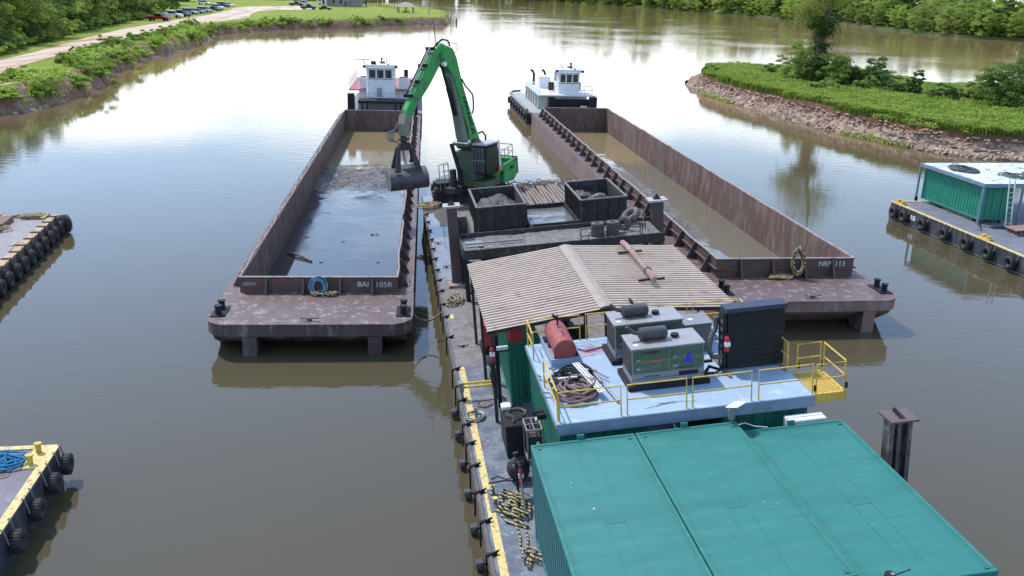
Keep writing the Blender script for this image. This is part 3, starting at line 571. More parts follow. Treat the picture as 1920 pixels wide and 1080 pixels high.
cl = MB(); cl.box(.45, 1.2, 62.3, 62.66, 0, .12); cl.box(.4, .58, 62.3, 63.5, 0, .1); cl.box(1.07, 1.25, 62.3, 63.5, 0, .1); cl.box(.4, 1.25, 63.16, 63.5, 0, .12); tag(cl.build('spud_collar', mat('pinkish_deck_steel', (.3, .22, .2), None, .7), F=FW), 'low steel collar round the foot of the left spud pile', 'collar')
spud(FW, (9.72, 62.5, 0), .24, -3, 3.22, 'shorter dark spud pile with a pale cap against the right barge')
t = thing('channel_pile', 'open-sided brown steel pile with flat cap standing in the water right of the teal containers', 'pile', FW, (9.28, 41.6, 0))
s = MB()
for a, b in ((-.26, -.16), (-.08, .0), (.16, .26)): s.box(a, b, -.16, .16, -5, 3.0)
s.box(-.16, -.08, .02, .08, -5, 3.0); s.box(0, .16, .02, .08, -5, 3.0); s.build('shaft', mat('black_brown_pile', (.05, .04, .04), (.10, .09, .085), .6, scale=2, streak=True, stain=(.2, .18, .17), samt=.3), t)
s = MB(); s.box(-.33, .33, -.3, .3, 3.0, 3.05); s.build('cap_plate', mat('red_brown_plate', (.13, .085, .085), (.1, .07, .07), .6), t); s = MB(); s.add([(-.07, -.2, 3.05), (.07, -.2, 3.05), (.02, .26, 3.05), (-.02, .26, 3.05), (0, .2, 3.16)], [(0, 1, 4), (1, 2, 4), (2, 3, 4), (3, 0, 4)]); s.build('lifting_peak', m_black, t)
# ---------------------------------------------------------------- shipping containers
def corrug(mb, p0, p1, z0, z1, depth=.035, pitch=.28, side=1):       # corrugated sheet wall between two ground points
    p0 = Vector(p0); p1 = Vector(p1); d = p1 - p0; Ln = d.length; d.normalize(); n = Vector((-d.y, d.x)) * side; k = max(1, int(Ln / pitch)); pt = Ln / k; prof = []
    for i in range(k):
        for f, h in ((0, 0), (.25, 0), (.4, 1), (.75, 1), (.9, 0)): prof.append(p0 + d * (i + f) * pt + n * h * depth)
    prof.append(p1); vs = [(p.x, p.y, z0) for p in prof] + [(p.x, p.y, z1) for p in prof]; m = len(prof)
    mb.add(vs, [(i, i + 1, i + 1 + m, i + m) for i in range(m - 1)])
def container(F, loc, rz, W, L, H, mw, mr_, label, group=None, doors=True, seams=False, z0=0.):
    t = thing('shipping_container', label, 'container', F, loc, rz, group)
    w_ = MB(); e = .09
    corrug(w_, (.05, .06), (.05, L - .06), .12, H - .1, side=1); corrug(w_, (W - .05, .06), (W - .05, L - .06), .12, H - .1, side=-1); corrug(w_, (.06, L - .05), (W - .06, L - .05), .12, H - .1, side=-1)
    w_.build('side_wall', mw, t)
    fr = MB()
    for x in (0, W - .1):
        for y in (0, L - .1): fr.box(x, x + .1, y, y + .1, 0, H)
    for x in (0, W - .08):
        fr.box(x, x + .08, .1, L - .1, 0, .12); fr.box(x, x + .08, .1, L - .1, H - .1, H)
    for y in (0, L - .08): fr.box(.1, W - .1, y, y + .08, 0, .12); fr.box(.1, W - .1, y, y + .08, H - .1, H)
    fr.build('frame', mr_, t, bevel=.012)
    r = MB(); r.box(.082, W - .082, .082, L - .082, H - .06, H - .022); r.build('roof', mr_, t)
    if seams:
        m_seam = mat('dark_teal_seam', (.025, .15, .15), None, .7); s = MB()
        for x in (W * .40, W * .56): s.box(x - .006, x + .006, .1, L - .1, H - .021, H - .017)
        s.box(.13, .14, .1, L - .1, H - .021, H - .017); s.box(W - .14, W - .13, .1, L - .1, H - .021, H - .017); s.box(.1, W - .1, L - .15, L - .14, H - .021, H - .017)
        s.box(W * .40, W * .56, L * .42, L * .42 + .012, H - .0215, H - .0165); s.build('roof_seam', m_seam, t)
        c = MB()
        for x in (.13, W - .2):
            for y in (.1, L - .24): c.prism([(x, y), (x + .09, y), (x + .045, y + .12)], H - .022, H + .0)
        c.build('corner_gusset', mat('dark_teal_gusset', (.02, .13, .12), None, .7), t)
        l = MB(); l.box(W * .45, W * .52, L, L + .05, H - .12, H + .1); l.build('lifting_lug', mr_, t)
    if doors:
        for a, b in ((.1, W / 2 - .01), (W / 2 + .01, W - .1)):
            d = MB(); d.box(a, b, .02, .05, .13, H - .11)
            for k in range(1, 4): d.box(a + .1, b - .1, .008, .02, .13 + (H - .25) * k / 4 - .03, .13 + (H - .25) * k / 4)
            do = d.build('door', mw, t)
            lb = MB()
            for x in (a + (b - a) * .3, a + (b - a) * .7): lb.cyl((x, -.01, .13), (x, -.01, H - .11), .018, n=6)
            lb.build('lock_bar', mr_, do)
    return t
C1 = container(FW, (1.13, 37.02, 0), 0, 2.44, 6., 2.6, m_tealw, m_teal, 'left one of the three teal containers, its long side wall in view', 'teal containers in the foreground', True, True)
C2 = container(FW, (3.6, 37.02, 0), 0, 2.44, 6., 2.6, m_tealw, m_teal, 'middle teal container with the white dish antenna at its far corner', 'teal containers in the foreground', True, True)
C3 = container(FW, (6.15, 36.85, 0), 0, 2.44, 6., 2.42, m_tealw, m_teal, 'right one of the three teal containers, its roof a step lower', 'teal containers in the foreground', True, True)
for c_, sp_ in ((C1, ((.6, 4.2, .02), (.85, 3.1, .035))), (C2, ((1.75, 2.6, .015), (2.0, 2.5, .012))), (C3, ((1.0, 1.8, .012),))):
    k = MB()
    for x, y, r in sp_: k.cyl((x, y, 2.578 if c_ is not C3 else 2.398), (x + r * .3, y - r * .4, 2.583 if c_ is not C3 else 2.403), r, r * .7, 7)
    k.build('white_spot', m_white, c_)
# dish antenna
t = thing('dish_antenna', 'flat white square dish antenna tilted on a short pole behind the teal containers', 'antenna', FW, (6.03, 43.05, 2.3))
T = Matrix.Translation((0, -.05, .72)) @ Matrix.Rotation(R_(-14), 4, 'X') @ Matrix.Rotation(R_(-10), 4, 'Y') @ Matrix.Rotation(R_(36), 4, 'Z'); MB().box(-.2, .2, -.17, .17, 0, .03, T).build('panel', mat('antenna_white', (.86, .86, .88), None, .35), t, bevel=.01)
k = MB(); k.cyl((-.1, 0, -.2), (-.1, 0, .65), .03, n=8); k.box(-.17, -.03, -.04, .04, .35, .6); k.build('pole', m_galv, t)
k = MB(); k.tube([(-.08, .0, .3), (.05, -.05, .2), (.2, -.1, .26), (.4, -.2, .2), (.7, -.25, .16)], .012, 5); k.build('cable', m_white, t)
MB().box(7.35, 8.3, 43.0, 43.34, 2.1, 2.42).build('cabinet', m_white, F=FW, bevel=.02); tag(bpy.data.objects['cabinet'], 'low white cabinet behind the far edge of the lowest teal roof', 'cabinet')
t = thing('roof_fan', 'small round black vent with a thin rod on the lower teal roof', 'vent', FW, (6.62, 37.0, 2.42)); MB().cyl((0, 0, 0), (0, 0, .13), .1, .1, 16).build('drum', m_black, t); MB().cyl((-.36, -.12, .08), (.42, .08, .1), .012, n=5).build('rod', m_black, t); MB().cyl((.03, -.03, .131), (.03, -.03, .15), .04, n=10).build('cap', m_galv, t)
# ---------------------------------------------------------------- green container block with the pale blue roof deck
ub, vb, Wb, Lb, hb = 1.854, 43.5, 6.30, 4.95, 2.8
GC1 = container(FW, (ub + .06, vb + .15, 0), 0, 2.2, 4.75, 2.55, m_green, m_green, 'left green container under the pale blue roof deck', 'green containers under the blue deck')
GC3 = container(FW, (ub + 4.1, vb + .15, 0), 0, 2.15, 4.75, 2.55, m_green, m_green, 'right green container under the pale blue roof deck', 'green containers under the blue deck')
text('stencil', 'CLIMATE\n40FT', .1, mat('olive_stencil', (.2, .32, .12), None, .8), container(FW, (1.55, 50.5, 0), 0, 1.02, 3.2, 2.1, m_green, m_green, 'narrow dark green container with stencilled double doors below the tan roof'), (.58, -.02, 1.35), sx=.7)
t = thing('roof_deck', 'pale blue steel roof deck carrying the two generators and the red tank', 'roof deck', FW)
MB().box(ub, ub + Wb, vb, vb + Lb, hb - .06, hb).build('deck_plate', m_bluer, t)
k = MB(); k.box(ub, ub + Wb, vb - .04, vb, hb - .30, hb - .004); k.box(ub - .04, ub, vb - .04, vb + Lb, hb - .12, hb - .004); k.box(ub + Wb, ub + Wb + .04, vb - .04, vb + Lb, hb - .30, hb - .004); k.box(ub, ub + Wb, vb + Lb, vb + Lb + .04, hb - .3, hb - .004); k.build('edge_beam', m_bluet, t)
def stain_sheet(name, F, cx, cy, z, n, s, m, seed):
    g = random.Random(seed); mb = MB()
    for i in range(n):
        x = cx + g.gauss(0, s[0]); y = cy + g.gauss(0, s[1]); a = g.uniform(-.4, .4); l = g.uniform(.05, .28); w_ = g.uniform(.006, .022)
        dx, dy = math.cos(a) * l, math.sin(a) * l; mb.add([(x - dx, y - dy - w_, z), (x + dx, y + dy - w_, z), (x + dx, y + dy + w_, z), (x - dx, y - dy + w_, z)], [(0, 1, 2, 3)])
    return mb
stain_sheet('s', FW, 3.55, 47.6, hb + .004, 46, (.2, .16), None, 3).build('red_scuff', mat('red_scuff', (.45, .13, .17), (.5, .3, .36), .7, scale=12), t)
stain_sheet('s', FW, 4.6, 43.95, hb + .0045, 10, (.25, .1), None, 5).build('grey_scuff', m_bluet, t)
def rail_panel(mb, a, b, h=.78, r=.022):
    a = Vector(a); b = Vector(b); d = (b - a).normalized() * .04; a = a + d; b = b - d; u = Vector((0, 0, h)); mb.tube([a, a + u, b + u, b], r, 6); mb.cyl(a + u * .52, b + u * .52, r * .85, n=6)
def panels(name, label, seq, group='yellow railings round the blue roof deck'):
    t = thing(name, label, 'railing', FW, group=group)
    for a, b in seq: k = MB(); rail_panel(k, a, b); k.build('panel', m_yel, t)
z = hb
panels('railing', 'yellow pipe railing along the near edge of the blue deck', [((1.88, 43.56, z), (3.45, 43.56, z)), ((3.52, 43.56, z), (5.05, 43.56, z)), ((5.12, 43.56, z), (6.66, 43.56, z)), ((6.76, 43.56, z), (8.2, 43.56, z))])
panels('railing', 'yellow pipe railing down the left edge of the blue deck', [((1.9, 43.6, z), (1.9, 45.6, z)), ((1.9, 47.3, z), (1.9, 48.4, z))])
panels('railing', 'yellow pipe railing along the far edge of the blue deck beside the tan roof', [((1.95, 48.4, z), (3.45, 48.4, z)), ((3.55, 48.4, z), (5.0, 48.4, z)), ((5.1, 48.4, z), (6.6, 48.4, z)), ((6.7, 48.4, z), (8.1, 48.4, z))])
panels('railing', 'yellow pipe railing down the right edge of the blue deck above the platform', [((8.12, 44.9, z), (8.12, 46.6, z)), ((8.12, 46.7, z), (8.12, 48.4, z))])
t = thing('access_platform', 'yellow grated platform with railings hanging off the right end of the blue deck', 'platform', FW)
g = MB()
for i in range(12): g.box(8.24 + i * .065, 8.28 + i * .065, 43.62, 44.8, hb - .12, hb - .05)
g.build('grating', m_yel, t); g = MB(); g.box(8.2, 9.02, 43.56, 43.62, hb - .26, hb - .03); g.box(8.2, 9.02, 44.8, 44.86, hb - .26, hb - .03); g.box(8.98, 9.03, 43.56, 44.86, hb - .26, hb - .03); g.build('frame', m_yel, t)
g = MB(); q = hb - .05; rail_panel(g, (8.22, 43.58, q), (9.02, 43.58, q), .8); rail_panel(g, (9.02, 43.6, q), (9.02, 44.84, q), .8); rail_panel(g, (9.0, 44.86, q), (8.3, 44.86, q), .8); g.build('guard_rail', m_yel, t)
g = MB()
for p in ((8.22, 43.55), (9.02, 43.55), (9.02, 44.86), (8.4, 44.9)): g.cyl((p[0], p[1], q + .12), (p[0], p[1], q + .26), .035, n=8)
g.build('post_sleeve', m_black, t)
# generators
def genset(loc, label, lettered, sz=1.):
    t = thing('generator', label, 'generator', FW, loc, group='silver generator sets on the blue deck'); t.scale = (1, .94, .85)
    b = MB(); b.box(-.12, 1.98, -.12, 1.18, 0, .16); b.build('skid', m_black, t, bevel=.01)
    b = MB(); b.box(.0, 1.86, 0, 1.05, .16, .3); b.build('base_tank', mat('blue_grey_base', (.15, .18, .23), (.25, .27, .3), .5, scale=5), t)
    b = MB(); b.box(0, 1.86, 0, 1.05, .303, 1.25); c = b.build('canopy', m_galv, t, bevel=.02)
    b = MB(); b.box(-.02, 1.88, -.02, 1.07, 1.252, 1.3); b.build('lid', mat('satin_lid', (.33, .34, .35), (.25, .25, .26), .42, metal=.35, scale=1.5, stain=(.34, .29, .25), samt=.2), t, bevel=.01)
    m_pan = mat('green_reflecting_panel', (.075, .12, .09), (.10, .13, .10), .22, metal=.55, scale=1.5, stain=(.24, .22, .15), samt=.2)
    for a, b2 in ((.03, .95), (.97, 1.83)):
        p = MB(); p.box(a, b2, -.012, -.001, .5, 1.22); po = p.build('side_door', m_pan, t)
        h = MB(); h.box(a + .08, a + .17, -.026, -.013, .92, .95); h.box(a + .08, a + .17, -.026, -.013, .64, .67); h.build('door_latch', m_steel, po)
    p = MB(); p.box(1.2, 1.7, -.014, -.002, .33, .45); p.build('air_inlet', m_black, t)
    p = MB(); p.box(-.014, -.002, .08, .97, .42, 1.18); p.build('end_grille', m_dark, t)
    p = MB(); p.cyl((.35, .55, 1.5), (1.0, .55, 1.5), .19, n=20); p.cyl((.3, .55, 1.5), (.35, .55, 1.5), .1, .19, 20); p.cyl((1.0, .55, 1.5), (1.04, .55, 1.5), .19, .12, 20)
    p.cyl((.85, .55, 1.3), (.85, .55, 1.48), .09, n=12); p.tube([(.32, .55, 1.52), (.2, .56, 1.55), (.08, .6, 1.66), (.02, .62, 1.74)], .055, 10); p.build('exhaust_silencer', mat('sooty_silencer', (.035, .037, .04), (.06, .06, .06), .6, scale=5), t, smooth=True)
    p = MB(); p.cyl((1.25, .55, 1.302), (1.25, .55, 1.34), .07, n=14); p.cyl((1.25, .55, 1.34), (1.25, .55, 1.41), .11, .1, 18); p.build('filler_cap', m_black, t)
    p = MB(); p.cyl((.16, .25, 1.302), (.16, .25, 1.306), .07, n=18); p.build('round_sticker', m_white, t); MB().box(.45, .47, .2, .9, 1.303, 1.33).build('lid_strip', m_steel, t)
    p = MB(); p.torus((1.9, .1, 1.0), .06, .012, 'x', 12, 5); p.torus((1.92, -.0, .3), .1, .02, 'x', 12, 5); p.build('lifting_ring', m_black, t)
    mblue = mat('blue_flame_paint', (.01, .03, .5), None, .5)
    p = MB(); p.prism([(1.33, .72), (1.57, .72), (1.55, .86), (1.5, .84), (1.47, 1.06), (1.41, 1.06), (1.40, .88), (1.34, .84)], -.0165, -.013, 'y'); p.build('flame_emblem', mblue, t)
    if lettered:
        text('lettering', 'LPi-E-88KW', .1, m_black, t, (.28, -.016, 1.11), sx=.85, bold=.003, depth=.001); text('lettering', 'KARDON', .11, mat('orange_lettering', (.42, .13, .05), None, .6), t, (.36, -.016, .82), sx=.9, bold=.004, depth=.001)
        text('lettering', '1-409 029 9602', .075, m_black, t, (.28, -.004, .36), sx=.85, bold=.002, depth=.001); text('lettering', 'LOUISIANA POWER', .05, m_black, t, (1.18, -.016, .56), sx=.85, bold=.002, depth=.001)
        MB().box(.05, 1.82, -.0135, -.0125, .86, .875).build('stripe', mat('ochre_stripe', (.3, .24, .1), None, .6), t)
    return t
genset((4.02, 44.85, hb), 'front silver generator with orange and blue marks and black silencer on top', True)
genset((4.0, 46.55, hb), 'rear silver generator half hidden behind the lettered one', False)
t = thing('junction_box', 'grey steel cabinet with a white sticker at the right end of the rear generator', 'cabinet', FW, (6.0, 46.9, hb)); MB().box(0, .78, 0, .75, 0, .72).build('body', mat('taupe_grey', (.2, .19, .19), (.15, .14, .14), .5), t, bevel=.01); MB().box(-.02, .8, -.03, .77, .722, .76).build('lid', m_galv, t); MB().cyl((.28, .35, .762), (.28, .35, .766), .08, n=6).build('sticker', m_white, t)
MB().box(4.0, 6.5, 46.0, 46.06, hb + .002, hb + .06).build('cable_tray', m_dark, F=FW); tag(bpy.data.objects['cable_tray'], 'low dark cable tray between the two generators', 'cable tray')
# red tank
t = thing('fuel_tank', 'faded red cylinder tank lying in a blue-grey tray on the blue deck', 'tank', FW, (2.28, 46.7, hb), R_(0))
k = MB(); k.box(0, .82, 0, 1.75, .02, .05); k.box(0, .03, 0, 1.75, .05, .24); k.box(.79, .82, 0, 1.75, .05, .24); k.box(.03, .79, 0, .03, .05, .24); k.box(.03, .79, 1.72, 1.75, .05, .24); k.box(-.08, .9, -.05, .0, 0, .05); k.build('drip_tray', mat('tray_blue_grey', (.2, .27, .38), (.26, .32, .42), .5), t)
k = MB(); k.cyl((.41, .1, .42), (.41, 1.65, .42), .31, n=30); k.build('tank_body', m_redt, t, smooth=True, bevel=.015); k = MB(); k.box(.15, .67, .3, .4, .05, .2); k.box(.15, .67, 1.3, 1.4, .05, .2); k.build('saddle', m_dark, t)
k = MB(); k.cyl((.41, 1.2, .7), (.41, 1.2, .98), .02, n=8); k.cyl((.41, 1.2, .95), (.28, 1.2, 1.05), .04, n=8); k.cyl((.45, 1.35, .7), (.45, 1.35, 1.0), .015, n=6); k.build('filler_pipe', m_black, t); k = MB(); k.cyl((.45, .5, .725), (.45, .5, .745), .03, n=10); k.cyl((.45, .7, .725), (.45, .7, .745), .025, n=10); k.build('bung', m_black, t)
# hose and scrap pile
k = MB()
for i in range(3): k.tube(loop_path((2.55 + .1 * i, 44.95 + .12 * i, hb + .03 + .05 * i), .42 - .04 * i, .5 - .05 * i, 4, .2, 30 + i, .1), .032, 7)
tag(k.build('hose_coil', m_hosep, F=FW, smooth=True), 'tangle of brownish hoses near the left corner of the blue deck', 'hose')
k = MB()
for i in range(3): k.tube(loop_path((2.5 + .14 * i, 45.7 + .12 * i, hb + .06), .3, .32, 3, .3, 60 + i, .12), .03, 6)
tag(k.build('hose_coil', m_black, F=FW, smooth=True), 'black hoses lying behind the brownish hose tangle', 'hose')
t = thing('perforated_rail', 'white perforated steel rail lying across the hose tangle', 'steel rail', FW, (3.02, 45.4, hb + .22), R_(9)); MB().box(-.09, .09, -.95, .95, 0, .03).build('strip', m_white, t); h0 = None
for i in range(18):
    for s in (-.045, .045):
        if h0 is None: h0 = MB().box(-.022, .022, -.025, .025, 0, .004).build('hole', m_black, t); o = h0
        else: o = h0.copy(); col.objects.link(o); o.parent = t
        o.location = (s, -.88 + i * .104, .0301)
g = random.Random(4)
for i, (a, b, r, mm, lb) in enumerate((((3.25, 46.2, .08), (3.5, 44.2, .04), .035, m_galv, 'long grey pipe right of the hose tangle'), ((2.1, 45.9, .1), (2.9, 46.35, .1), .03, m_dark, 'short dark bar behind the hose tangle'), ((3.1, 46.3, .16), (3.55, 45.5, .1), .022, m_bluet, 'thin blue-grey rod right of the perforated rail'), ((2.0, 44.35, .05), (3.0, 44.3, .05), .03, m_galv, 'grey bar along the near side of the hose tangle'), ((2.25, 45.55, .2), (2.75, 45.5, .22), .04, m_steel, 'bright short pipe on top of the black hoses'))):
    k = MB(); k.cyl((a[0], a[1], hb + a[2]), (b[0], b[1], hb + b[2]), r, n=8); tag(k.build('scrap_pipe', mm, F=FW), lb, 'pipe', 'scrap pipes on the blue deck')
k = MB()
for i in range(60):
    T = Matrix.Translation((2.5 + g.gauss(0, .32), 45.5 + g.gauss(0, .45), hb + g.uniform(.02, .14))) @ Matrix.Rotation(g.uniform(0, 6), 4, 'Z') @ Matrix.Rotation(g.uniform(-.6, .6), 4, 'X'); l = g.uniform(.04, .16); k.box(-l, l, -.03, .03, -.02, .02, T)
tag(k.build('scrap_metal', mat('scrap_brown', (.12, .1, .09), (.25, .23, .22), .6, scale=5), F=FW), 'small scrap and fittings among the hoses on the blue deck', 'scrap', kind='stuff')
k = MB(); k.tube([(3.1, 47.9, hb + .03), (3.4, 47.55, hb + .03), (4.0, 47.75, hb + .03), (5.0, 47.9, hb + .03)], .022, 6); tag(k.build('cable', m_bluet, F=FW, smooth=True), 'thin blue-grey cable running from the red tank to the generators', 'cable')
# radiator
t = thing('cooler_unit', 'tall black radiator cooler panel standing on the blue deck', 'radiator', FW, (6.66, 45.35, hb))
MB().box(0, 1.52, 0, .32, .05, 1.6).build('core', m_black, t, bevel=.01)
k = MB()
for i in range(9): k.box(.02, 1.5, -.015, -.001, .12 + i * .165, .13 + i * .165)
for i in range(12): k.cyl((.74 + .02 * (i % 2), -.012, .15 + i * .12), (.74 + .02 * (i % 2), -.022, .15 + i * .12), .018, n=6)
k.build('bolt_row', m_dark, t)
k = MB(); k.box(-.06, 1.58, -.05, .4, 1.602, 1.72); k.build('top_tank', mat('navy_black', (.02, .03, .06), (.03, .04, .07), .4), t, bevel=.01)
k = MB()
for i in range(6): k.cyl((-.1, .1, .25 + i * .22), (0, .1, .25 + i * .22), .035, n=8); k.box(-.13, -.09, .05, .15, .2 + i * .22, .3 + i * .22)
k.build('pipe_fitting', m_galv, t); k = MB(); k.box(-.12, -.04, -.02, .34, .05, 1.6); k.build('side_frame', m_black, t)
k = MB(); k.box(-.1, -.02, -.45, 1.2, 0, .06); k.box(1.4, 1.48, -.4, 1.1, 0, .06); k.build('skid_rail', m_tube, t)
k = MB(); k.tube([(-.2, .35, 1.4), (-.2, .33, 1.1), (-.38, .2, .9), (-.45, .1, .6), (-.38, .05, .42), (-.2, .05, .4), (-.1, .05, .42)], .07, 10); tag(k.build('coolant_hose', m_hose, F=FW @ Matrix.Translation((6.66, 45.35, hb)), smooth=True), 'fat grey bent hose at the left side of the black cooler', 'hose')
def extinguisher(F, loc, label):
    t = thing('fire_extinguisher', label, 'extinguisher', F, loc, group='fire extinguishers'); k = MB(); k.cyl((0, 0, 0), (0, 0, .36), .065, n=14); k.cyl((0, 0, .36), (0, 0, .42), .065, .03, 14); k.build('cylinder', m_red, t, smooth=True); MB().box(-.07, .07, -.07, .0, .14, .26).build('paper_label', m_white, t); k = MB(); k.box(-.03, .05, -.02, .02, .42, .48); k.tube([(.03, 0, .45), (.1, 0, .38), (.09, 0, .15)], .012, 5); k.build('valve', m_black, t)
extinguisher(FW, (6.6, 45.22, hb + .62), 'red fire extinguisher hung on the left side of the black cooler')
t = thing('pipe_manifold', 'pale elbowed pipes rising behind the junction box beside the black cooler', 'pipes', FW, (5.9, 48.0, hb - .3))
k = MB(); k.tube([(-.1, .2, 0), (.2, .4, .55), (.45, .5, .7), (.6, .4, .2)], .05, 8); k.build('pipe_run', m_galv, t, smooth=True); k = MB(); k.tube([(.85, .2, 0), (1.0, .6, .75), (1.35, .1, .5), (1.6, -.6, .35)], .055, 8); k.build('pipe_run', m_galv, t, smooth=True); k = MB(); k.cyl((1.05, -.5, .3), (1.25, -.5, .3), .13, n=14); k.cyl((1.15, -.5, .3), (1.15, -.5, .5), .06, n=8); k.build('valve_body', m_galv, t)
k = MB(); k.tube([(5.95, 45.1, hb + .06), (6.2, 45.4, hb + .16), (6.45, 45.25, hb + .1), (6.6, 45.6, hb + .2)], .045, 7); k.tube([(5.9, 45.3, hb + .05), (6.25, 45.1, hb + .1), (6.6, 45.3, hb + .12)], .03, 6); tag(k.build('cable_bundle', m_black, F=FW, smooth=True), 'black cable bundle on the deck between generator and cooler', 'cable')
# ---------------------------------------------------------------- tan corrugated canopy
t = thing('canopy_shelter', 'open shelter with a tan corrugated gable roof over the pump engines', 'shelter', FW)
uL, uR, v0, v1, zE, zR, um = .84, 8.43, 49.32, 55.9, 3.0, 3.36, 4.42
def roof_slope(name, ua, za, ubb, zb):
    n = 30; vs = []; fs = []; prof = []
    for i in range(n):
        for f, h in ((0, 0), (.5, 0), (.56, .045), (.94, .045)): prof.append((v0 + (v1 - v0) * (i + f) / n, h))
    prof.append((v1, 0)); m = len(prof)
    for (u, z) in ((ua, za), (ubb, zb)):
        for v, h in prof: vs.append((u, v, z + h))
    for (u, z) in ((ua, za), (ubb, zb)):
        for v, h in prof: vs.append((u, v, z + h - .02))
    fs = [(i, i + 1, i + 1 + m, i + m) for i in range(m - 1)] + [(i + 2 * m, i + m * 3, i + 1 + m * 3, i + 1 + 2 * m) for i in range(m - 1)]
    mb = MB(); mb.add(vs, fs); mb.build(name, m_tan, t)
roof_slope('roof_sheet', uL, zE, um, zR); roof_slope('roof_sheet', um, zR, uR, zE - .02)
k = MB(); k.add([(um - .22, v0 - .03, zR + .03), (um, v0 - .03, zR + .08), (um + .22, v0 - .03, zR + .03), (um - .22, v1 + .03, zR + .03), (um, v1 + .03, zR + .08), (um + .22, v1 + .03, zR + .03)], [(0, 1, 4, 3), (1, 2, 5, 4)]); o = k.build('ridge_cap', mat('ridge_tan', (.33, .27, .22), (.27, .22, .18), .55, scale=3), t)
k = MB()
for v in (v0 + .1, (v0 + v1) / 2, v1 - .12):
    for u in (uL + .12, um, uR - .15): k.box(u - .05, u + .05, v - .05, v + .05, 0, (zE if u != um else zR) - .1)
    k.prism([(uL, zE - .14), (um, zR - .14), (uR, zE - .16), (uR, zE - .06), (um, zR - .04), (uL, zE - .04)], v - .05, v + .05, 'y')
for u in (uL + .07, uR - .17): k.box(u, u + .1, v0, v1, zE - .16, zE - .06)
k.build('steel_frame', m_dark, t)
t = thing('exhaust_pipe', 'pinkish-brown exhaust pipe lying along the right slope of the tan roof', 'pipe', FW)
k = MB(); k.tube([(6.85, 56.6, 2.5), (6.8, 56.3, 2.95), (6.55, 55.9, 3.3), (6.5, 55.0, 3.42), (6.40, 52.6, 3.5), (6.36, 51.3, 3.5), (6.36, 51.1, 3.46)], .1, 14); k.build('pipe', m_tube, t, smooth=True); k = MB(); k.torus((6.38, 51.9, 3.5), .115, .015, 'y', 18, 6); k.build('clamp', m_dark, t)
MB().box(5.95, 6.8, 51.4, 51.48, 3.33, 3.39).build('bracket', m_black, t); MB().box(6.1, 6.95, 54.7, 54.79, 3.26, 3.32).build('bracket', m_black, t)
k = MB(); k.box(5.2, 5.26, 49.5, 49.8, 3.2, 3.42); tag(k.build('roof_bracket', m_black, F=FW), 'small black bracket at the near edge of the tan roof', 'bracket')
# engines under the canopy
def engine(loc, label, m1, rz=0):
    t = thing('pump_engine', label, 'engine', FW, loc, rz, 'engines under the tan roof'); k = MB(); k.box(0, 1.7, 0, .9, 0, .25); k.build('skid', m_black, t)
    k = MB(); k.box(.1, 1.1, .1, .8, .25, 1.1); k.cyl((1.1, .45, .7), (1.5, .45, .7), .35, n=18); k.build('block', m1, t, bevel=.04); k = MB(); k.cyl((.3, .45, 1.1), (.3, .45, 1.7), .1, n=10); k.cyl((.7, .3, 1.1), (.7, .3, 1.4), .18, n=14); k.build('air_filter', m_black, t)
engine((1.0, 53.9, .3), 'red engine under the left end of the tan roof', m_red)
engine((3.0, 50.0, 0), 'dark engine under the tan roof behind the railing', m_dark); engine((3.2, 53.5, 0), 'pump engine deep under the tan roof', m_dark); engine((6.0, 51., 0), 'engine at the right under the tan roof', m_dark)
k = MB(); k.box(1.6, 2.0, 50.42, 50.8, 2.12, 2.62); tag(k.build('red_box', m_red, F=FW, bevel=.02), 'bright red box on top of the narrow green container below the tan roof', 'box')
extinguisher(FW, (.92, 49.05, 2.2), 'red fire extinguisher hung on the near left post of the tan shelter')
k = MB(); g = random.Random(5)
for i in range(9): k.tube([(.92 + g.uniform(-.1, .1), 49.1 + g.uniform(-.1, .1), 2.1), (.95 + g.uniform(-.12, .1), 49.1 + g.uniform(-.1, .1), 1.7), (.97 + g.uniform(-.08, .1), 49.1, 1.2 + g.uniform(-.2, .2))], .025, 5)
tag(k.build('hanging_straps', m_dark, F=FW), 'bunch of dark straps and ropes hanging on the near left post of the shelter', 'straps')
t = thing('floodlight', 'pale rectangular floodlight below the near left corner of the tan roof', 'floodlight', FW, (1.22, 49.05, 2.5)); MB().box(-.16, .16, -.05, .05, 0, .1).build('lamp_head', mat('pale_lamp', (.45, .55, .48), None, .4), t); MB().box(-.19, .19, -.03, .09, -.06, -.002).build('housing', m_black, t)
t = thing('wall_light', 'black twin floodlight on the left green container wall', 'floodlight', FW, (ub, 45.4, 2.05)); k = MB(); k.box(-.22, .02, -.14, .0, .0, .14); k.box(-.26, -.02, .02, .18, .05, .16); k.build('lamp_head', m_black, t, bevel=.01); MB().box(-.28, -.225, -.1, -.03, -.06, .02).build('lens', m_white, t)
# ---------------------------------------------------------------- grit platform on legs
t = thing('grit_platform', 'raised steel platform covered in grey grit behind the tan roof', 'platform', FW)
k = MB(); k.box(1.05, 9.4, 60.45, 62.6, 2.0, 2.04); k.build('floor', m_dark, t)
k = MB(); k.box(1.0, 9.45, 60.38, 60.45, 1.8, 2.2); k.box(1.0, 9.45, 62.6, 62.67, 1.8, 2.3); k.box(1.0, 1.06, 60.45, 62.6, 1.8, 2.26); k.build('edge_beam', m_dark, t, bevel=.01)
k = MB()
for u in (1.1, 3.8, 6.4, 9.2):
    for v in (60.5, 62.5): k.box(u - .09, u + .09, v - .09, v + .09, 0, 1.8)
for a, b in ((1.1, 3.8), (3.8, 6.4), (6.4, 9.2)): k.cyl((a, 60.45, .3), (b, 60.45, 1.75), .06, n=6); k.cyl((a, 60.45, 1.75), (b, 60.45, .3), .06, n=6)
k.build('leg_frame', m_black, t)
X, Y = np.meshgrid(np.arange(1.08, 9.38, .06), np.arange(60.47, 62.58, .06)); nn = vnoise(X, Y, .9, 5, 5); n3 = vnoise(X, Y, 5, 6, 3)
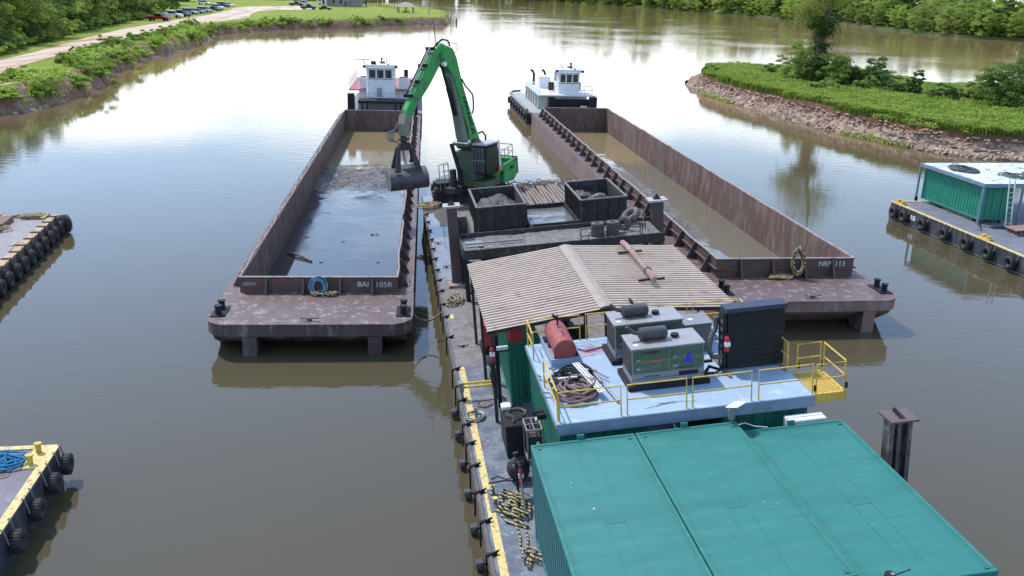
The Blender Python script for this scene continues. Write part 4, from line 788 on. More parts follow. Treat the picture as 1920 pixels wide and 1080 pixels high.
tag(grid_mesh('grit', m_grit, X, Y, 2.06 + .22 * np.clip(nn - .35, 0, 1) + .05 * n3, F=FW), 'grey grit and gravel spread over the raised platform', 'gravel', kind='stuff')
k = MB(); k.box(1.2, 1.9, 61.0, 61.9, 2.15, 2.17); k.box(1.2, 3.6, 61.3, 61.36, 2.16, 2.22); tag(k.build('loose_plate', m_galv, F=FW), 'shiny steel plate half buried at the left end of the grit', 'plate')
t = thing('platform_railing', 'dark steel railing with fallen panels at the right end of the grit platform', 'railing', FW); k = MB(); railing(k, [(5.9, 60.38, 2.04), (7.15, 60.38, 2.04), (8.4, 60.38, 2.04)], .62, .022); railing(k, [(8.5, 60.4, 2.04), (8.9, 61.4, 2.1)], .7, .022); k.torus((6.6, 60.34, 2.2), .42, .015, 'y', 20, 5); k.torus((7.3, 60.34, 2.15), .5, .015, 'y', 20, 5); k.build('rail', m_dark, t)
# tyres on the platform
def tyre(F, loc, rot, label, R=.3, r=.1, w=.14, group=None, name='tyre', m=None):
    t = tyre_mesh(name, R, r, w).build(name, m or m_rubber, F=F @ Matrix.Translation(loc) @ Matrix.Rotation(rot[2], 4, 'Z') @ Matrix.Rotation(rot[1], 4, 'Y') @ Matrix.Rotation(rot[0], 4, 'X'), smooth=True); return tag(t, label, 'tyre', group)
m_mtyre = mat('muddy_tyre', (.09, .085, .08), (.16, .145, .13), .8, scale=4)
def drumtyres(u, label):
    t = thing('tyre_stack', label, 'tyre stack', FW, (u, 61.1, 2.1), group='upright tyre stacks on the grit platform')
    for i in range(3):
        o = tyre_mesh('tyre', .27, .08, .11).build('tyre', m_mtyre, t, smooth=True); o.rotation_euler = (0, 1.5708, 0); o.location = (.01 * i, 0, .1 + i * .19)
drumtyres(6.75, 'muddy tyre stack on the platform behind the railing, the one farther left'); drumtyres(7.4, 'muddy tyre stack on the platform behind the railing, the one farther right')
tyre(FW, (8.0, 61.6, 2.4), (0, 0, R_(60)), 'dark muddy tyre standing beside the tyre stacks', .3, .09, .12, 'loose tyres on the grit platform', m=m_mtyre)
tyre(FW, (8.5, 62.3, 2.55), (0, R_(55), R_(20)), 'large grey muddy tyre leaning at the right end of the grit platform', .42, .12, .15, 'loose tyres on the grit platform', m=m_grit)
# ---------------------------------------------------------------- skips and settling tray
def skip(u, v, W, L, z0, z1, label, seed):
    t = thing('debris_skip', label, 'skip', FW, (u, v, 0), group='open debris skips on the work barge'); k = MB(); th = .05
    k.box(0, W, 0, th, z0, z1); k.box(0, W, L - th, L, z0, z1); k.box(0, th, th, L - th, z0, z1); k.box(W - th, W, th, L - th, z0, z1); k.box(th, W - th, th, L - th, z0, z0 + .05); k.build('box_wall', m_dark, t)
    k = MB(); k.box(-.05, W + .05, -.05, th, z1, z1 + .05); k.box(-.05, W + .05, L - th, L + .05, z1, z1 + .05); k.box(-.05, th, th, L - th, z1, z1 + .05); k.box(W - th, W + .05, th, L - th, z1, z1 + .05); k.build('rim', mat('grey_worn_rim', (.16, .155, .15), (.1, .1, .1), .6, scale=5), t)
    first = None
    for (x, y, rz) in [(-.0, .3 + i * (L - .6) / 7, 1) for i in range(8)] + [(.3 + i * (W - .6) / 3, 0, 2) for i in range(4)] + [(W, .3 + i * (L - .6) / 7, 3) for i in range(8)]:
        if first is None: kk = MB(); kk.box(-.03, .03, -.08, 0, z0, z1); first = kk.build('rib', m_dark, t); o = first
        else: o = first.copy(); col.objects.link(o); o.parent = t
        o.location = (x, y, -.002); o.rotation_euler = (0, 0, {1: -math.pi / 2, 2: 0, 3: math.pi / 2}[rz])
    X, Y = np.meshgrid(np.linspace(.06, W - .06, 40), np.linspace(.06, L - .06, 60)); n1 = vnoise(X, Y, 1.1, seed, 5); edge = np.minimum(np.minimum(X, W - X) / .5, 1)
    tag(grid_mesh('skip_debris', m_mudd, X, Y, z0 + .35 + (z1 - z0 - .4) * np.clip(n1 - .25, 0, 1) * 1.3 * edge, F=FW @ Matrix.Translation((u, v, 0))), 'dark mud and debris heaped inside the ' + ('left' if u < 4 else 'right') + ' skip', 'debris', kind='stuff')
skip(2.12, 65.6, 2.28, 3.9, 1.55, 2.62, 'open black skip full of mud just in front of the green material handler', 21)
skip(6.92, 65.3, 2.15, 3.95, 1.5, 2.62, 'open black skip with pale boulders beside the right barge', 33)
for k_, (x, y, r, lb) in enumerate(((8.2, 67.1, .34, 'pale round boulder in the right skip'), (7.5, 67.6, .3, 'dark boulder at the left side of the right skip'), (7.75, 66.5, .22, 'small boulder near the front of the right skip'))):
    k = MB(); T = Matrix.Translation((x, y, 2.2)) @ Matrix.Rotation(k_, 4, 'Z'); me = bmesh.new(); bmesh.ops.create_icosphere(me, subdivisions=3, radius=r)
    for v in me.verts: v.co *= 1 + .22 * noise.noise(v.co * 4 + Vector((k_ * 3, 0, 0)))
    mm = bpy.data.meshes.new('boulder'); me.to_mesh(mm); me.free(); mm.materials.append(m_grit if k_ != 1 else m_mudd); [setattr(p, 'use_smooth', True) for p in mm.polygons]
    o = bpy.data.objects.new('boulder', mm); col.objects.link(o); o.matrix_world = FW @ T @ Matrix.Diagonal((1.2, .9, .8, 1)); tag(o, lb, 'boulder', 'boulders in the right skip')
t = thing('settling_tray', 'shallow steel tray of grey slurry between the two skips', 'tray', FW); k = MB(); k.box(4.6, 7.0 - .1, 65.2, 65.28, .9, 1.72); k.box(4.6, 6.9, 69.3, 69.38, .9, 1.62); k.box(4.5, 4.6, 65.2, 69.38, .9, 1.62); k.box(6.82, 6.9, 65.28, 69.3, .9, 1.62); k.build('wall', m_dark, t)
X, Y = np.meshgrid(np.arange(4.61, 6.82, .07), np.arange(65.29, 69.3, .07)); nn = vnoise(X, Y, .8, 44, 5)
tag(grid_mesh('tray_slurry', mat('glossy_slurry', (.1, .1, .1), (.15, .14, .13), .12, scale=1.2, bump=.03, bscale=3), X, Y, 1.38 + .1 * nn + .25 * np.clip(nn - .6, 0, 1), F=FW), 'grey slurry in the tray between the skips', 'slurry', kind='stuff')
k = MB(); k.box(4.5, 6.9, 65.3, 69.3, .0, .9); k.box(2.2, 4.3, 65.7, 69.4, 0, 1.54); k.box(7.0, 9.0, 65.4, 69.2, 0, 1.49); tag(k.build('screen_plant_base', m_black, F=FW), 'dark steel base carrying the skips and the tray', 'base')
k = MB(); k.tube([(1.4, 63.4, 1.9), (1.45, 64.2, 1.2), (1.7, 65, .8), (2.0, 65.4, .5)], .09, 8); tag(k.build('discharge_pipe', m_dark, F=FW, smooth=True), 'dark bent pipe between grit platform and left skip', 'pipe')
t = thing('deck_trough', 'grey steel trough with a bent top behind the left spud pile', 'trough', FW); k = MB(); k.prism([(66.4, 0), (66.4, .9), (67.6, 1.2), (69.8, 1.25), (70.0, 0)], 1.1, 1.2, 'x'); k.prism([(66.4, .0), (66.4, .9), (67.6, 1.2), (69.8, 1.25), (70.0, .0)], 1.9, 2.0, 'x'); k.box(1.2, 1.9, 69.8, 69.9, 0, 1.2); k.box(1.2, 1.9, 66.5, 69.8, .3, .34); k.build('side_plate', m_grit, t)
# timber mats behind
t = thing('timber_mat', 'row of weathered timbers and planks on the far deck between skips and excavator', 'timber mat', FW); g = random.Random(9)
for i in range(22):
    u = 4.9 + i * .2; k = MB(); T = Matrix.Translation((u, 75.2 + g.uniform(-.2, .2), .5 + g.uniform(0, .05))) @ Matrix.Rotation(g.uniform(-.03, .03), 4, 'Z'); k.box(-.075, .075, -3.1, 3.2, 0, .13, T); k.build('timber', m_wood, t)
k = MB()
for v in (72.6, 74.6, 76.6, 78.2): k.box(4.7, 9.4, v, v + .25, .0, .49)
k.build('bearer', m_dark, t)
k = MB()
for i in range(70):
    a = g.uniform(0, 3.1); x = 4.8 + g.random() * 4.2; y = 77.9 + g.gauss(0, .25); l = g.uniform(.15, .6); k.cyl((x - math.cos(a) * l, y - math.sin(a) * l * .4, .62 + g.uniform(0, .1)), (x + math.cos(a) * l, y + math.sin(a) * l * .4, .68 + g.uniform(0, .25)), .03, n=5)
tag(k.build('brushwood', m_wood, F=FW), 'broken sticks and debris along the far edge of the timber mat', 'debris', kind='stuff')
# things on the walkway
t = thing('power_pack', 'black square machine cabinet with coiled cable on top beside the blue walkway', 'machine', FW, (.98, 47.1, 0)); MB().box(0, .66, 0, 1.35, .0, 1.0).build('body', m_black, t, bevel=.02); MB().box(.02, .3, 1.0, 1.3, 1.001, 1.12).build('white_lid', m_white, t, bevel=.02)
k = MB(); k.tube(loop_path((.4, .7, 1.02), .26, .26, 3, .05, 4, .03), .014, 5); k.tube(loop_path((.3, .3, 1.02), .09, .07, 2, .2, 6, .03), .014, 5, T=None); tag(k.build('cable_coil', m_hose, F=FW @ Matrix.Translation((.98, 47.1, 0)), smooth=True), 'dark cable coil lying on the black machine cabinet', 'cable')
t = thing('valve_rack', 'bare grey steel frame rack against the green container wall', 'rack', FW, (1.47, 46.35, 0)); k = MB()
for x in (0, .42):
    for y in (0, .72): k.box(x - .015, x + .015, y - .015, y + .015, 0, 1.2)
for zz in (.3, 1.2):
    k.box(0, .42, -.015, .015, zz - .02, zz + .02); k.box(0, .42, .705, .735, zz - .02, zz + .02); k.box(-.015, .015, 0, .72, zz - .02, zz + .02); k.box(.405, .435, 0, .72, zz - .02, zz + .02)
k.box(.2, .22, 0, .72, 1.18, 1.22); k.box(0, .42, .35, .37, 1.18, 1.22); k.build('frame', mat('taupe_frame', (.3, .26, .24), None, .7), t); k = MB(); k.box(.04, .38, .1, .66, .25, .95); k.build('dark_unit', m_dark, t); k = MB(); k.cyl((.3, .08, .75), (.3, .02, .75), .05, n=12); k.build('gauge', m_white, t)
me = bmesh.new(); bmesh.ops.create_icosphere(me, subdivisions=4, radius=.3)
for v in me.verts:
    p = v.co; a = math.atan2(p.y, p.x); v.co = Vector((p.x * (1 - .25 * max(0, p.z / .3) ** 2), p.y * (1 - .25 * max(0, p.z / .3) ** 2), p.z * 1.15)) * (1 + .05 * math.sin(a * 9 + p.z * 8) + .07 * noise.noise(p * 7))
mm = bpy.data.meshes.new('rubbish_bag'); me.to_mesh(mm); me.free(); mm.materials.append(m_bag); [setattr(p, 'use_smooth', True) for p in mm.polygons]
t = bpy.data.objects.new('rubbish_bag', mm); col.objects.link(t); t.matrix_world = FW @ Matrix.Translation((1.14, 45.95, .34)); tag(t, 'full black rubbish bag leaning by the rack at the edge of the walkway', 'bag'); k = MB(); k.cyl((-.02, .02, .3), (-.05, .05, .45), .03, .09, 10); k.build('tied_neck', m_bag, t)
rope_pile('hose_coil', 'flat grey hose coil with a post in it on the yellow stripe of the walkway', FW, (.33, 49.85, .02), .27, .3, .018, 5, .06, 12, m_galv, cat='hose'); k = MB(); k.cyl((.36, 49.8, 0), (.36, 49.8, .36), .04, n=10); tag(k.build('hose_reel_post', m_galv, F=FW), 'short pale post in the middle of the grey hose coil', 'post')
t = thing('yellow_barrier', 'yellow twin-tube barrier bar across the walkway', 'barrier', FW); k = MB(); k.cyl((.12, 51.28, .52), (1.1, 51.28, .52), .04, n=8); k.cyl((.12, 51.18, .44), (1.1, 51.18, .44), .04, n=8); k.build('bar', mat('bright_yellow', (.72, .5, .02), None, .45), t); k = MB(); k.box(-.02, .12, 51.1, 51.36, .3, .62); k.box(.04, .09, 51.2, 51.26, 0, .3); k.build('post', m_galv, t); MB().box(1.1, 1.2, 51.1, 51.36, 0, .7).build('latch_post', m_black, t)
k = MB(); k.box(1.12, 1.24, 50.3, 50.42, 0, 2.4); tag(k.build('steel_post', m_black, F=FW), 'black upright post beside the yellow barrier under the roof corner', 'post')
rope_pile('mooring_rope', 'knotted heap of yellow and black rope near the double bollard', FW, (.82, 44.6, .03), .17, .42, .032, 9, .4, 22, tail=[(.36, 45.35, .3), (.3, 45.1, .12), (.4, 44.5, .04), (.55, 43.95, .04), (.8, 43.75, .05), (1.05, 43.6, .05)])
rope_pile('mooring_rope', 'loose loops of yellow and black rope beside the teal container wall', FW, (.93, 42.35, .03), .1, .28, .026, 3, .3, 27, tail=[(.75, 43.9, .06), (.78, 43.2, .04), (.72, 42.8, .04), (.85, 42.5, .04), (.95, 43.1, .05), (.95, 43.6, .05), (.8, 44.1, .08)])
rope_pile('mooring_rope', 'yellow and black rope heap where the barge line lands on the work barge', FW, (.52, 60.5, .05), .2, .35, .035, 5, .35, 29)
t = thing('hose_stand', 'dark pipe stand with hoses hanging beside the teal container wall', 'stand', FW, (1.02, 45.25, 0)); k = MB(); k.cyl((0, .2, 0), (0, .2, .95), .02, n=6); k.cyl((0, -.1, 0), (0, -.1, .95), .02, n=6); k.cyl((0, -.1, .93), (0, .2, .93), .02, n=6); k.build('stand_frame', m_black, t); k = MB()
for i in range(5): k.tube([(.04, -.05 - .03 * i, .8), (.06, -.3 - .04 * i, .5), (.04, -.6 - .1 * i, .15), (.02, -.9 - .12 * i, .06)], .02, 5)
k.build('hanging_hose', m_hose, t, smooth=True)
extinguisher(FW, (1.1, 45.1, .42), 'red fire extinguisher on the pipe stand beside the teal container')
k = MB(); k.tube([(.4, 46.1, .02), (.6, 46.2, .03), (.8, 46.0, .02), (1.1, 46.05, .03)], .014, 5); k.tube([(.3, 45.9, .02), (.7, 45.95, .02), (1.1, 45.85, .03)], .014, 5); tag(k.build('cable', m_black, F=FW), 'two thin black cables crossing the walkway by the rubbish bag', 'cable')
for a, b, lb in ((.35, 69.5, 'small dark cleat on the wet left deck behind the spud pile'), (.5, 65.4, 'small dark bollard on the wet deck in front of the trough'), (.45, 55.6, 'small pale deck fitting on the muddy walkway')):
    t = cleat_mb(.4).build('deck_cleat', m_black, F=FW @ Matrix.Translation((a, b, 0))); tag(t, lb, 'cleat')
rope_pile('rope_heap', 'tan rope heap at the left corner behind the wet deck near the crawler track', FW, (.3, 77.2, .1), .5, .35, .04, 5, .35, 41, m_ropey)
# ---------------------------------------------------------------- material handler
FX = FW @ Matrix.Translation((3.3, 77.5, 0)) @ Matrix.Rotation(R_(225), 4, 'Z')
t = thing('material_handler', 'green crawler material handler with long arm and clamshell grab over the left barge', 'crane', FX)
TU = FX.inverted() @ FW @ Matrix.Translation((2.85, 78.9, 0))
for s in (-.95, .95):
    tr = TU @ Matrix.Translation((0, s, 0)); k = MB(); pr = []
    for i in range(9): a = math.pi / 2 + math.pi * i / 8; pr.append((-1.75 + .5 * math.cos(a), .52 + .5 * math.sin(a)))
    for i in range(9): a = -math.pi / 2 + math.pi * i / 8; pr.append((1.75 + .5 * math.cos(a), .52 + .5 * math.sin(a)))
    k.prism(pr, -.28, .28, 'y', tr)
    for i in range(18): k.box(-1.8 + i * .2, -1.7 + i * .2, -.31, .31, 1.0, 1.06, tr)
    for i in range(7):
        a = math.pi / 2 + math.pi * (i + .5) / 7; k.box(-.05, .05, -.31, .31, .48, .56, tr @ Matrix.Translation((-1.75, 0, .52)) @ Matrix.Rotation(-(a - math.pi / 2), 4, 'Y'))
    o = k.build('crawler_track', m_dark, t, bevel=.02)
    for x in (-1.75, -1.0, -.35, .35, 1.0, 1.75): MB().cyl((x, -.29, .5), (x, -.33, .5), .3 if abs(x) > 1.5 else .2, n=14, T=tr).build('track_roller', m_black, o)
k = MB(); k.box(-1.3, 1.3, -.7, .7, .5, .95, TU); k.box(-2.0, -1.2, -1.3, -.62, 1.06, 1.3, TU); k.build('undercarriage', m_black, t); k = MB(); k.cyl((-.3, .2, .95), (-.3, .2, 1.25), .8, n=24); k.build('turntable', m_black, t)
k = MB(); k.prism([(-4.2, 1.35), (-3.6, 1.15), (1.0, 1.15), (1.1, 1.5), (.2, 1.55), (-.9, 1.7), (-4.2, 1.7)], -1.1, 1.35, 'y'); k.build('upper_frame', m_sgreend, t, bevel=.03)
k = MB(); k.prism([(-4.3, 1.55), (-3.4, 1.18), (-1.1, 1.18), (-1.3, 1.8), (-1.6, 2.25), (-4.3, 2.45)], 1.36, 1.55, 'y'); k.prism([(-4.3, 1.5), (-3.8, 1.2), (-3.4, 1.2), (-3.4, 2.45), (-4.3, 2.45)], -1.2, 1.36, 'y'); k.build('counterweight_panel', m_sgreen, t, bevel=.03); k = MB(); k.box(-4.35, -4.305, -1.2, 1.57, 1.5, 2.5); k.build('rear_edge', m_black, t)
text('lettering', '860', .26, m_black, t, (-1.05, 1.556, 1.9), (R_(90), 0, R_(180)), sx=1., bold=.008)
k = MB(); k.box(-3.3, -1.3, -1., 1.3, 1.7, 2.0); k.box(-2.9, -2.2, -.2, .8, 2.0, 2.35); k.cyl((-1.7, .3, 2.), (-1.7, .3, 2.5), .18, n=12); k.box(-3.2, -2.6, .9, 1.2, 2.0, 2.2); k.build('engine_deck', m_dark, t, bevel=.02); k = MB(); k.box(-2.2, -1.4, .9, 1.34, 2.0, 2.03); k.build('walkway_plate', mat('pink_grey_plate', (.35, .3, .31), None, .6), t)
k = MB(); railing(k, [(-4.1, 1.3, 2.45), (-3.2, 1.3, 2.35), (-2.3, 1.3, 2.3), (-1.5, 1.3, 2.2)], .75, .025); railing(k, [(-4.1, -1.0, 2.45), (-3.0, -1.0, 2.35), (-1.8, -1.0, 2.2)], .75, .025); railing(k, [(-4.1, -1.0, 2.45), (-4.1, 1.3, 2.45)], .75, .025); k.build('guard_rail', m_galv, t)
k = MB(); k.box(-.1, 1.05, -.7, .55, 1.5, 3.2); k.box(-.9, -.1, .1, .9, 1.5, 2.3); k.build('pylon', m_sgreend, t, bevel=.05); k = MB(); k.cyl((-.35, 1.05, 1.2), (-.35, 1.05, 2.3), .28, n=16); k.cyl((-.9, 1.35, 1.3), (-.9, 1.35, 2.1), .16, n=12); k.build('green_cylinder', m_sgreen, t, smooth=True)
k = MB(); k.cyl((.55, -.75, 3.55), (.55, .62, 3.55), .34, n=20); k.build('boom_foot', m_sgreend, t, smooth=True); k = MB(); k.cyl((1.1, -.62, 3.7), (1.1, .45, 3.7), .2, n=16); k.build('foot_pin', m_steel, t, smooth=True)
# cab
cb_ = MB(); cb_.prism([(-.15, 1.95), (1.0, 1.95), (1.15, 2.5), (.95, 3.55), (-.15, 3.6)], .62, 1.5, 'y'); cab = cb_.build('cab', m_black, t, bevel=.03); MB().prism([(-.05, 2.2), (.95, 2.2), (1.02, 2.55), (.86, 3.4), (-.05, 3.45)], 1.503, 1.515, 'y').build('side_window', m_glass, cab)
k = MB(); k.box(-.25, 1.05, .58, 1.54, 3.6, 3.68); k.build('cab_roof', mat('lavender_grey_roof', (.42, .4, .44), (.3, .29, .32), .5), cab)
k = MB()
for i in range(8): x = .66 + i * .11; k.cyl((1.2, x, 2.1), (1.14, x, 3.5), .015, n=5)
k.box(1.12, 1.2, .62, 1.5, 2.75, 2.79); k.build('window_guard', m_galv, cab); k = MB(); k.prism([(-.75, 1.9), (-.15, 1.9), (-.15, 3.2), (-.45, 2.5)], 1.2, 1.5, 'y'); k.build('cab_side_panel', m_sgreen, cab); MB().box(-.25, -.15, 1.5, 1.56, 2.0, 3.75).build('mirror_post', m_white, cab); MB().box(-.15, .05, 1.53, 1.6, 1.95, 2.25).build('red_sign', m_red, cab)
for o in list(t.children):
    if o.name.split('.')[0] in ('upper_frame', 'counterweight_panel', 'rear_edge', 'engine_deck', 'walkway_plate', 'guard_rail'):
        for v in o.data.vertices:
            if v.co.x < 0: v.co.x *= .42
# access ladder on the left
k = MB(); railing(k, [(1.2, -1.2, 1.0), (1.6, -1.2, 1.0), (2.0, -1.2, 1.0)], 1.5, .025)
for i in range(5): k.cyl((1.2, -1.2, 1.0 + i * .35), (1.6, -1.2, 1.0 + i * .35), .02, n=5)
k.build('access_rail', m_galv, t); k = MB(); k.cyl((1.5, -.6, 1.2), (1.5, -.6, 2.2), .2, n=12); k.box(1.2, 2.0, -.9, -.2, .9, 1.2); k.build('front_machinery', m_dark, t)
# arm
def seg(name, poly, y0, y1, m, bev=.05): k = MB(); k.prism(poly, y0, y1, 'y'); return k.build(name, m, t, bevel=bev)
boom = seg('boom', [(-.05, 3.5), (.05, 3.9), (.55, 5.2), (.95, 6.4), (1.2, 7.3), (1.48, 8.5), (1.75, 9.0), (2.25, 9.2), (2.7, 8.9), (2.75, 8.5), (2.0, 7.7), (1.6, 6.6), (1.3, 5.5), (.95, 4.4), (.9, 3.6)], -.26, .36, m_sgreen)
bs = seg('boom_painted_shade', [(.93, 3.7), (1.28, 5.5), (1.58, 6.6), (1.98, 7.7), (2.1, 7.5), (1.85, 6.5), (1.62, 5.4), (1.4, 3.8)], -.24, .3, mat('shaded_boom_green', (.10, .13, .10), (.14, .16, .13), .6, scale=2), .03)  # added strip for the boom's dark underside, shade put into its colour
k = MB(); k.cyl((2.2, -.34, 8.62), (2.2, .40, 8.62), .42, n=24); k.build('elbow_joint', m_sgreen, t, smooth=True); k = MB(); k.cyl((2.6, .3, 8.25), (2.6, .47, 8.25), .13, n=12); k.build('elbow_pin', m_white, t)
stick = seg('stick', [(1.95, 9.1), (2.5, 9.35), (3.05, 9.05), (3.92, 8.1), (4.83, 7.15), (5.6, 6.25), (5.95, 5.55), (5.95, 4.95), (5.66, 4.9), (5.5, 5.5), (4.82, 6.35), (3.65, 7.3), (2.8, 8.15), (2.2, 8.5)], -.2, .24, m_sgreen)
for i, (p, q) in enumerate((((3.3, 9.0), (5.2, 6.95)), ((3.3, 9.12), (5.15, 7.1)))): 
    k = MB(); k.cyl((p[0], -.12 + i * .2, p[1] + .05), (q[0], -.12 + i * .2, q[1] + .05), .05, n=8); k.build('hydraulic_line', m_galv if i else m_black, t)
for p in ((3.2, 9.15), (3.9, 8.35), (4.6, 7.6), (5.2, 6.95)): MB().box(p[0] - .05, p[0] + .05, -.3, .32, p[1] - .12, p[1] + .05).build('pipe_clamp', m_black, t)
k = MB(); k.prism([(5.96, 5.55), (5.96, 4.95), (5.65, 4.9), (5.49, 5.5), (5.25, 5.85), (5.75, 6.05)], -.22, .26, 'y'); k.build('stick_tip', mat('muddy_green', (.14, .16, .11), (.2, .19, .15), .7, scale=4), t)
k = MB(); k.cyl((1.6, .0, 2.1), (1.55, -.5, 3.7), .12, n=12); k.cyl((1.55, 0, 1.4), (1.6, 0, 2.3), .15, n=12); k.build('boom_cylinder', m_black, t, smooth=True); k = MB(); k.cyl((1.62, .05, 5.35), (2.1, .05, 6.9), .12, n=12); k.cyl((2.1, .05, 6.9), (2.48, .05, 8.2), .08, n=10); k.build('stick_cylinder', m_black, t, smooth=True)
k = MB(); k.tube([(1.25, .38, 7.3), (1.05, .42, 6.9), (.75, .45, 6.6), (.52, .46, 6.35), (.5, .46, 5.9), (.5, .42, 5.5), (.6, .38, 5.3)], .045, 6); k.tube([(.1, .3, 4.1), (-.2, .4, 4.15), (-.32, .5, 3.9), (-.3, .5, 3.66)], .05, 6); k.build('hydraulic_hose', m_black, t, smooth=True)
k = MB(); k.tube([(1.6, 0, 9.1), (1.75, 0, 9.4), (2.2, 0, 9.5), (2.7, 0, 9.3), (2.9, 0, 9.05)], .05, 6); k.tube([(1.5, .1, 8.6), (1.2, .2, 8.9), (1.3, .2, 9.2), (1.8, .1, 9.3)], .02, 5); k.build('elbow_hose', m_black, t, smooth=True)
k = MB(); k.cyl((2.7, 0, 9.1), (2.78, 0, 10.6), .022, n=5); k.build('whip_aerial', m_dark, t)
# lettering runs down the boom along its curved centre line
for i, ch in enumerate('SENNEBOGEN'):
    f = i / 9; cz = 6.15 - f * 2.05; cx = 1.14 - f * .58 - .1; o = text('lettering', ch, .34, m_black, t, (cx + .03, .372, cz), (R_(90), R_(-72), R_(180)), sx=.9, bold=.012)
# grab
GT = Matrix.Translation((5.85, .0, 0)) @ Matrix.Rotation(R_(-225 + 9), 4, 'Z')
k = MB(); k.cyl((0, 0, 4.55), (0, 0, 4.95), .16, n=12, T=GT); k.torus((0, 0, 4.75), .25, .06, 'z', 16, 6, T=GT); k.box(-.3, .3, -.28, .28, 4.2, 4.55, GT); k.build('grab_rotator', m_dark, t)
k = MB()
for i in range(5): k.tube([GT @ Vector((-.25 + i * .1, .1, 5.6 - i * .02)), GT @ Vector((-.5 - .1 * i, 0, 5.1)), GT @ Vector((-.55 - .06 * i, 0, 4.75)), GT @ Vector((-.3, 0, 4.6))], .03, 6)
k.build('grab_hose', mat('greenish_grey_hose', (.16, .17, .15), None, .6), t, smooth=True)
for sy in (-1, 1):
    k = MB()
    for sx in (-1, 1):
        k.add([(sx * .25, sy * .12, 4.35), (sx * .42, sy * .12, 4.35), (sx * .72, sy * .55, 3.15), (sx * .42, sy * .55, 3.15), (sx * .25, sy * .28, 4.35), (sx * .42, sy * .28, 4.35), (sx * .72, sy * .75, 3.15), (sx * .42, sy * .75, 3.15)], [(0, 1, 2, 3), (4, 7, 6, 5), (0, 4, 5, 1), (1, 5, 6, 2), (2, 6, 7, 3), (3, 7, 4, 0)], GT)
    k.build('grab_arm', m_dark, t)
    s = MB(); n = 12
    prof = [(sy * .06, 3.2)] + [(sy * (.06 + .78 * math.sin(math.pi * i / n * .97)), 3.2 - .55 + .55 * math.cos(math.pi * i / n)) for i in range(1, n + 1)] + [(sy * .04, 2.12)]
    s.prism(prof, -1.0, 1.0, 'x', GT); s.build('grab_shell', mat('worn_grab_steel', (.04, .038, .05), (.07, .06, .07), .45, scale=1.5, stain=(.13, .11, .11), samt=.3, streak=False), t, bevel=.02)
    mp_ = mat('scraped_plate', (.22, .21, .19), (.12, .115, .11), .55, scale=3); MB().prism(prof, -1.04, -1.002, 'x', GT).build('shell_end_plate', mp_, t); MB().prism(prof, 1.002, 1.04, 'x', GT).build('shell_end_plate', mp_, t)
k = MB(); k.cyl((0, 0, 3.3), (0, 0, 4.3), .09, n=10, T=GT); k.cyl((0, 0, 3.6), (0, 0, 4.2), .14, n=10, T=GT); k.box(-.5, .5, -.12, .12, 3.2, 3.45, GT); k.build('grab_cylinder', m_steel, t)
# ---------------------------------------------------------------- dock barges at the frame edges
def chain_tie(mb, x, v, z0, z1, out): mb.tube([(x, v, z0 + .03), (x + out * .5, v, z0 - .02), (x + out, v, z0 - .25), (x + out * 1.2, v, z1)], .022, 5)
m_dockd = mat('blue_grey_dock_deck', (.16, .18, .22), (.11, .12, .16), .6, scale=1.2, stain=(.22, .17, .14), samt=.3, sscale=1.5)
m_docks = mat('navy_dock_side', (.03, .035, .05), (.06, .065, .08), .55, scale=1.5, stain=(.12, .11, .10), samt=.35, streak=True)
m_brside = mat('brown_dock_side', (.12, .075, .06), (.07, .05, .045), .7, scale=1.5, stain=(.2, .15, .12), samt=.4, streak=True)
def tyre_at(t, x, v, z, R=.4, m=m_rubber, rz=0):
    o = tyre_mesh('tyre_fender', R, R * .36, R * .42).build('tyre_fender', m, t, smooth=True); o.location = (x, v, z); o.rotation_euler = (0, 0, rz); return o
# right dock: edge runs along -v, the land side lies at +u
t = thing('container_dock', 'dark dock barge at the right with a row of tyre fenders along a yellow edge', 'barge', FR)
MB().box(0, 14, -22, 0, -1.5, -.0).build('hull', m_docks, t, bevel=.04)
MB().box(.02, 13.98, -21.98, -.02, .002, .02).build('deck', m_dockd, t)
k = MB(); k.box(-.03, .2, -22, .0, .022, .07); k.box(.2, 2.3, -.2, .0, .022, .07); k.build('yellow_edge', m_yelp, t)
for v in (-.7, -9.5):
    k = MB(); k.box(.1, .5, v - .45, v + .45, .07, .14); k.box(.15, .4, v - .35, v - .2, .14, .28); k.box(.15, .4, v + .1, v + .3, .14, .28); k.build('yellow_cleat', m_yel, t, bevel=.01)
first = None
tv = (-.85, -2.0, -4.1, -6.4, -8.5, -10.5, -12.4, -14.1, -16, -18)
for i, v in enumerate(tv):
    if first is None: first = tyre_at(t, -.2, v, -.45, .42)
    else: o = first.copy(); col.objects.link(o); o.parent = t; o.location = (-.2, v, -.45)
    k = MB(); chain_tie(k, .0, v + .3, .06, -.25, -.14); chain_tie(k, .0, v - .4, .06, -.25, -.14); k.build('fender_chain', m_galv, t)
text('lettering', 'RIB  84', .42, m_white, t, (-.03, -2.45, -.55), (R_(90), 0, R_(-90)), sx=1., bold=.01)
k = MB(); k.box(-.03, 0, -22, 0, -.95, -.9); k.build('rub_strip', m_galv, t)
container(FR @ Matrix.Rotation(0, 4, 'Z'), (2.2, -5.9, .22), 0, 2.1, 6.1, 2.05, mat('emerald_container', (.01, .22, .14), (.015, .18, .12), .45, scale=1.5), mat('emerald_frame', (.012, .2, .13), None, .5), 'emerald green corrugated container on the right dock with a ladder at its end')
t = thing('roof_deck', 'whitish cyan steel roof deck with hoses over the emerald container on the right dock', 'roof deck', FR)
k = MB(); k.box(1.95, 9.5, -6.3, .35, 2.48, 2.52); k.build('deck_plate', mat('cyan_white_roof', (.52, .68, .68), (.62, .72, .72), .5, scale=.8, stain=(.3, .34, .33), samt=.35, sscale=1.5), t)
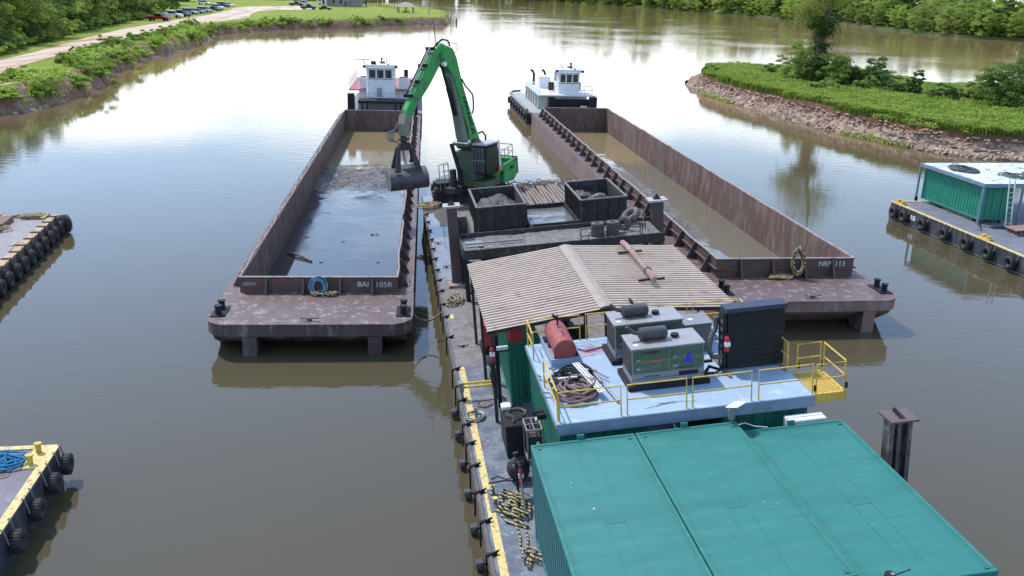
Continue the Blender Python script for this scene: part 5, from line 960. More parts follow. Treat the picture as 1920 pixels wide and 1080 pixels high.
k = MB(); k.box(1.9, 1.95, -6.35, .4, 2.32, 2.54); k.box(1.95, 9.5, -6.35, -6.3, 2.3, 2.53); k.box(1.95, 9.5, .35, .4, 2.3, 2.53)
for u, v in ((1.92, .3), (1.92, -6.3), (4.5, -6.3), (7, -6.3), (7, .3)): k.box(u - .05, u + .06, v - .05, v + .05, .02, 2.3)
k.build('roof_frame', m_bluet, t)
k = MB(); k.cyl((1.95, .3, .02), (1.95, .3, .3), .1, n=10); k.cyl((3.6, -5.9, .02), (3.6, -5.9, .2), .08, n=8); k.cyl((2.2, -5.9, .02), (2.2, -5.9, .2), .08, n=8); tag(k.build('support_block', m_black, F=FR), 'short black blocks under the emerald container corners', 'block')
rope_pile('hose_coil', 'dark hose coil on the whitish roof at the right, the one nearer the river', FR, (3.3, -2.2, 2.54), .6, .85, .05, 5, .3, 51, m_hose, cat='hose'); rope_pile('hose_coil', 'grey double hose coil on the whitish roof near its front edge', FR, (5.2, -4.3, 2.54), .5, .75, .04, 4, .3, 52, m_hose, cat='hose'); rope_pile('hose_coil', 'grey hose coil on the whitish roof at the right frame edge', FR, (6.6, -4.2, 2.54), .5, .6, .05, 4, .12, 53, m_hose, cat='hose')
k = MB(); g = random.Random(3)
for i in range(26): a = g.uniform(-1, 1); x, y, l = g.uniform(2.6, 8), g.uniform(-5.5, 0), g.uniform(.2, .9); k.cyl((x, y, 2.545), (x + math.cos(a) * l, y + math.sin(a) * l, 2.56), .018, n=4)
tag(k.build('scrap_rods', m_tube, F=FR), 'thin rods and scrap scattered on the whitish roof at the right', 'scrap', kind='stuff')
t = thing('ladder', 'pale aluminium ladder leaning against the end of the emerald container', 'ladder', FR, (3.05, -6.4, .02)); T = Matrix.Rotation(R_(-10), 4, 'X') @ Matrix.Rotation(R_(2), 4, 'Y')
k = MB()
for x in (0, .36): k.box(x - .025, x + .025, -.9, -.84, 0, 2.75, T)
k.build('side_rail', mat('pale_aluminium', (.62, .64, .58), None, .4), t); k = MB()
for i in range(9): k.cyl((0, -.87, .2 + i * .3), (.36, -.87, .2 + i * .3), .018, n=6, T=T)
k.build('rung', mat('pale_aluminium', (.6, .6, .6)), t)
t = thing('rusty_ramp', 'rust-brown steel ramp lying on the right dock at the frame edge', 'ramp', FR, (2.6, -8.4, .02)); k = MB(); k.prism([(0, 0), (.3, .28), (5, .5), (5, .1), (.8, -.0)], -.5, .5, 'y'); k.build('ramp_body', m_brside, t); k = MB(); k.prism([(-.05, .29), (5, .56), (5, .6), (-.05, .33)], -.55, .55, 'y'); k.build('ramp_lip', m_tube, t)
for i in range(7): pass
k = MB(); g = random.Random(13)
for i in range(16): k.cyl((3.7 + i * .22, -8.1 + g.uniform(-.1, .1), .62), (3.75 + i * .22, -8.1, .68 + g.uniform(0, .1)), .04, .02, 5)
tag(k.build('white_shackles', m_white, F=FR), 'line of small white shackles along the rusty ramp', 'shackles', kind='stuff')
k = MB(); k.box(2.3, 5.5, -7.2, -6.9, .02, .1); k.tube([(1.3, -7.6, .05), (1.5, -7., .25), (2.0, -6.5, .1), (2.2, -6.3, .5)], .05, 6); tag(k.build('steel_offcuts', m_dark, F=FR), 'dark steel scrap on the deck below the ladder', 'scrap'); k = MB(); k.box(2.3, 2.9, -5.2, -2.2, .03, .2); tag(k.build('red_beam', m_brside, F=FR), 'reddish beam under the long side of the emerald container', 'beam')
MB().box(8.2, 9.2, -6.2, -5.6, .02, 1.4).build('blue_drum_rack', mat('deep_blue', (.01, .03, .16)), F=FR); tag(bpy.data.objects['blue_drum_rack'], 'deep blue rack in the shade below the roof at the right frame edge', 'rack')
# left dock: its right-hand corner shows
t = thing('left_dock', 'weathered dock barge at the left edge with tyres tied along its brown side', 'barge', FL)
MB().box(-14, 0, -22, 0, -1.4, 0).build('hull', m_brside, t, bevel=.04); MB().box(-13.98, -.02, -21.98, -.02, .002, .02).build('deck', mat('pale_grey_deck', (.27, .26, .28), (.2, .18, .19), .7, scale=1.5, stain=(.3, .24, .2), samt=.3), t)
k = MB(); k.box(-.35, .02, -22, 0, .022, .1); k.box(-14, -.35, -.3, .0, .022, .1); k.build('yellow_edge', mat('tan_yellow_edge', (.5, .38, .17), (.34, .25, .15), .7, scale=3, stain=(.2, .1, .07), samt=.35), t)
MB().box(-12, -2.0, -18, -.9, .022, .3).build('hatch_cover', mat('rust_red_hatch', (.2, .11, .09), (.14, .09, .08), .8, scale=1), t)
k = MB()
for v in (-3, -5, -7): k.box(-12, -2, v, v + .12, .302, .34)
k.build('hatch_batten', m_black, t)
first = None
for i, v in enumerate((-.35, -1.6, -2.55, -3.75, -5., -6.2, -7.4, -8.6, -9.9, -11.1, -12.4)):
    if first is None: first = tyre_at(t, .18, v, -.58, .4)
    else: o = first.copy(); col.objects.link(o); o.parent = t; o.location = (.18, v, -.58)
    k = MB(); k.box(-.36, .05, v - .28, v - .14, .1, .16); k.box(.02, .06, v - .28, v - .14, -.6, .1); k.build('strap', m_brside, t)
tyre_at(t, .25, .25, -.5, .5, rz=.8)
for v in (-.9, -6.5): k = cleat_mb(.7); o = k.build('yellow_cleat', m_yelp, t); o.location = (-.45, v, .1); o.rotation_euler = (0, 0, 1.3)
k = MB(); k.tube([(-.3, -.2, .15), (-1.0, -.4, .12), (-1.8, -.3, .2), (-2.6, -.8, .12), (-3.3, -.6, .15), (-4, -1.0, .35), (-5, -1.2, .35)], .05, 6); k.tube(loop_path((-1.1, -.5, .12), .6, .2, 4, .4, 71, .1), .045, 6); tag(k.build('mooring_rope', m_ropey, F=FL, smooth=True), 'tan rope heaped along the far corner of the left dock', 'rope')
rope_pile('mooring_rope', 'small tan rope heap beside the rusty hatch of the left dock', FL, (-2.2, -3.2, .1), .4, .25, .04, 4, .35, 72, m_ropey); rope_pile('mooring_rope', 'yellow rope heap on the far edge of the left dock at the frame edge', FL, (-3.6, -.3, .1), .6, .2, .04, 4, .3, 73, m_yelp)
# lower left dock
t = thing('corner_dock', 'navy dock barge with broad pale yellow edges at the lower left corner', 'barge', FLL)
MB().box(-10, 0, -12, 0, -1.5, 0).build('hull', m_docks, t, bevel=.05); MB().box(-9.98, -.02, -11.98, -.02, .002, .02).build('deck', mat('violet_grey_deck', (.10, .095, .125), (.15, .14, .17), .55, scale=1.2, stain=(.2, .17, .16), samt=.3, sscale=2), t)
k = MB(); k.box(-.22, .02, -12, .02, .022, .05); k.box(-10, -.22, -.2, .02, .022, .05); k.build('yellow_edge', m_yelp, t)
k = MB(); k.box(-.62, -.222, -1.35, -.22, .022, .055); k.build('bollard_plate', m_yelp, t)
for v in (-.42, -1.1):
    k = MB(); k.cyl((-.42, v, .055), (-.42, v, .3), .075, n=16); k.cyl((-.42, v, .3), (-.42, v, .34), .105, n=18); k.build('bollard', m_yel, t, smooth=True)
k = MB(); k.cyl((-.95, -1.65, .022), (-.95, -1.65, .04), .16, n=24); k.cyl((-.95, -1.65, .04), (-.95, -1.65, .06), .05, n=10); k.build('manhole_cover', mhm, t)
for v in (-.15, -1.25, -2.6, -4.05):
    tyre_at(t, .19, v, -.5, .3)
    k = MB(); chain_tie(k, -.02, v + .1, .06, -.3, .1); chain_tie(k, -.02, v - .4, .06, -.35, .12); k.build('fender_chain', m_galv, t)
rope_pile('mooring_rope', 'bright blue rope heap on the lower left dock', FLL, (-1.35, -.98, .06), .42, .28, .03, 16, .4, 77, m_bluerope, tail=[(-1.3, -.9, .06), (-1.0, -1.1, .06), (-.75, -1.15, .06), (-.6, -1.1, .08)])
# ---------------------------------------------------------------- land
def pip(X, Y, poly):
    ins = np.zeros(X.shape, bool); n = len(poly); j = n - 1
    for i in range(n):
        xi, yi = poly[i]; xj, yj = poly[j]; c = ((yi > Y) != (yj > Y)) & (X < (xj - xi) * (Y - yi) / (yj - yi + 1e-9) + xi); ins ^= c; j = i
    return ins
def dist(X, Y, line):
    D = np.full(X.shape, 1e9)
    for (x0, y0), (x1, y1) in zip(line[:-1], line[1:]):
        dx, dy = x1 - x0, y1 - y0; tt = np.clip(((X - x0) * dx + (Y - y0) * dy) / (dx * dx + dy * dy + 1e-9), 0, 1); D = np.minimum(D, np.hypot(X - x0 - tt * dx, Y - y0 - tt * dy))
    return D
def px2(pts, z=0.): return [(U(a, b, z).x, U(a, b, z).y) for a, b in pts]
def soil_build(grassc, soilc, soilc2, zs, top=None):
    def f(t, b, src, colr):
        L = t.links.new; gm = t.nodes.new('ShaderNodeNewGeometry'); sp = t.nodes.new('ShaderNodeSeparateXYZ'); L(gm.outputs['True Normal'], sp.inputs[0])
        def nz(sc, det=6, ro=.65):
            n = t.nodes.new('ShaderNodeTexNoise'); n.inputs['Scale'].default_value = sc; n.inputs['Detail'].default_value = det; n.inputs['Roughness'].default_value = ro; L(src, n.inputs['Vector']); return n.outputs[0]
        def mr(x, a, c):
            n = t.nodes.new('ShaderNodeMapRange'); L(x, n.inputs[0]); n.inputs[1].default_value = a; n.inputs[2].default_value = c; return n.outputs[0]
        def mx(f, a, c):
            n = t.nodes.new('ShaderNodeMix'); n.data_type = 'RGBA'; L(f, n.inputs[0])
            for i, v in ((6, a), (7, c)):
                if isinstance(v, tuple): n.inputs[i].default_value = (*v, 1)
                else: L(v, n.inputs[i])
            return n.outputs[2]
        g = mx(mr(nz(.09), .42, .58), grassc, tuple(x * y for x, y in zip(grassc, (1.45, 1.25, 1.5)))); g = mx(mr(nz(.5, 8), .5, .75), g, tuple(x * .7 for x in grassc))
        s = mx(mr(nz(.8), .4, .6), soilc, soilc2); s = mx(mr(nz(2.5, 8, .7), .55, .7), s, tuple(x * .45 for x in soilc))
        if top:
            sz = t.nodes.new('ShaderNodeSeparateXYZ'); L(src, sz.inputs[0]); m_ = t.nodes.new('ShaderNodeMath'); m_.operation = 'MULTIPLY_ADD'; L(nz(.7, 5), m_.inputs[0]); m_.inputs[1].default_value = 1.1; L(sz.outputs[2], m_.inputs[2]); s = mx(mr(m_.outputs[0], 1.55, 1.95), s, top); g = s
        L(mx(mr(sp.outputs[2], .90, .72), g, s), b.inputs['Base Color']); b.inputs['Roughness'].default_value = .95; b.inputs['Specular IOR Level'].default_value = .1
        bp = t.nodes.new('ShaderNodeBump'); bp.inputs['Distance'].default_value = .35; L(nz(1.8, 8, .7), bp.inputs['Height']); bp.inputs['Strength'].default_value = .9; L(bp.outputs[0], b.inputs['Normal'])
    return f
m_land = mat('grass_and_soil', (.1, .1, .1), coord='Object', build=soil_build((.19, .25, .04), (.23, .115, .085), (.33, .22, .17), 1.8))
m_cliff = mat('turf_on_clay', (.1, .1, .1), coord='Object', build=soil_build((.09, .16, .03), (.38, .24, .19), (.52, .38, .31), 1.8))
m_clay = mat('eroded_clay_face', (.1, .1, .1), coord='Object', build=soil_build((.42, .31, .225), (.29, .19, .135), (.48, .37, .28), 1.8, (.16, .09, .06)))
shoreL = px2([(-160, 240), (-40, 216), (0, 214), (48, 211), (70, 204), (125, 189), (160, 180), (205, 160), (212, 136), (250, 128), (264, 114), (325, 100), (375, 85), (405, 66), (480, 59), (560, 56), (655, 54), (730, 50), (800, 48), (840, 47)])
backL = px2([(846, 40), (842, 32), (805, 25), (780, 21), (742, 14), (685, 10), (560, 8.5), (440, 9.5)])
polyL = shoreL + backL + [(-400, 470), (-400, 60), (-80, 60)]
lineL = shoreL + backL + [(-400, 470)]
ZL = 2.5
def heightL(X, Y):
    ins = pip(X, Y, polyL); D = dist(X, Y, lineL); n = vnoise(X, Y, .25, 11, 4); wd = 1.2 + 3.2 * np.clip(n - .3, 0, 1)
    return np.where(ins, -.15 + (ZL + .15) * np.clip(D / wd, 0, 1) ** .8 + (.5 * (vnoise(X, Y, .6, 12, 4) - .5)) * np.clip(1 - abs(D - 2.5) / 3.5, 0, 1), -1.2), ins, D
for (x0, x1, y0, y1, s) in ((-130, -15, 62, 200, .8), (-190, -15, 200.001, 480, 1.4), (-400, -130, 62, 200, 6), (-400, -190, 200.001, 480, 6)):
    X, Y = np.meshgrid(np.append(np.arange(x0, x1, s), x1), np.append(np.arange(y0, y1, s), y1)); Z, ins, D = heightL(X, Y); far = D > 6; Z = np.where(ins & far, ZL, Z)
    tag(grid_mesh('ground', m_land, X, Y, Z, mask=ins), None, None, kind='structure')
def ribbon(name, m, poly, z, step=None):
    bm = bmesh.new(); vs = [bm.verts.new((x, y, z)) for x, y in poly]; bm.faces.new(vs); bmesh.ops.triangulate(bm, faces=bm.faces[:]); me = bpy.data.meshes.new(name); bm.to_mesh(me); bm.free(); me.materials.append(m)
    o = bpy.data.objects.new(name, me); col.objects.link(o); return tag(o, None, None, kind='structure')
def road_build(t, b, src, colr):
    L = t.links.new; n = t.nodes.new('ShaderNodeTexNoise'); mp = t.nodes.new('ShaderNodeMapping'); mp.inputs['Rotation'].default_value = (0, 0, R_(-12)); mp.inputs['Scale'].default_value = (1, .06, 1); L(src, mp.inputs[0]); L(mp.outputs[0], n.inputs['Vector']); n.inputs['Scale'].default_value = .9; n.inputs['Detail'].default_value = 6
    r = t.nodes.new('ShaderNodeMapRange'); r.inputs[1].default_value = .5; r.inputs[2].default_value = .64; L(n.outputs[0], r.inputs[0]); mx = t.nodes.new('ShaderNodeMix'); mx.data_type = 'RGBA'; L(r.outputs[0], mx.inputs[0]); L(colr, mx.inputs[6]); mx.inputs[7].default_value = (.33, .17, .10, 1); L(mx.outputs[2], b.inputs['Base Color']); b.inputs['Roughness'].default_value = .95
m_road = mat('packed_dirt_road', (.52, .40, .30), (.60, .50, .41), .95, scale=.15, bump=.05, bscale=2, build=road_build)
up = [(-140, 150), (0, 112), (60, 99), (120, 82), (180, 66), (240, 52), (300, 43), (340, 36), (390, 28), (430, 19), (437, 15), (470, 12), (560, 11)]
lo = [(600, 16), (560, 19), (520, 18), (485, 21), (470, 26), (468, 32), (430, 38), (395, 42), (350, 50), (300, 61), (240, 74), (165, 89), (130, 99), (60, 117), (0, 137), (-140, 175)]
ribbon('dirt_road', m_road, px2(up + lo, ZL + .02), ZL + .02)
ribbon('gravel_patch', m_road, px2([(0, 150), (30, 149), (62, 141), (85, 134), (95, 138), (60, 146), (40, 153), (0, 160)], ZL + .02), ZL + .02)
# ---- spit on the right
front = px2([(1318, 139), (1299, 146), (1291, 157), (1297, 169), (1330, 181), (1380, 195), (1440, 212), (1500, 229), (1560, 245), (1630, 261), (1700, 276), (1760, 287), (1800, 294), (1860, 299), (1930, 304), (2100, 320)])
backS = [(90, 70), (120, 130)] + px2([(1990, 186), (1900, 184), (1800, 184), (1745, 184), (1700, 172), (1640, 160), (1580, 152), (1500, 146), (1440, 141), (1390, 137), (1345, 136)])
polyS = front + backS; lineS = front + backS + [front[0]]
x0, x1, y0, y1, s = 22, 100, 60, 160, .45; X, Y = np.meshgrid(np.arange(x0, x1, s), np.arange(y0, y1, s)); ins = pip(X, Y, polyS); D = dist(X, Y, lineS); Df = dist(X, Y, front)
ZT = 2.15
Z = np.where(ins, ZT + .35 * (vnoise(X, Y, .3, 21, 4) - .5), -1.); Z = np.where(ins & (D < 2.5) & (Df > 4), Z * np.clip(D / 2.5, 0.02, 1), Z)
HS = (X, Y, Z)
tag(grid_mesh('spit_top', m_cliff, X, Y, Z, mask=ins & (Df > 3.6)), None, None, kind='structure')
# the eroded face follows the waterline: profile = slumped toe, steep broken face, turf lip
P_ = []
for (a, b), (c, d) in zip(front[:-1], front[1:]):
    n_ = max(1, int(math.hypot(c - a, d - b) / .3)); P_ += [(a + (c - a) * i / n_, b + (d - b) * i / n_) for i in range(n_)]
P_.append(front[-1]); P_ = np.array(P_); 
for _ in range(12): P_[1:-1] = (P_[:-2] + 2 * P_[1:-1] + P_[2:]) / 4
Tn = np.gradient(P_, axis=0); Tn /= np.linalg.norm(Tn, axis=1)[:, None]; Nm = np.stack([-Tn[:, 1], Tn[:, 0]], 1); S_ = np.cumsum(np.r_[0, np.linalg.norm(np.diff(P_, axis=0), axis=1)])
offs = np.array([-.5, 0, .25, .5, .75, 1.0, 1.25, 1.5, 1.7, 1.85, 2.0, 2.12, 2.25, 2.35, 2.6, 3.0, 4.2]); zz = np.array([-.5, -.02, .1, .2, .3, .38, .5, .62, .75, 1.0, 1.25, 1.55, 1.85, 2.1, 2.18, 2.2, 2.12])
SS, OO = np.meshgrid(S_, offs, indexing='ij'); wob = .9 * (vnoise(SS, OO * 0, .22, 71, 4) - .45); OF = OO * .78 + np.where(OO > 1.2, 1, np.clip(OO, 0, 1)) * wob * 1.5 + .6 * (vnoise(SS, OO * 3, 1.3, 72, 4) - .5) * (OO > 0) * (OO < 2.6)
XX = P_[:, 0][:, None] + Nm[:, 0][:, None] * OF; YY = P_[:, 1][:, None] + Nm[:, 1][:, None] * OF; ZZ = zz[None, :] * np.clip(.3 + S_ / 16, 0, 1)[:, None] + .55 * (vnoise(SS, OO * 2, 1.5, 73, 4) - .5) * (OO > .1) * (OO < 2.2) + np.where(OO > 2.3, .02, 0)
tag(grid_mesh('clay_bank', m_clay, XX.T[::-1], YY.T[::-1], ZZ.T[::-1]), None, None, kind='structure')
# far bank
farw = [(-420, 800), (-250, 860), (-120, 900), (-20, 880), (30, 830), (62, 760), (92, 680), (113, 615), (130, 555), (141, 500), (149, 448), (152, 395), (156, 345), (168, 332), (192, 321), (215, 305)]
m_fbank = mat('overgrown_far_bank', (.06, .09, .02), (.10, .12, .04), .95, scale=.05)
ribbon('far_bank', m_fbank, farw + [(500, 330), (600, 1300), (-420, 1300)], .9)
def bankwall(name, line, z):
    k = MB(); 
    for (a, b), (c, d) in zip(line[:-1], line[1:]): k.add([(a, b, -.5), (c, d, -.5), (c, d, z), (a, b, z)], [(0, 1, 2, 3)])
    return tag(k.build(name, m_fbank), None, None, kind='structure')
bankwall('far_bank_edge', farw, .9)
# ---------------------------------------------------------------- vegetation
def leaf_build(c0, c1, c2):
    def f(t, b, src, colr):
        L = t.links.new; oi = t.nodes.new('ShaderNodeObjectInfo'); n = t.nodes.new('ShaderNodeTexNoise'); n.inputs['Scale'].default_value = .55; n.inputs['Detail'].default_value = 4; L(src, n.inputs['Vector'])
        at = t.nodes.new('ShaderNodeAttribute'); at.attribute_name = 'shade'
        r = t.nodes.new('ShaderNodeMapRange'); r.inputs[1].default_value = .35; r.inputs[2].default_value = .65; L(n.outputs[0], r.inputs[0])
        def mx(fac, a, c, fv=None):
            m = t.nodes.new('ShaderNodeMix'); m.data_type = 'RGBA'
            if fac is not None: L(fac, m.inputs[0])
            else: m.inputs[0].default_value = fv
            for i, v in ((6, a), (7, c)):
                if isinstance(v, tuple): m.inputs[i].default_value = (*v, 1)
                else: L(v, m.inputs[i])
            return m.outputs[2]
        a = mx(at.outputs['Fac'], c0, c1); a = mx(r.outputs[0], a, c2); mul = t.nodes.new('ShaderNodeHueSaturation'); rr = t.nodes.new('ShaderNodeMapRange'); rr.inputs[3].default_value = .75; rr.inputs[4].default_value = 1.55; L(oi.outputs['Random'], rr.inputs[0]); L(rr.outputs[0], mul.inputs['Value']); L(a, mul.inputs['Color'])
        L(mul.outputs[0], b.inputs['Base Color']); b.inputs['Roughness'].default_value = .6; b.inputs['Specular IOR Level'].default_value = .25
        tr = t.nodes.new('ShaderNodeBsdfTranslucent'); L(mul.outputs[0], tr.inputs[0]); ms = t.nodes.new('ShaderNodeMixShader'); ms.inputs[0].default_value = .42; L(b.outputs[0], ms.inputs[1]); L(tr.outputs[0], ms.inputs[2]); L(ms.outputs[0], t.nodes['Material Output'].inputs[0])
    return f
m_leafd = mat('dark_foliage', (.1, .1, .1), build=leaf_build((.045, .085, .02), (.10, .17, .038), (.14, .20, .045)))
m_leafm = mat('mid_foliage', (.1, .1, .1), build=leaf_build((.11, .18, .035), (.24, .33, .06), (.32, .38, .085)))
m_leafb = mat('bright_foliage', (.1, .1, .1), build=leaf_build((.13, .24, .03), (.27, .42, .055), (.36, .44, .075)))
m_leafy = mat('yellowing_foliage', (.1, .1, .1), build=leaf_build((.18, .26, .06), (.30, .36, .08), (.36, .32, .07)))
m_bark = mat('grey_bark', (.12, .1, .085), (.07, .06, .05), .9, scale=3)
def leaves_mesh(name, cen, nor, size, rs, m, shade=None, aspect=1.0):
    n = len(cen); t1 = np.cross(nor, rs.normal(size=(n, 3))); t1 /= np.linalg.norm(t1, axis=1)[:, None] + 1e-9; t2 = np.cross(nor, t1); s = (size * rs.uniform(.6, 1.4, n))[:, None]
    q = np.stack([cen - t1 * s - t2 * s * .35 * aspect, cen + t1 * s * .1 - t2 * s * .8 * aspect, cen + t1 * s + t2 * s * .3 * aspect, cen - t1 * s * .1 + t2 * s * .8 * aspect], 1).reshape(-1, 3)
    me = bpy.data.meshes.new(name); fast_mesh(me, q, np.arange(n * 4).reshape(-1, 4)); me.materials.append(m)
    at = me.attributes.new('shade', 'FLOAT', 'FACE'); at.data.foreach_set('value', (rs.rand(n) if shade is None else shade).astype(np.float32)); return me
def crown_mesh(name, seed, rx, rz, z0, nclump, nleaf, size, m, flat=1., inner=.55, sparse=0):
    rs = np.random.RandomState(seed); d = rs.normal(size=(nclump, 3)); d /= np.linalg.norm(d, axis=1)[:, None]; rad = inner + (1 - inner) * rs.rand(nclump) ** .6
    lob = 1 + .22 * np.sin(3 * np.arctan2(d[:, 1], d[:, 0]) + seed) + .15 * rs.normal(size=nclump)
    C = d * (rad * lob)[:, None] * np.array([rx, rx, rz]); C[:, 2] = np.where(C[:, 2] < -rz * .9, -rz * .9, C[:, 2]) + z0
    cr = rx * rs.uniform(.16, .34, nclump); k = rs.randint(0, nclump, nleaf); e = rs.normal(size=(nleaf, 3)); e /= np.linalg.norm(e, axis=1)[:, None]; e[:, 2] = np.abs(e[:, 2]) * .9 + e[:, 2] * .1
    rr = rs.rand(nleaf) ** .35; P = C[k] + e * (cr[k] * rr)[:, None] * np.array([1, 1, .75]); nn = e + rs.normal(size=(nleaf, 3)) * .45; nn /= np.linalg.norm(nn, axis=1)[:, None]
    sh = np.clip(.35 * rs.rand(nclump)[k] + .65 * rs.rand(nleaf), 0, 1); return leaves_mesh(name, P, nn, size, rs, m, sh)
def trunk_mb(h, r, seed, crown_r, nb=6, lean=0.):
    g = random.Random(seed); mb = MB(); pts = []; x = y = 0
    for i in range(8): f = i / 7; pts.append((x, y, h * f - .3 * (i == 0))); x += g.uniform(-.1, .1) + lean; y += g.uniform(-.1, .1)
    mb.tube(pts, [r * (1 - .75 * i / 7) * (1.35 if i == 0 else 1) for i in range(8)], 8)
    for i in range(nb):
        p = pts[3 + i % 4]; a = g.uniform(0, 6.28); l = crown_r * g.uniform(.5, .9); e = (p[0] + math.cos(a) * l, p[1] + math.sin(a) * l, p[2] + l * g.uniform(.2, .8)); mb.tube([p, ((p[0] + e[0]) / 2, (p[1] + e[1]) / 2, (p[2] + e[2]) / 2 + .2), e], [r * .35, r * .22, r * .08], 6)
    return mb
TP = []
def tree_proto(name, seed, h, rx, m, nleaf, size, nclump=60, trunkz=.45, rzf=.5):
    rz = h * rzf; me = crown_mesh('crown', seed, rx, rz, h - rz * .95, nclump, nleaf, size, m); tm = trunk_mb(h * .8, .12 + h * .018, seed, rx); o = tm.build('trunk', m_bark, smooth=True); tme = o.data; bpy.data.objects.remove(o); TP.append((name, me, tme, h)); return len(TP) - 1
p0 = tree_proto('broadleaf_tree', 1, 11, 4.6, m_leafm, 10500, .17, 95, rzf=.5); p1 = tree_proto('broadleaf_tree', 2, 13, 4.2, m_leafd, 10500, .17, 95, rzf=.52)
p2 = tree_proto('broadleaf_tree', 3, 9, 4.0, m_leafb, 9500, .16, 90, rzf=.52); p3 = tree_proto('willow_tree', 4, 10, 5.0, m_leafm, 10500, .16, 100, rzf=.52); p4 = tree_proto('broadleaf_tree', 5, 7, 3.6, m_leafd, 8500, .15, 80, rzf=.52)
def place_tree(p, x, y, z, s, rz, label, group, name=None, sz=None):
    nm, me, tme, h = TP[p]; t = thing(name or nm, label, 'tree', ID, (x, y, z), rz, group); t.scale = (s, s, sz or s)
    for n_, d_ in (('crown', me), ('trunk', tme)): o = bpy.data.objects.new(n_, d_); col.objects.link(o); o.parent = t
    return t
g = random.Random(21); 
# left wood: trees behind the road
fl = px2([(-120, 150), (0, 104), (60, 86), (110, 74), (165, 58), (215, 46), (262, 37), (300, 30)], ZL)
def along(line, step):
    out = []; carry = 0
    for a, b in zip(line[:-1], line[1:]):
        L_ = math.hypot(b[0] - a[0], b[1] - a[1]); d = carry
        while d < L_: f = d / L_; out.append((a[0] + (b[0] - a[0]) * f, a[1] + (b[1] - a[1]) * f, (b[0] - a[0]) / L_, (b[1] - a[1]) / L_)); d += step
        carry = d - L_
    return out
kinds = {0: 'mid green rounded tree', 1: 'tall dark green tree', 2: 'bright green bushy tree', 3: 'broad willowy green tree', 4: 'low dark dense tree'}
rows = ['in the left wood front row', 'in the left wood second row', 'in the left wood back row']
for r_, (off, st) in enumerate(((5.5, 6.2), (12, 7.5), (20, 9))):
    for x, y, dx, dy in along(fl, st):
        p = g.choice((0, 0, 1, 3, 3, 2, 4) if r_ == 0 else (0, 1, 1, 3)); s = g.uniform(.75, 1.05) if r_ == 0 else g.uniform(1., 1.35)
        place_tree(p, x - dy * off + g.uniform(-1.5, 1.5), y + dx * off + g.uniform(-1.5, 1.5), ZL - .2, s, g.uniform(0, 6), kinds[p] + ' ' + rows[r_], 'trees of the left wood, ' + kinds[p] + ', row %s' % ('front', 'second', 'back')[r_])
for (a, b, p, s) in ((342, 16, 1, .9), (352, 11, 4, 1.0), (330, 22, 0, .9), (362, 4, 1, 1.1), (318, 22, 3, 1.0), (308, 27, 3, .8)):
    q = U(a, b, ZL); place_tree(p, q.x - 5, q.y + 4, ZL - .2, s, g.uniform(0, 6), kinds[p] + ' behind the row of parked cars', 'trees behind the parked cars, ' + kinds[p])
# undergrowth shrubs at the wood's foot
BS = []
def bush_proto(seed, r, h, m, nleaf, size): me = crown_mesh('foliage', seed, r, h * .55, h * .45, 40, nleaf, size, m, inner=.35); k = MB(); g2 = random.Random(seed); [k.tube([(0, 0, -.2), (g2.uniform(-.3, .3) * r, g2.uniform(-.3, .3) * r, h * .4), (g2.uniform(-.6, .6) * r, g2.uniform(-.6, .6) * r, h * .75)], [.06, .04, .015], 5) for _ in range(5)]; o = k.build('stem', m_bark); tm = o.data; bpy.data.objects.remove(o); BS.append((me, tm))
bush_proto(31, 1.6, 2., m_leafm, 4200, .095); bush_proto(32, 1.5, 1.8, m_leafb, 4200, .095); bush_proto(33, 1.5, 2.2, m_leafd, 4200, .095); bush_proto(34, 1.7, 1.6, m_leafb, 4200, .1)
def bush(i, x, y, z, s, sz, label, group):
    t = thing('shrub', label, 'shrub', ID, (x, y, z), g.uniform(0, 6), group); t.scale = (s, s, sz)
    for n_, d_ in zip(('foliage', 'stem'), BS[i]): o = bpy.data.objects.new(n_, d_); col.objects.link(o); o.parent = t
for x, y, dx, dy in along(fl, 2.9):
    i = g.choice((0, 1, 2, 0)); bush(i, x - dy * 1.5 + g.uniform(-.8, .8), y + dx * 1.5 + g.uniform(-.8, .8), ZL - .1, g.uniform(.8, 1.5), g.uniform(.8, 1.6), ('mid green', 'bright green', 'dark green')[i] + ' undergrowth shrub at the foot of the left wood', 'undergrowth along the left wood, ' + ('mid', 'bright', 'dark')[i])
# shrubs down the left river bank
sh = [(s_, .0) for s_ in range(1)]
for j, (x, y, dx, dy) in enumerate(along(shoreL[2:-1], 2.5)):
    if g.random() < .16: continue
    nx, ny = -dy, dx; i = g.choice((0, 1, 1, 3)); 
    dd = math.hypot(x, y); tip = x > -36 and y > 250
    if tip and g.random() < .6: continue
    for off in ((1.5, 4.2) if y < 230 else (1.6,)):
        if g.random() < (.25 if y > 118 else .7): continue
        o_ = off + g.uniform(-.6, .8); bush(i, x + nx * o_, y + ny * o_, .1 + min(1.9, o_ * .55), g.uniform(.8, 1.35), g.uniform(.6, 1.15) * (1. if y < 230 else 1.25), ('mid green', 'bright green', '', 'low bright green')[i] + ' shrub growing down the left river bank', 'shrubs on the left river bank, ' + ('mid', 'bright', 'dark', 'low')[i])
def scatter_mesh(name, label, m, P, N, size, seed, cat='ground cover'):
    rs = np.random.RandomState(seed); me = leaves_mesh(name, P, N, size, rs, m); o = bpy.data.objects.new(name, me); col.objects.link(o); return tag(o, label, cat, kind='stuff')
rs = np.random.RandomState(5)
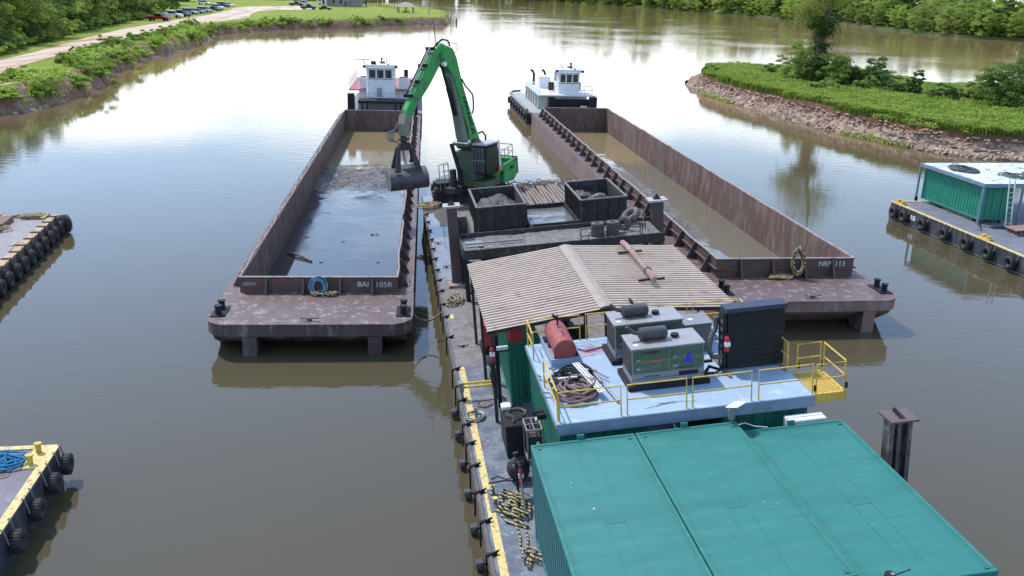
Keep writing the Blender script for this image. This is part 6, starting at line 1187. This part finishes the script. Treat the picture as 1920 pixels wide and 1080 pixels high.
# ground cover on the left bank
n = 420000; X = rs.uniform(-120, -18, n); Y = rs.uniform(80, 345, n); keep = rs.rand(n) < np.where(Y < 200, 1, .6); X, Y = X[keep], Y[keep]; Z, ins, D = heightL(X, Y); nn = vnoise(X, Y, .3, 41, 4); vis = ins & (D < 1.8 + 5. * nn * np.where(Y < 190, 1, .6)) & (nn > .30) & (vnoise(X, Y, .12, 42, 3) > .36); X, Y, Z, nn = X[vis], Y[vis], Z[vis], nn[vis]
n = len(X); hgt = rs.rand(n) * (.35 + .9 * vnoise(X, Y, .9, 43, 3)); P = np.stack([X, Y, Z + hgt * .8], -1); Nn = rs.normal(size=(n, 3)) * .6 + np.array([0, 0, 1.]); Nn /= np.linalg.norm(Nn, axis=1)[:, None]
scatter_mesh('bank_vegetation', 'low tangled green growth covering the left river bank', m_leafb, P, Nn, .13, 6)
# ground cover on the spit
x0s, y0s, ss = 22, 60, .45; GX, GY, GZ = HS
def zS(X, Y): i = np.clip(((Y - y0s) / ss).astype(int), 0, GZ.shape[0] - 1); j = np.clip(((X - x0s) / ss).astype(int), 0, GZ.shape[1] - 1); return GZ[i, j]
n = 560000; X = rs.uniform(22, 95, n); Y = rs.uniform(62, 158, n); ins = pip(X, Y, polyS); D = dist(X, Y, lineS); Df = dist(X, Y, front); n1 = vnoise(X, Y, .35, 21, 4); ok = ins & ((Df > 3.4) | ((Df < 1.0) & (vnoise(X, Y, .16, 51, 2) > .62) & (X > 36))) & (X < 60 + (Y - 60) * .5); X, Y = X[ok], Y[ok]; Z = zS(X, Y)
nl = 150000; si = rs.randint(0, XX.shape[0] - 1, nl); oi_ = rs.randint(12, 16, nl); fu = rs.rand(nl); keep = rs.rand(nl) < np.where(oi_ > 12, 1., .5 * (vnoise(si * .3, oi_ * 0., .18, 88, 3) > .45)); si, oi_, fu = si[keep], oi_[keep], fu[keep]; j1 = np.minimum(oi_ + 1, XX.shape[1] - 1)
X = np.r_[X, XX[si, oi_] * (1 - fu) + XX[si, j1] * fu]; Y = np.r_[Y, YY[si, oi_] * (1 - fu) + YY[si, j1] * fu]; Z = np.r_[Z, ZZ[si, oi_] * (1 - fu) + ZZ[si, j1] * fu]; n = len(X)
hh = rs.rand(n) * (.2 + .75 * vnoise(X, Y, .8, 52, 3)); P = np.stack([X, Y, Z + hh * .75], -1); Nn = rs.normal(size=(n, 3)) * .55 + np.array([0, 0, 1.]); Nn /= np.linalg.norm(Nn, axis=1)[:, None]
scatter_mesh('spit_vegetation', 'bright green low growth covering the top of the river spit', m_leafb, P, Nn, .115, 8)
nl = 16000; si = rs.randint(0, XX.shape[0] - 1, nl); pk_ = vnoise(si * 1., si * 0., .012, 90, 3); keep = (pk_ > .5) & (si > XX.shape[0] * .35); si = si[keep]; nl = len(si); of = rs.normal(size=nl) * .35 + .1
P = np.stack([P_[si, 0] + Nm[si, 0] * of, P_[si, 1] + Nm[si, 1] * of, rs.rand(nl) * .35], -1); Nn = rs.normal(size=(nl, 3)) * .6 + np.array([0, 0, 1.]); Nn /= np.linalg.norm(Nn, axis=1)[:, None]
scatter_mesh('waterline_weed', 'low green weed clumps along the waterline of the spit', m_leafm, P, Nn, .1, 9)
# clay rubble at the foot of the spit
k = MB(); g = random.Random(8)
for _n in range(3600):
    if 1:
        a_ = g.randrange(XX.shape[0]); b_ = g.choice((1, 2, 2, 3, 3, 4, 4, 5, 5, 6, 6, 7, 8, 9, 10, 11)); s_ = g.uniform(.07, .3) * (1.2 if b_ < 7 else .7)
        T = Matrix.Translation((XX[a_, b_], YY[a_, b_], max(ZZ[a_, b_], .0) + .03)) @ Matrix.Rotation(g.uniform(0, 6), 4, 'Z') @ Matrix.Rotation(g.uniform(-.7, .7), 4, 'X') @ Matrix.Diagonal((s_ * g.uniform(1, 1.8), s_, s_ * g.uniform(.35, .8), 1))
        k.add([(-1, -1, -.6), (1, -.8, -.6), (.9, 1, -.6), (-1.1, .8, -.6), (-.7, -.8, .6), (.8, -.6, .4), (.6, .8, .7), (-.8, .5, .5)], [(0, 3, 2, 1), (4, 5, 6, 7), (0, 1, 5, 4), (1, 2, 6, 5), (2, 3, 7, 6), (3, 0, 4, 7)], T)
tag(k.build('clay_rubble', mat('pink_clay_chunks', (.42, .31, .23), (.27, .18, .13), .9, scale=.8, bump=.03, bscale=6)), 'pinkish clay chunks fallen along the foot of the spit', 'rubble', kind='stuff')
k = MB()
for x, y, dx, dy in along(shoreL[1:], 1.1):
    if vnoise(np.array([x]), np.array([y]), .06, 61, 2)[0] < .5: continue
    for _ in range(3):
        o_ = g.uniform(-.2, 1.); s_ = g.uniform(.15, .5); T = Matrix.Translation((x - dy * o_, y + dx * o_, .05)) @ Matrix.Rotation(g.uniform(0, 6), 4, 'Z') @ Matrix.Diagonal((s_ * 1.5, s_, s_ * .5, 1))
        k.add([(-1, -1, -.6), (1, -.8, -.6), (.9, 1, -.6), (-1.1, .8, -.6), (-.7, -.8, .6), (.8, -.6, .4), (.6, .8, .7), (-.8, .5, .5)], [(0, 3, 2, 1), (4, 5, 6, 7), (0, 1, 5, 4), (1, 2, 6, 5), (2, 3, 7, 6), (3, 0, 4, 7)], T)
tag(k.build('bank_rubble', mat('grey_pink_rubble', (.40, .31, .25), (.17, .13, .1), .9, scale=.8)), 'broken concrete and rocks at the waterline of the left bank', 'rubble', kind='stuff')
# bushes and trees on the spit
SP = [(1445, 141, 3, 1.5, .9, 0.9, 'dark low shrub near the tip end of the spit', 2), (1500, 150, 0, 0, 0, 0, '', 0)]
def spit_bush(px_, py_, w_px, h_px, kind, label):
    q = U(px_, py_, 2.0); d = math.hypot(q.x, q.y); r = w_px * d / FPX / 2; h = h_px * d / FPX / .97; src = BS[kind]; base = (1.6, 1.5, 1.5, 1.7)[kind]; hb_ = (2., 1.8, 2.2, 1.6)[kind]
    if h > 2.6:
        pk = {0: p0, 1: p2, 2: p4, 3: p3}[kind]; nm, me, tme, th = TP[pk]; rx = (4.6, 4.2, 4.0, 5.0, 3.6)[pk]
        t = thing('riverside_tree', label, 'tree', ID, (q.x, q.y, 1.8), g.uniform(0, 6), 'trees and shrubs along the spit'); t.scale = (r / rx, r / rx, h / th); parts = (('crown', me), ('trunk', tme))
        if kind in (0, 1, 2, 3):
            cm = crown_mesh('crown', int(px_), r, h * .5, h * .5, 90, 9000, .095, (m_leafm, m_leafb, m_leafd, m_leafm)[kind], inner=.3); tb = trunk_mb(h * .75, .12, int(px_), r * .7).build('trunk', m_bark); tm = tb.data; bpy.data.objects.remove(tb); t.scale = (1, 1, 1); parts = (('crown', cm), ('trunk', tm))
    else:
        t = thing('shrub', label, 'shrub', ID, (q.x, q.y, 1.9), g.uniform(0, 6), 'trees and shrubs along the spit'); t.scale = (r / base, r / base, h / hb_); parts = (('foliage', src[0]), ('stem', src[1]))
    for n_, d_ in parts: o = bpy.data.objects.new(n_, d_); col.objects.link(o); o.parent = t
for a in ((1445, 141, 30, 18, 2, 'small dark shrub standing alone left of the tall tree on the spit'), (1497, 153, 66, 72, 3, 'pale willow beside the foot of the tall vine-clad tree'), (1521, 158, 44, 55, 2, 'dark vine-covered thicket just in front of the willow'), (1568, 162, 62, 54, 0, 'full grey-green tree right of the tall tree'), (1600, 165, 44, 36, 2, 'dark shrub between the grey-green tree and the round dense one'), (1642, 168, 56, 48, 2, 'round dense dark tree in the middle of the spit'), (1622, 172, 40, 26, 0, 'green shrub in front of the round dense tree'), (1682, 178, 48, 26, 2, 'low dark shrub left of the thin spindly tree'), (1714, 181, 26, 44, 2, 'thin spindly vine-wrapped tree between gaps on the spit'), (1764, 190, 50, 26, 2, 'low round shrub right of the spindly tree'), (1800, 192, 34, 20, 2, 'small dark shrub beside the big right-hand trees'), (1838, 195, 50, 36, 0, 'medium green shrub leaning on the big right-hand trees'), (1872, 204, 76, 76, 2, 'big dark spreading tree near the right frame edge'), (1925, 210, 80, 80, 2, 'big dark tree cut by the right frame edge'), (1850, 183, 40, 30, 2, 'dark shrub behind the big right-hand trees'), (1335, 138, 30, 12, 2, 'low grey-green shrub at the tip of the spit'), (1545, 170, 50, 20, 0, 'low shrub at the foot of the tall tree on the spit')): spit_bush(*a)
# the tall vine-clad cypress
q = U(1531, 158, 2.0); t = thing('cypress_tree', 'tall leaning tree with vine-clad trunk and sparse yellowish crown on the spit', 'tree', ID, (q.x, q.y, 1.8)); sc_ = math.hypot(q.x, q.y) / FPX
def PQ(x, y, dy=0): return ((x - 1531) * sc_, dy, (158 - y) * sc_ / .98)
k = MB(); k.tube([PQ(1536, 162), PQ(1533, 140), PQ(1530, 115), PQ(1527, 80), PQ(1530, 60), PQ(1536, 35), PQ(1541, 12), PQ(1545, -15), PQ(1547, -50)], [.75, .6, .5, .42, .36, .3, .25, .2, .08], 9); k.build('trunk', m_bark, t, smooth=True)
k = MB()
br = [((1531, 52), [(1520, 48), (1505, 50), (1488, 54), (1476, 62), (1480, 76)]), ((1533, 45), [(1548, 44), (1565, 45), (1590, 49), (1602, 56)]), ((1533, 40), [(1522, 32), (1512, 28), (1495, 22)]), ((1532, 46), [(1552, 50), (1560, 62), (1562, 72)]), ((1534, 44), [(1550, 46), (1551, 62)]), ((1538, 25), [(1555, 12), (1570, 4)]), ((1540, 10), [(1520, -2), (1505, -8)]), ((1530, 50), [(1512, 46), (1500, 44), (1478, 40)]), ((1533, 105), [(1545, 110), (1544, 118)]), ((1543, -5), [(1560, -20), (1575, -26)]), ((1543, -5), [(1525, -22), (1510, -30)])]
for i, (a, bs_) in enumerate(br): k.tube([PQ(*a)] + [PQ(x, y, math.sin(i * 2.1) * .35 * (j + 1)) for j, (x, y) in enumerate(bs_)], [.11] + [.08 - .014 * j for j in range(len(bs_))], 5)
k.build('branch', mat('bare_branch', (.2, .17, .15), (.13, .11, .1), .9), t)
rs2 = np.random.RandomState(77)
def clumps(name, m, cs, nl, size, rad):
    C = np.array([PQ(x, y, rs2.uniform(-1.5, 1.5)) for x, y in cs]); kk = rs2.randint(0, len(C), nl); P = C[kk] + rs2.normal(size=(nl, 3)) * rad * np.array([1.3, 1.1, .55]); Nn = rs2.normal(size=(nl, 3)) * .7 + np.array([0, 0, .8]); Nn /= np.linalg.norm(Nn, axis=1)[:, None]; me = leaves_mesh(name, P, Nn, size, rs2, m); o = bpy.data.objects.new(name, me); col.objects.link(o); o.parent = t
clumps('crown', m_leafy, [(1505, 40), (1495, 34), (1512, 44), (1490, 46), (1500, 20), (1515, 14), (1510, 4), (1525, 8), (1530, -4), (1520, 24), (1535, 18), (1548, 10), (1555, 25), (1562, 14), (1575, 6), (1500, 30), (1512, -8), (1550, -12), (1530, -20), (1560, -25), (1508, -28), (1545, -35)], 9000, .085, .8)
clumps('crown', m_leafb, [(1505, 28), (1498, 30), (1560, 2), (1548, 18), (1520, 40)], 2200, .085, .7)
clumps('vine', m_leafd, [(1524, 58), (1520, 50), (1530, 62), (1516, 60), (1540, 60), (1535, 52), (1532, 68), (1522, 48)], 2600, .11, .45); clumps('vine', m_leafd, [(1532, 78), (1531, 90), (1533, 102), (1534, 115), (1535, 128), (1536, 140), (1531, 84), (1532, 96), (1530, 108), (1530, 120), (1528, 72), (1529, 66)], 6500, .1, .38)
# far wood: two rows along the far bank, spacing grows with distance
cnt = 0
for r_, (off, st, sc0) in enumerate(((2.5, 5.5, .9), (9, 8, 1.25), (18, 10, 1.45))):
    for x, y, dx, dy in along(farw, st):
        d = math.hypot(x, y); 
        if d > 520 and g.random() < .35: continue
        nx, ny = -dy, dx
        if ny * y + nx * x < 0: nx, ny = -nx, -ny
        p = g.choice((0, 2, 2, 3, 4, 1) if r_ == 0 else (0, 1, 2, 3)); s = sc0 * g.uniform(.7, 1.1); cnt += 1
        place_tree(p, x + nx * (off + g.uniform(-1.5, 2)), y + ny * (off + g.uniform(-1.5, 2)), .6 - max(0, d - 450) / 110, s * (1 if d < 450 else 1. + min(1.2, (d - 450) / 200)), g.uniform(0, 6), kinds[p] + (' at the far bank waterline', ' in the far bank second row', ' at the far bank back row')[r_], 'trees on the far bank, %s, %s' % (kinds[p], ('front', 'second', 'back')[r_]))
# ---------------------------------------------------------------- cars
def car_proto(kind):
    parts = []; k = MB()
    if kind == 'pickup': body = [(-2.9, .5), (-2.9, 1.05), (-.7, 1.08), (-.7, 1.1), (1.35, 1.12), (2.75, 1.0), (2.9, .55), (2.9, .4), (-2.9, .4)]; top = [(-.75, 1.1), (-.6, 1.78), (.75, 1.8), (1.4, 1.12)]; L_ = 2.9
    elif kind == 'suv': body = [(-2.4, .45), (-2.4, 1.05), (1.1, 1.05), (2.25, .95), (2.4, .6), (2.4, .35), (-2.4, .35)]; top = [(-2.3, 1.05), (-2.05, 1.7), (.35, 1.74), (1.2, 1.05)]; L_ = 2.4
    else: body = [(-2.35, .4), (-2.35, .88), (-1.5, .92), (1.0, .9), (2.2, .78), (2.35, .5), (2.35, .3), (-2.35, .3)]; top = [(-1.6, .92), (-.9, 1.38), (.3, 1.4), (1.1, .9)]; L_ = 2.35
    k.prism(body, -.95, .95, 'y'); gl = MB(); tp = [(x * .99, z) for x, z in top]; gl.prism(tp, -.82, .82, 'y'); rf = MB(); a, b = top[1], top[2]; rf.box(a[0] - .02, b[0] + .02, -.84, .84, a[1] - .04, max(a[1], b[1]) + .04)
    for x in ([(-.6), .35] if kind == 'pickup' else [-1.2, -.1]): rf.box(x - .05, x + .05, -.83, .83, body[1][1], a[1])
    bedk = None
    if kind == 'pickup': bedk = MB(); bedk.box(-2.8, -.8, -.8, .8, 1.085, 1.1)
    wh = MB(); wh.cyl((0, -.12, 0), (0, .12, 0), .38 if kind != 'sedan' else .33, n=16); wh.cyl((0, -.13, 0), (0, -.121, 0), .2, n=10)
    return k, gl, rf, bedk, wh, L_
def car(px_, py_, kind, m, label, head=0., k_=1.):
    q = U(px_, py_, ZL + .02); t = thing({'pickup': 'pickup_truck', 'suv': 'parked_suv', 'sedan': 'parked_car'}[kind], label, 'pickup' if kind == 'pickup' else 'car', ID, (q.x, q.y, ZL + .02), head, 'vehicles parked on the left bank')
    k, gl, rf, bd, wh, L_ = car_proto(kind); k.build('body', m, t, bevel=.08); gl.build('window', m_glass, t); rf.build('roof', m, t, bevel=.03)
    if bd: bd.build('cargo_bed', m_black, t)
    w0 = None
    for x in (-L_ * .62, L_ * .62):
        for y in (-.86, .86):
            if w0 is None: w0 = wh.build('wheel', m_black, t); o = w0
            else: o = w0.copy(); col.objects.link(o); o.parent = t
            o.location = (x, y, .38)
    for y in (-.65, .65): MB().box(L_ - .03, L_ + .02, y - .15, y + .15, .68, .82).build('headlight', m_white, t)
def paint(n, c, r=.25): return mat(n, c, tuple(x * .95 for x in c), r, scale=1)
PW, PR, PK, PS, PB, PG = paint('car_white', (.75, .76, .78)), paint('car_dark_red', (.26, .02, .025)), paint('car_black', (.025, .027, .035)), paint('car_silver', (.4, .42, .45)), paint('car_navy', (.02, .04, .1)), paint('car_blue_grey', (.16, .22, .3))
for a in ((298, 39, 'pickup', PR, 'dark red pickup, nearest of the parked row on the left bank', -.12), (323, 33, 'pickup', PW, 'white pickup parked just behind the dark red one', -.15), (342, 31.5, 'suv', PK, 'black car parked between the white pickup and the silver one', -.3), (357, 27, 'suv', PS, 'silver-grey car third from the white pickup in the parked row', -.3), (372, 25.5, 'sedan', PG, 'blue-grey sedan in the middle of the parked row', -.3), (384, 23.5, 'suv', PS, 'boxy silver off-roader with dark windows in the parked row', -.3), (403, 20.5, 'sedan', PB, 'navy sedan between the boxy off-roader and the white hatchback', -.3), (408, 17.5, 'suv', PW, 'white hatchback parked right of the navy sedan', -.35), (418, 13.5, 'suv', PK, 'black car near the far end of the parked row', -.35), (428, 12., 'sedan', PW, 'white sedan at the far end of the parked row', -.35), (383, 9, 'suv', PW, 'white van behind the parked row under the trees', -.2),
          (556, 11, 'pickup', PK, 'black pickup at the far gravel lot beside the white one', 0), (573, 9.5, 'suv', PW, 'white off-roader behind the navy pickup at the gravel lot', 0), (579, 17.5, 'pickup', PB, 'navy pickup parked on the lawn edge near the shack', -.05), (610, 18.5, 'sedan', PK, 'dark low car right of the navy pickup by the shack', -.05)): car(*a)
# ---------------------------------------------------------------- shack, pavilion, poles, fence
q = U(648, 12.5, ZL); t = thing('wooden_shack', 'weathered plank building on the far lawn cut by the top of the picture', 'building', ID, (q.x, q.y, ZL))
mw_ = mat('weathered_planks', (.33, .27, .25), (.22, .17, .15), .9, scale=2, streak=True, stain=(.45, .4, .38), samt=.4); md_ = mat('dark_brown_planks', (.2, .14, .12), (.13, .1, .09), .9, scale=2)
k = MB(); k.box(-8, 1.5, 0, 8, 0, 5)
for i in range(32): k.box(-8 + i * .3, -7.94 + i * .3, -.03, -.001, 0, 5)
k.build('wall', mw_, t); k = MB(); k.box(1.5, 6, .5, 7, 0, 4.6); k.build('side_wall', mat('pinkish_planks', (.36, .3, .28), (.2, .16, .16), .9, scale=3, streak=True), t); k = MB(); k.prism([(-9, 5), (-1, 7.5), (7, 4.6), (7, 4.8), (-1, 7.8), (-9, 5.2)], -1, 9, 'y'); k.build('roof', m_dark, t)
for x in (-5.5, -2.5): f_ = MB().box(x, x + 1.1, -.06, -.032, 1.2, 2.6).build('window', m_wood, t); MB().box(x + .1, x + 1., -.07, -.061, 1.3, 2.5).build('pane', m_glass, f_)
MB().box(-.6, .6, -.06, -.032, 0, 2.2).build('door', md_, t); k = MB()
for x in (-8.6, -6.8, -6.2): k.cyl((x, -1.5, 0), (x, -1.5, 5), .12, n=8)
k.build('porch_post', m_wood, t)
q = U(675, 12, ZL); t = thing('wooden_stair', 'dark wooden stair tower beside the shack', 'stair', ID, (q.x + 1.2, q.y, ZL)); k = MB()
for x in (-1.2, 1.2):
    for y in (0, 2): k.box(x - .12, x + .12, y - .12, y + .12, 0, 5)
k.box(-1.3, 1.3, 0, 2, 2.2, 2.35); k.box(-1.3, 1.3, -.1, 0, 1.2, 1.5); k.build('frame', m_brside, t); k = MB()
for i in range(8): k.box(-1, 1, -1.8 + i * .22, -1.55 + i * .22, i * .27, i * .27 + .06)
k.build('step', m_wood, t)
q = U(603, 9, ZL); t = thing('white_camper', 'small white camper body beside the shack', 'camper', ID, (q.x, q.y, ZL)); MB().box(-2, 2, 0, 2, .5, 2.8).build('body', m_white, t, bevel=.15); k = MB(); k.box(-1.2, -.2, -.03, -.001, 1.6, 2.2); k.box(.4, 1.2, -.03, -.001, .7, 2.2); k.build('window', m_glass, t); k = MB(); k.cyl((-.8, .1, .35), (-.8, .3, .35), .35, n=12); k.cyl((.8, .1, .35), (.8, .3, .35), .35, n=12); k.build('wheel', m_black, t)
q = U(761, 24, ZL); t = thing('picnic_pavilion', 'small open pavilion with a pale hipped roof near the tip of the left bank', 'pavilion', ID, (q.x, q.y, ZL)); k = MB(); zr = 2.1; k.add([(-3.5, -2.6, zr), (3.5, -2.6, zr), (3.5, 2.6, zr), (-3.5, 2.6, zr), (-.9, 0, zr + 1.7), (.9, 0, zr + 1.7)], [(0, 1, 5, 4), (1, 2, 5), (2, 3, 4, 5), (3, 0, 4), (0, 3, 2, 1)]); k.build('roof', mat('pale_thatch', (.42, .36, .31), (.33, .28, .24), .9, scale=3), t); k = MB()
for x in (-2.7, 0, 2.7):
    for y in (-2, 2): k.box(x - .12, x + .12, y - .12, y + .12, 0, zr)
k.build('post', m_black, t); k = MB(); k.box(-1.5, 1.5, -.4, .4, .7, .78); k.box(-1.5, 1.5, -1., -.7, .42, .48); k.box(-1.5, 1.5, .7, 1., .42, .48); k.box(-.9, -.7, -.9, .9, 0, .7); k.box(.7, .9, -.9, .9, 0, .7); tag(k.build('picnic_table', m_wood, F=Matrix.Translation((q.x, q.y, ZL))), 'picnic table in the shade of the pavilion', 'table')
for px_, py_, h, lb in ((804.5, 29, 11, 'thin dark pole at the water edge right of the pavilion'), (753, 16, 11, 'thin pole rising behind the pavilion roof'), (712, 13, 9, 'thin pole on the lawn between shack and pavilion')):
    q = U(px_, py_, ZL - .3); t = thing('utility_pole', lb, 'pole', ID, (q.x, q.y, ZL - .5)); MB().cyl((0, 0, 0), (0, 0, h), .13, .09, 8).build('shaft', m_brside, t); MB().box(-.7, .7, -.06, .06, h - .6, h - .48).build('crossarm', m_brside, t)
t = thing('picket_fence', 'low row of dark fence posts along the back of the lawn', 'fence', ID)
pa, pb = U(688, 10.5, ZL), U(745, 17, ZL)
for i in range(13): q = pa.lerp(pb, i / 12); MB().box(q.x - .12, q.x + .12, q.y - .12, q.y + .12, ZL - .2, ZL + 1.1 + .2 * (i % 2)).build('post', m_brside, t)
k = MB(); k.cyl(pa + Vector((0, 0, .7)), pb + Vector((0, 0, .7)), .05, n=5); k.build('rail', m_brside, t)
q = U(844, 44); t = thing('broken_pilings', 'broken dark pilings in the water off the tip of the left bank', 'pilings', ID, (q.x, q.y, -1)); g = random.Random(2)
for i in range(6): a, b = g.uniform(-1.5, 2.5), g.uniform(-2, 2); MB().cyl((a, b, 0), (a + g.uniform(-.5, .5), b, g.uniform(2.2, 4.4)), .18, .12, 7).build('piling', m_brside, t)
k = MB(); k.box(-2, 2, -.8, .8, .0, .5); q = U(790, 25.5, .2); tag(k.build('moored_skiff', m_dark, F=Matrix.Translation((q.x, q.y, .1))), 'dark low boat at the back of the tip between pole and pavilion', 'boat')
q = U(148, 96.5, ZL); k = MB()
for i in range(9): k.cyl((g.uniform(-1.5, 1), g.uniform(-.5, .5), .1), (g.uniform(-1, 1.5), g.uniform(-.5, .5), .3 + g.random() * .4), .14, n=7)
tag(k.build('log_pile', m_brside, F=Matrix.Translation((q.x, q.y, ZL))), 'small dark heap of logs at the road edge on the left bank', 'logs')
for i, (a, b, w_) in enumerate(((255, 70, 3.2), (281, 70, 3.4))):
    q = U(a, b, ZL); k = MB(); k.box(-w_ / 2, w_ / 2, -.15, .15, 0, .55); k.box(-w_ / 2, -w_ / 2 + .2, -.2, .2, 0, .7); k.box(w_ / 2 - .2, w_ / 2, -.2, .2, 0, .7); tag(k.build('timber_barrier', m_brside, F=Matrix.Translation((q.x, q.y, ZL)) @ Matrix.Rotation(.25, 4, 'Z'), bevel=.04), ('left', 'right')[i] + ' one of two dark timber barriers between the dirt road and the bank', 'barrier', 'timber barriers by the road')
k = MB(); q = U(1288, 153, .2); me = bmesh.new(); bmesh.ops.create_icosphere(me, subdivisions=2, radius=.35); mm = bpy.data.meshes.new('floating_buoy'); me.to_mesh(mm); me.free(); mm.materials.append(m_black); o = bpy.data.objects.new('floating_buoy', mm); col.objects.link(o); o.location = (q.x, q.y, .1); tag(o, 'small dark float in the water off the tip of the spit', 'buoy')
k = MB(); a = U(1536, 200, 2.0); b = U(1545, 230, .1); k.tube([a, a.lerp(b, .5) + Vector((.1, 0, .15)), b], [.06, .05, .04], 5); tag(k.build('dead_trunk', mat('pale_dead_wood', (.5, .42, .36), None, .9)), 'pale bare trunk leaning down the clay face of the spit', 'branch')

# ---------------------------------------------------------------- labels that single out each plant: its place counted from the left
def pxof(o):
    d = o.matrix_world.translation - CAM; return 960 + FPX * d.dot(RT) / d.dot(_f)
def ordn(n): return '%d%s' % (n, 'th' if 10 <= n % 100 <= 20 else {1: 'st', 2: 'nd', 3: 'rd'}.get(n % 10, 'th'))
bpy.context.view_layer.update(); gr = {}
for o in col.objects:
    if o.parent is None and o.get('category') in ('tree', 'shrub') and o.get('group') and 'spit' not in o['group']: gr.setdefault(o['label'], []).append(o)
for lb, os_ in gr.items():
    os_.sort(key=pxof)
    for i, o in enumerate(os_):
        if len(os_) > 1: o['label'] = '%s, %s from the left' % (' '.join(lb.split()[:12]), ordn(i + 1))
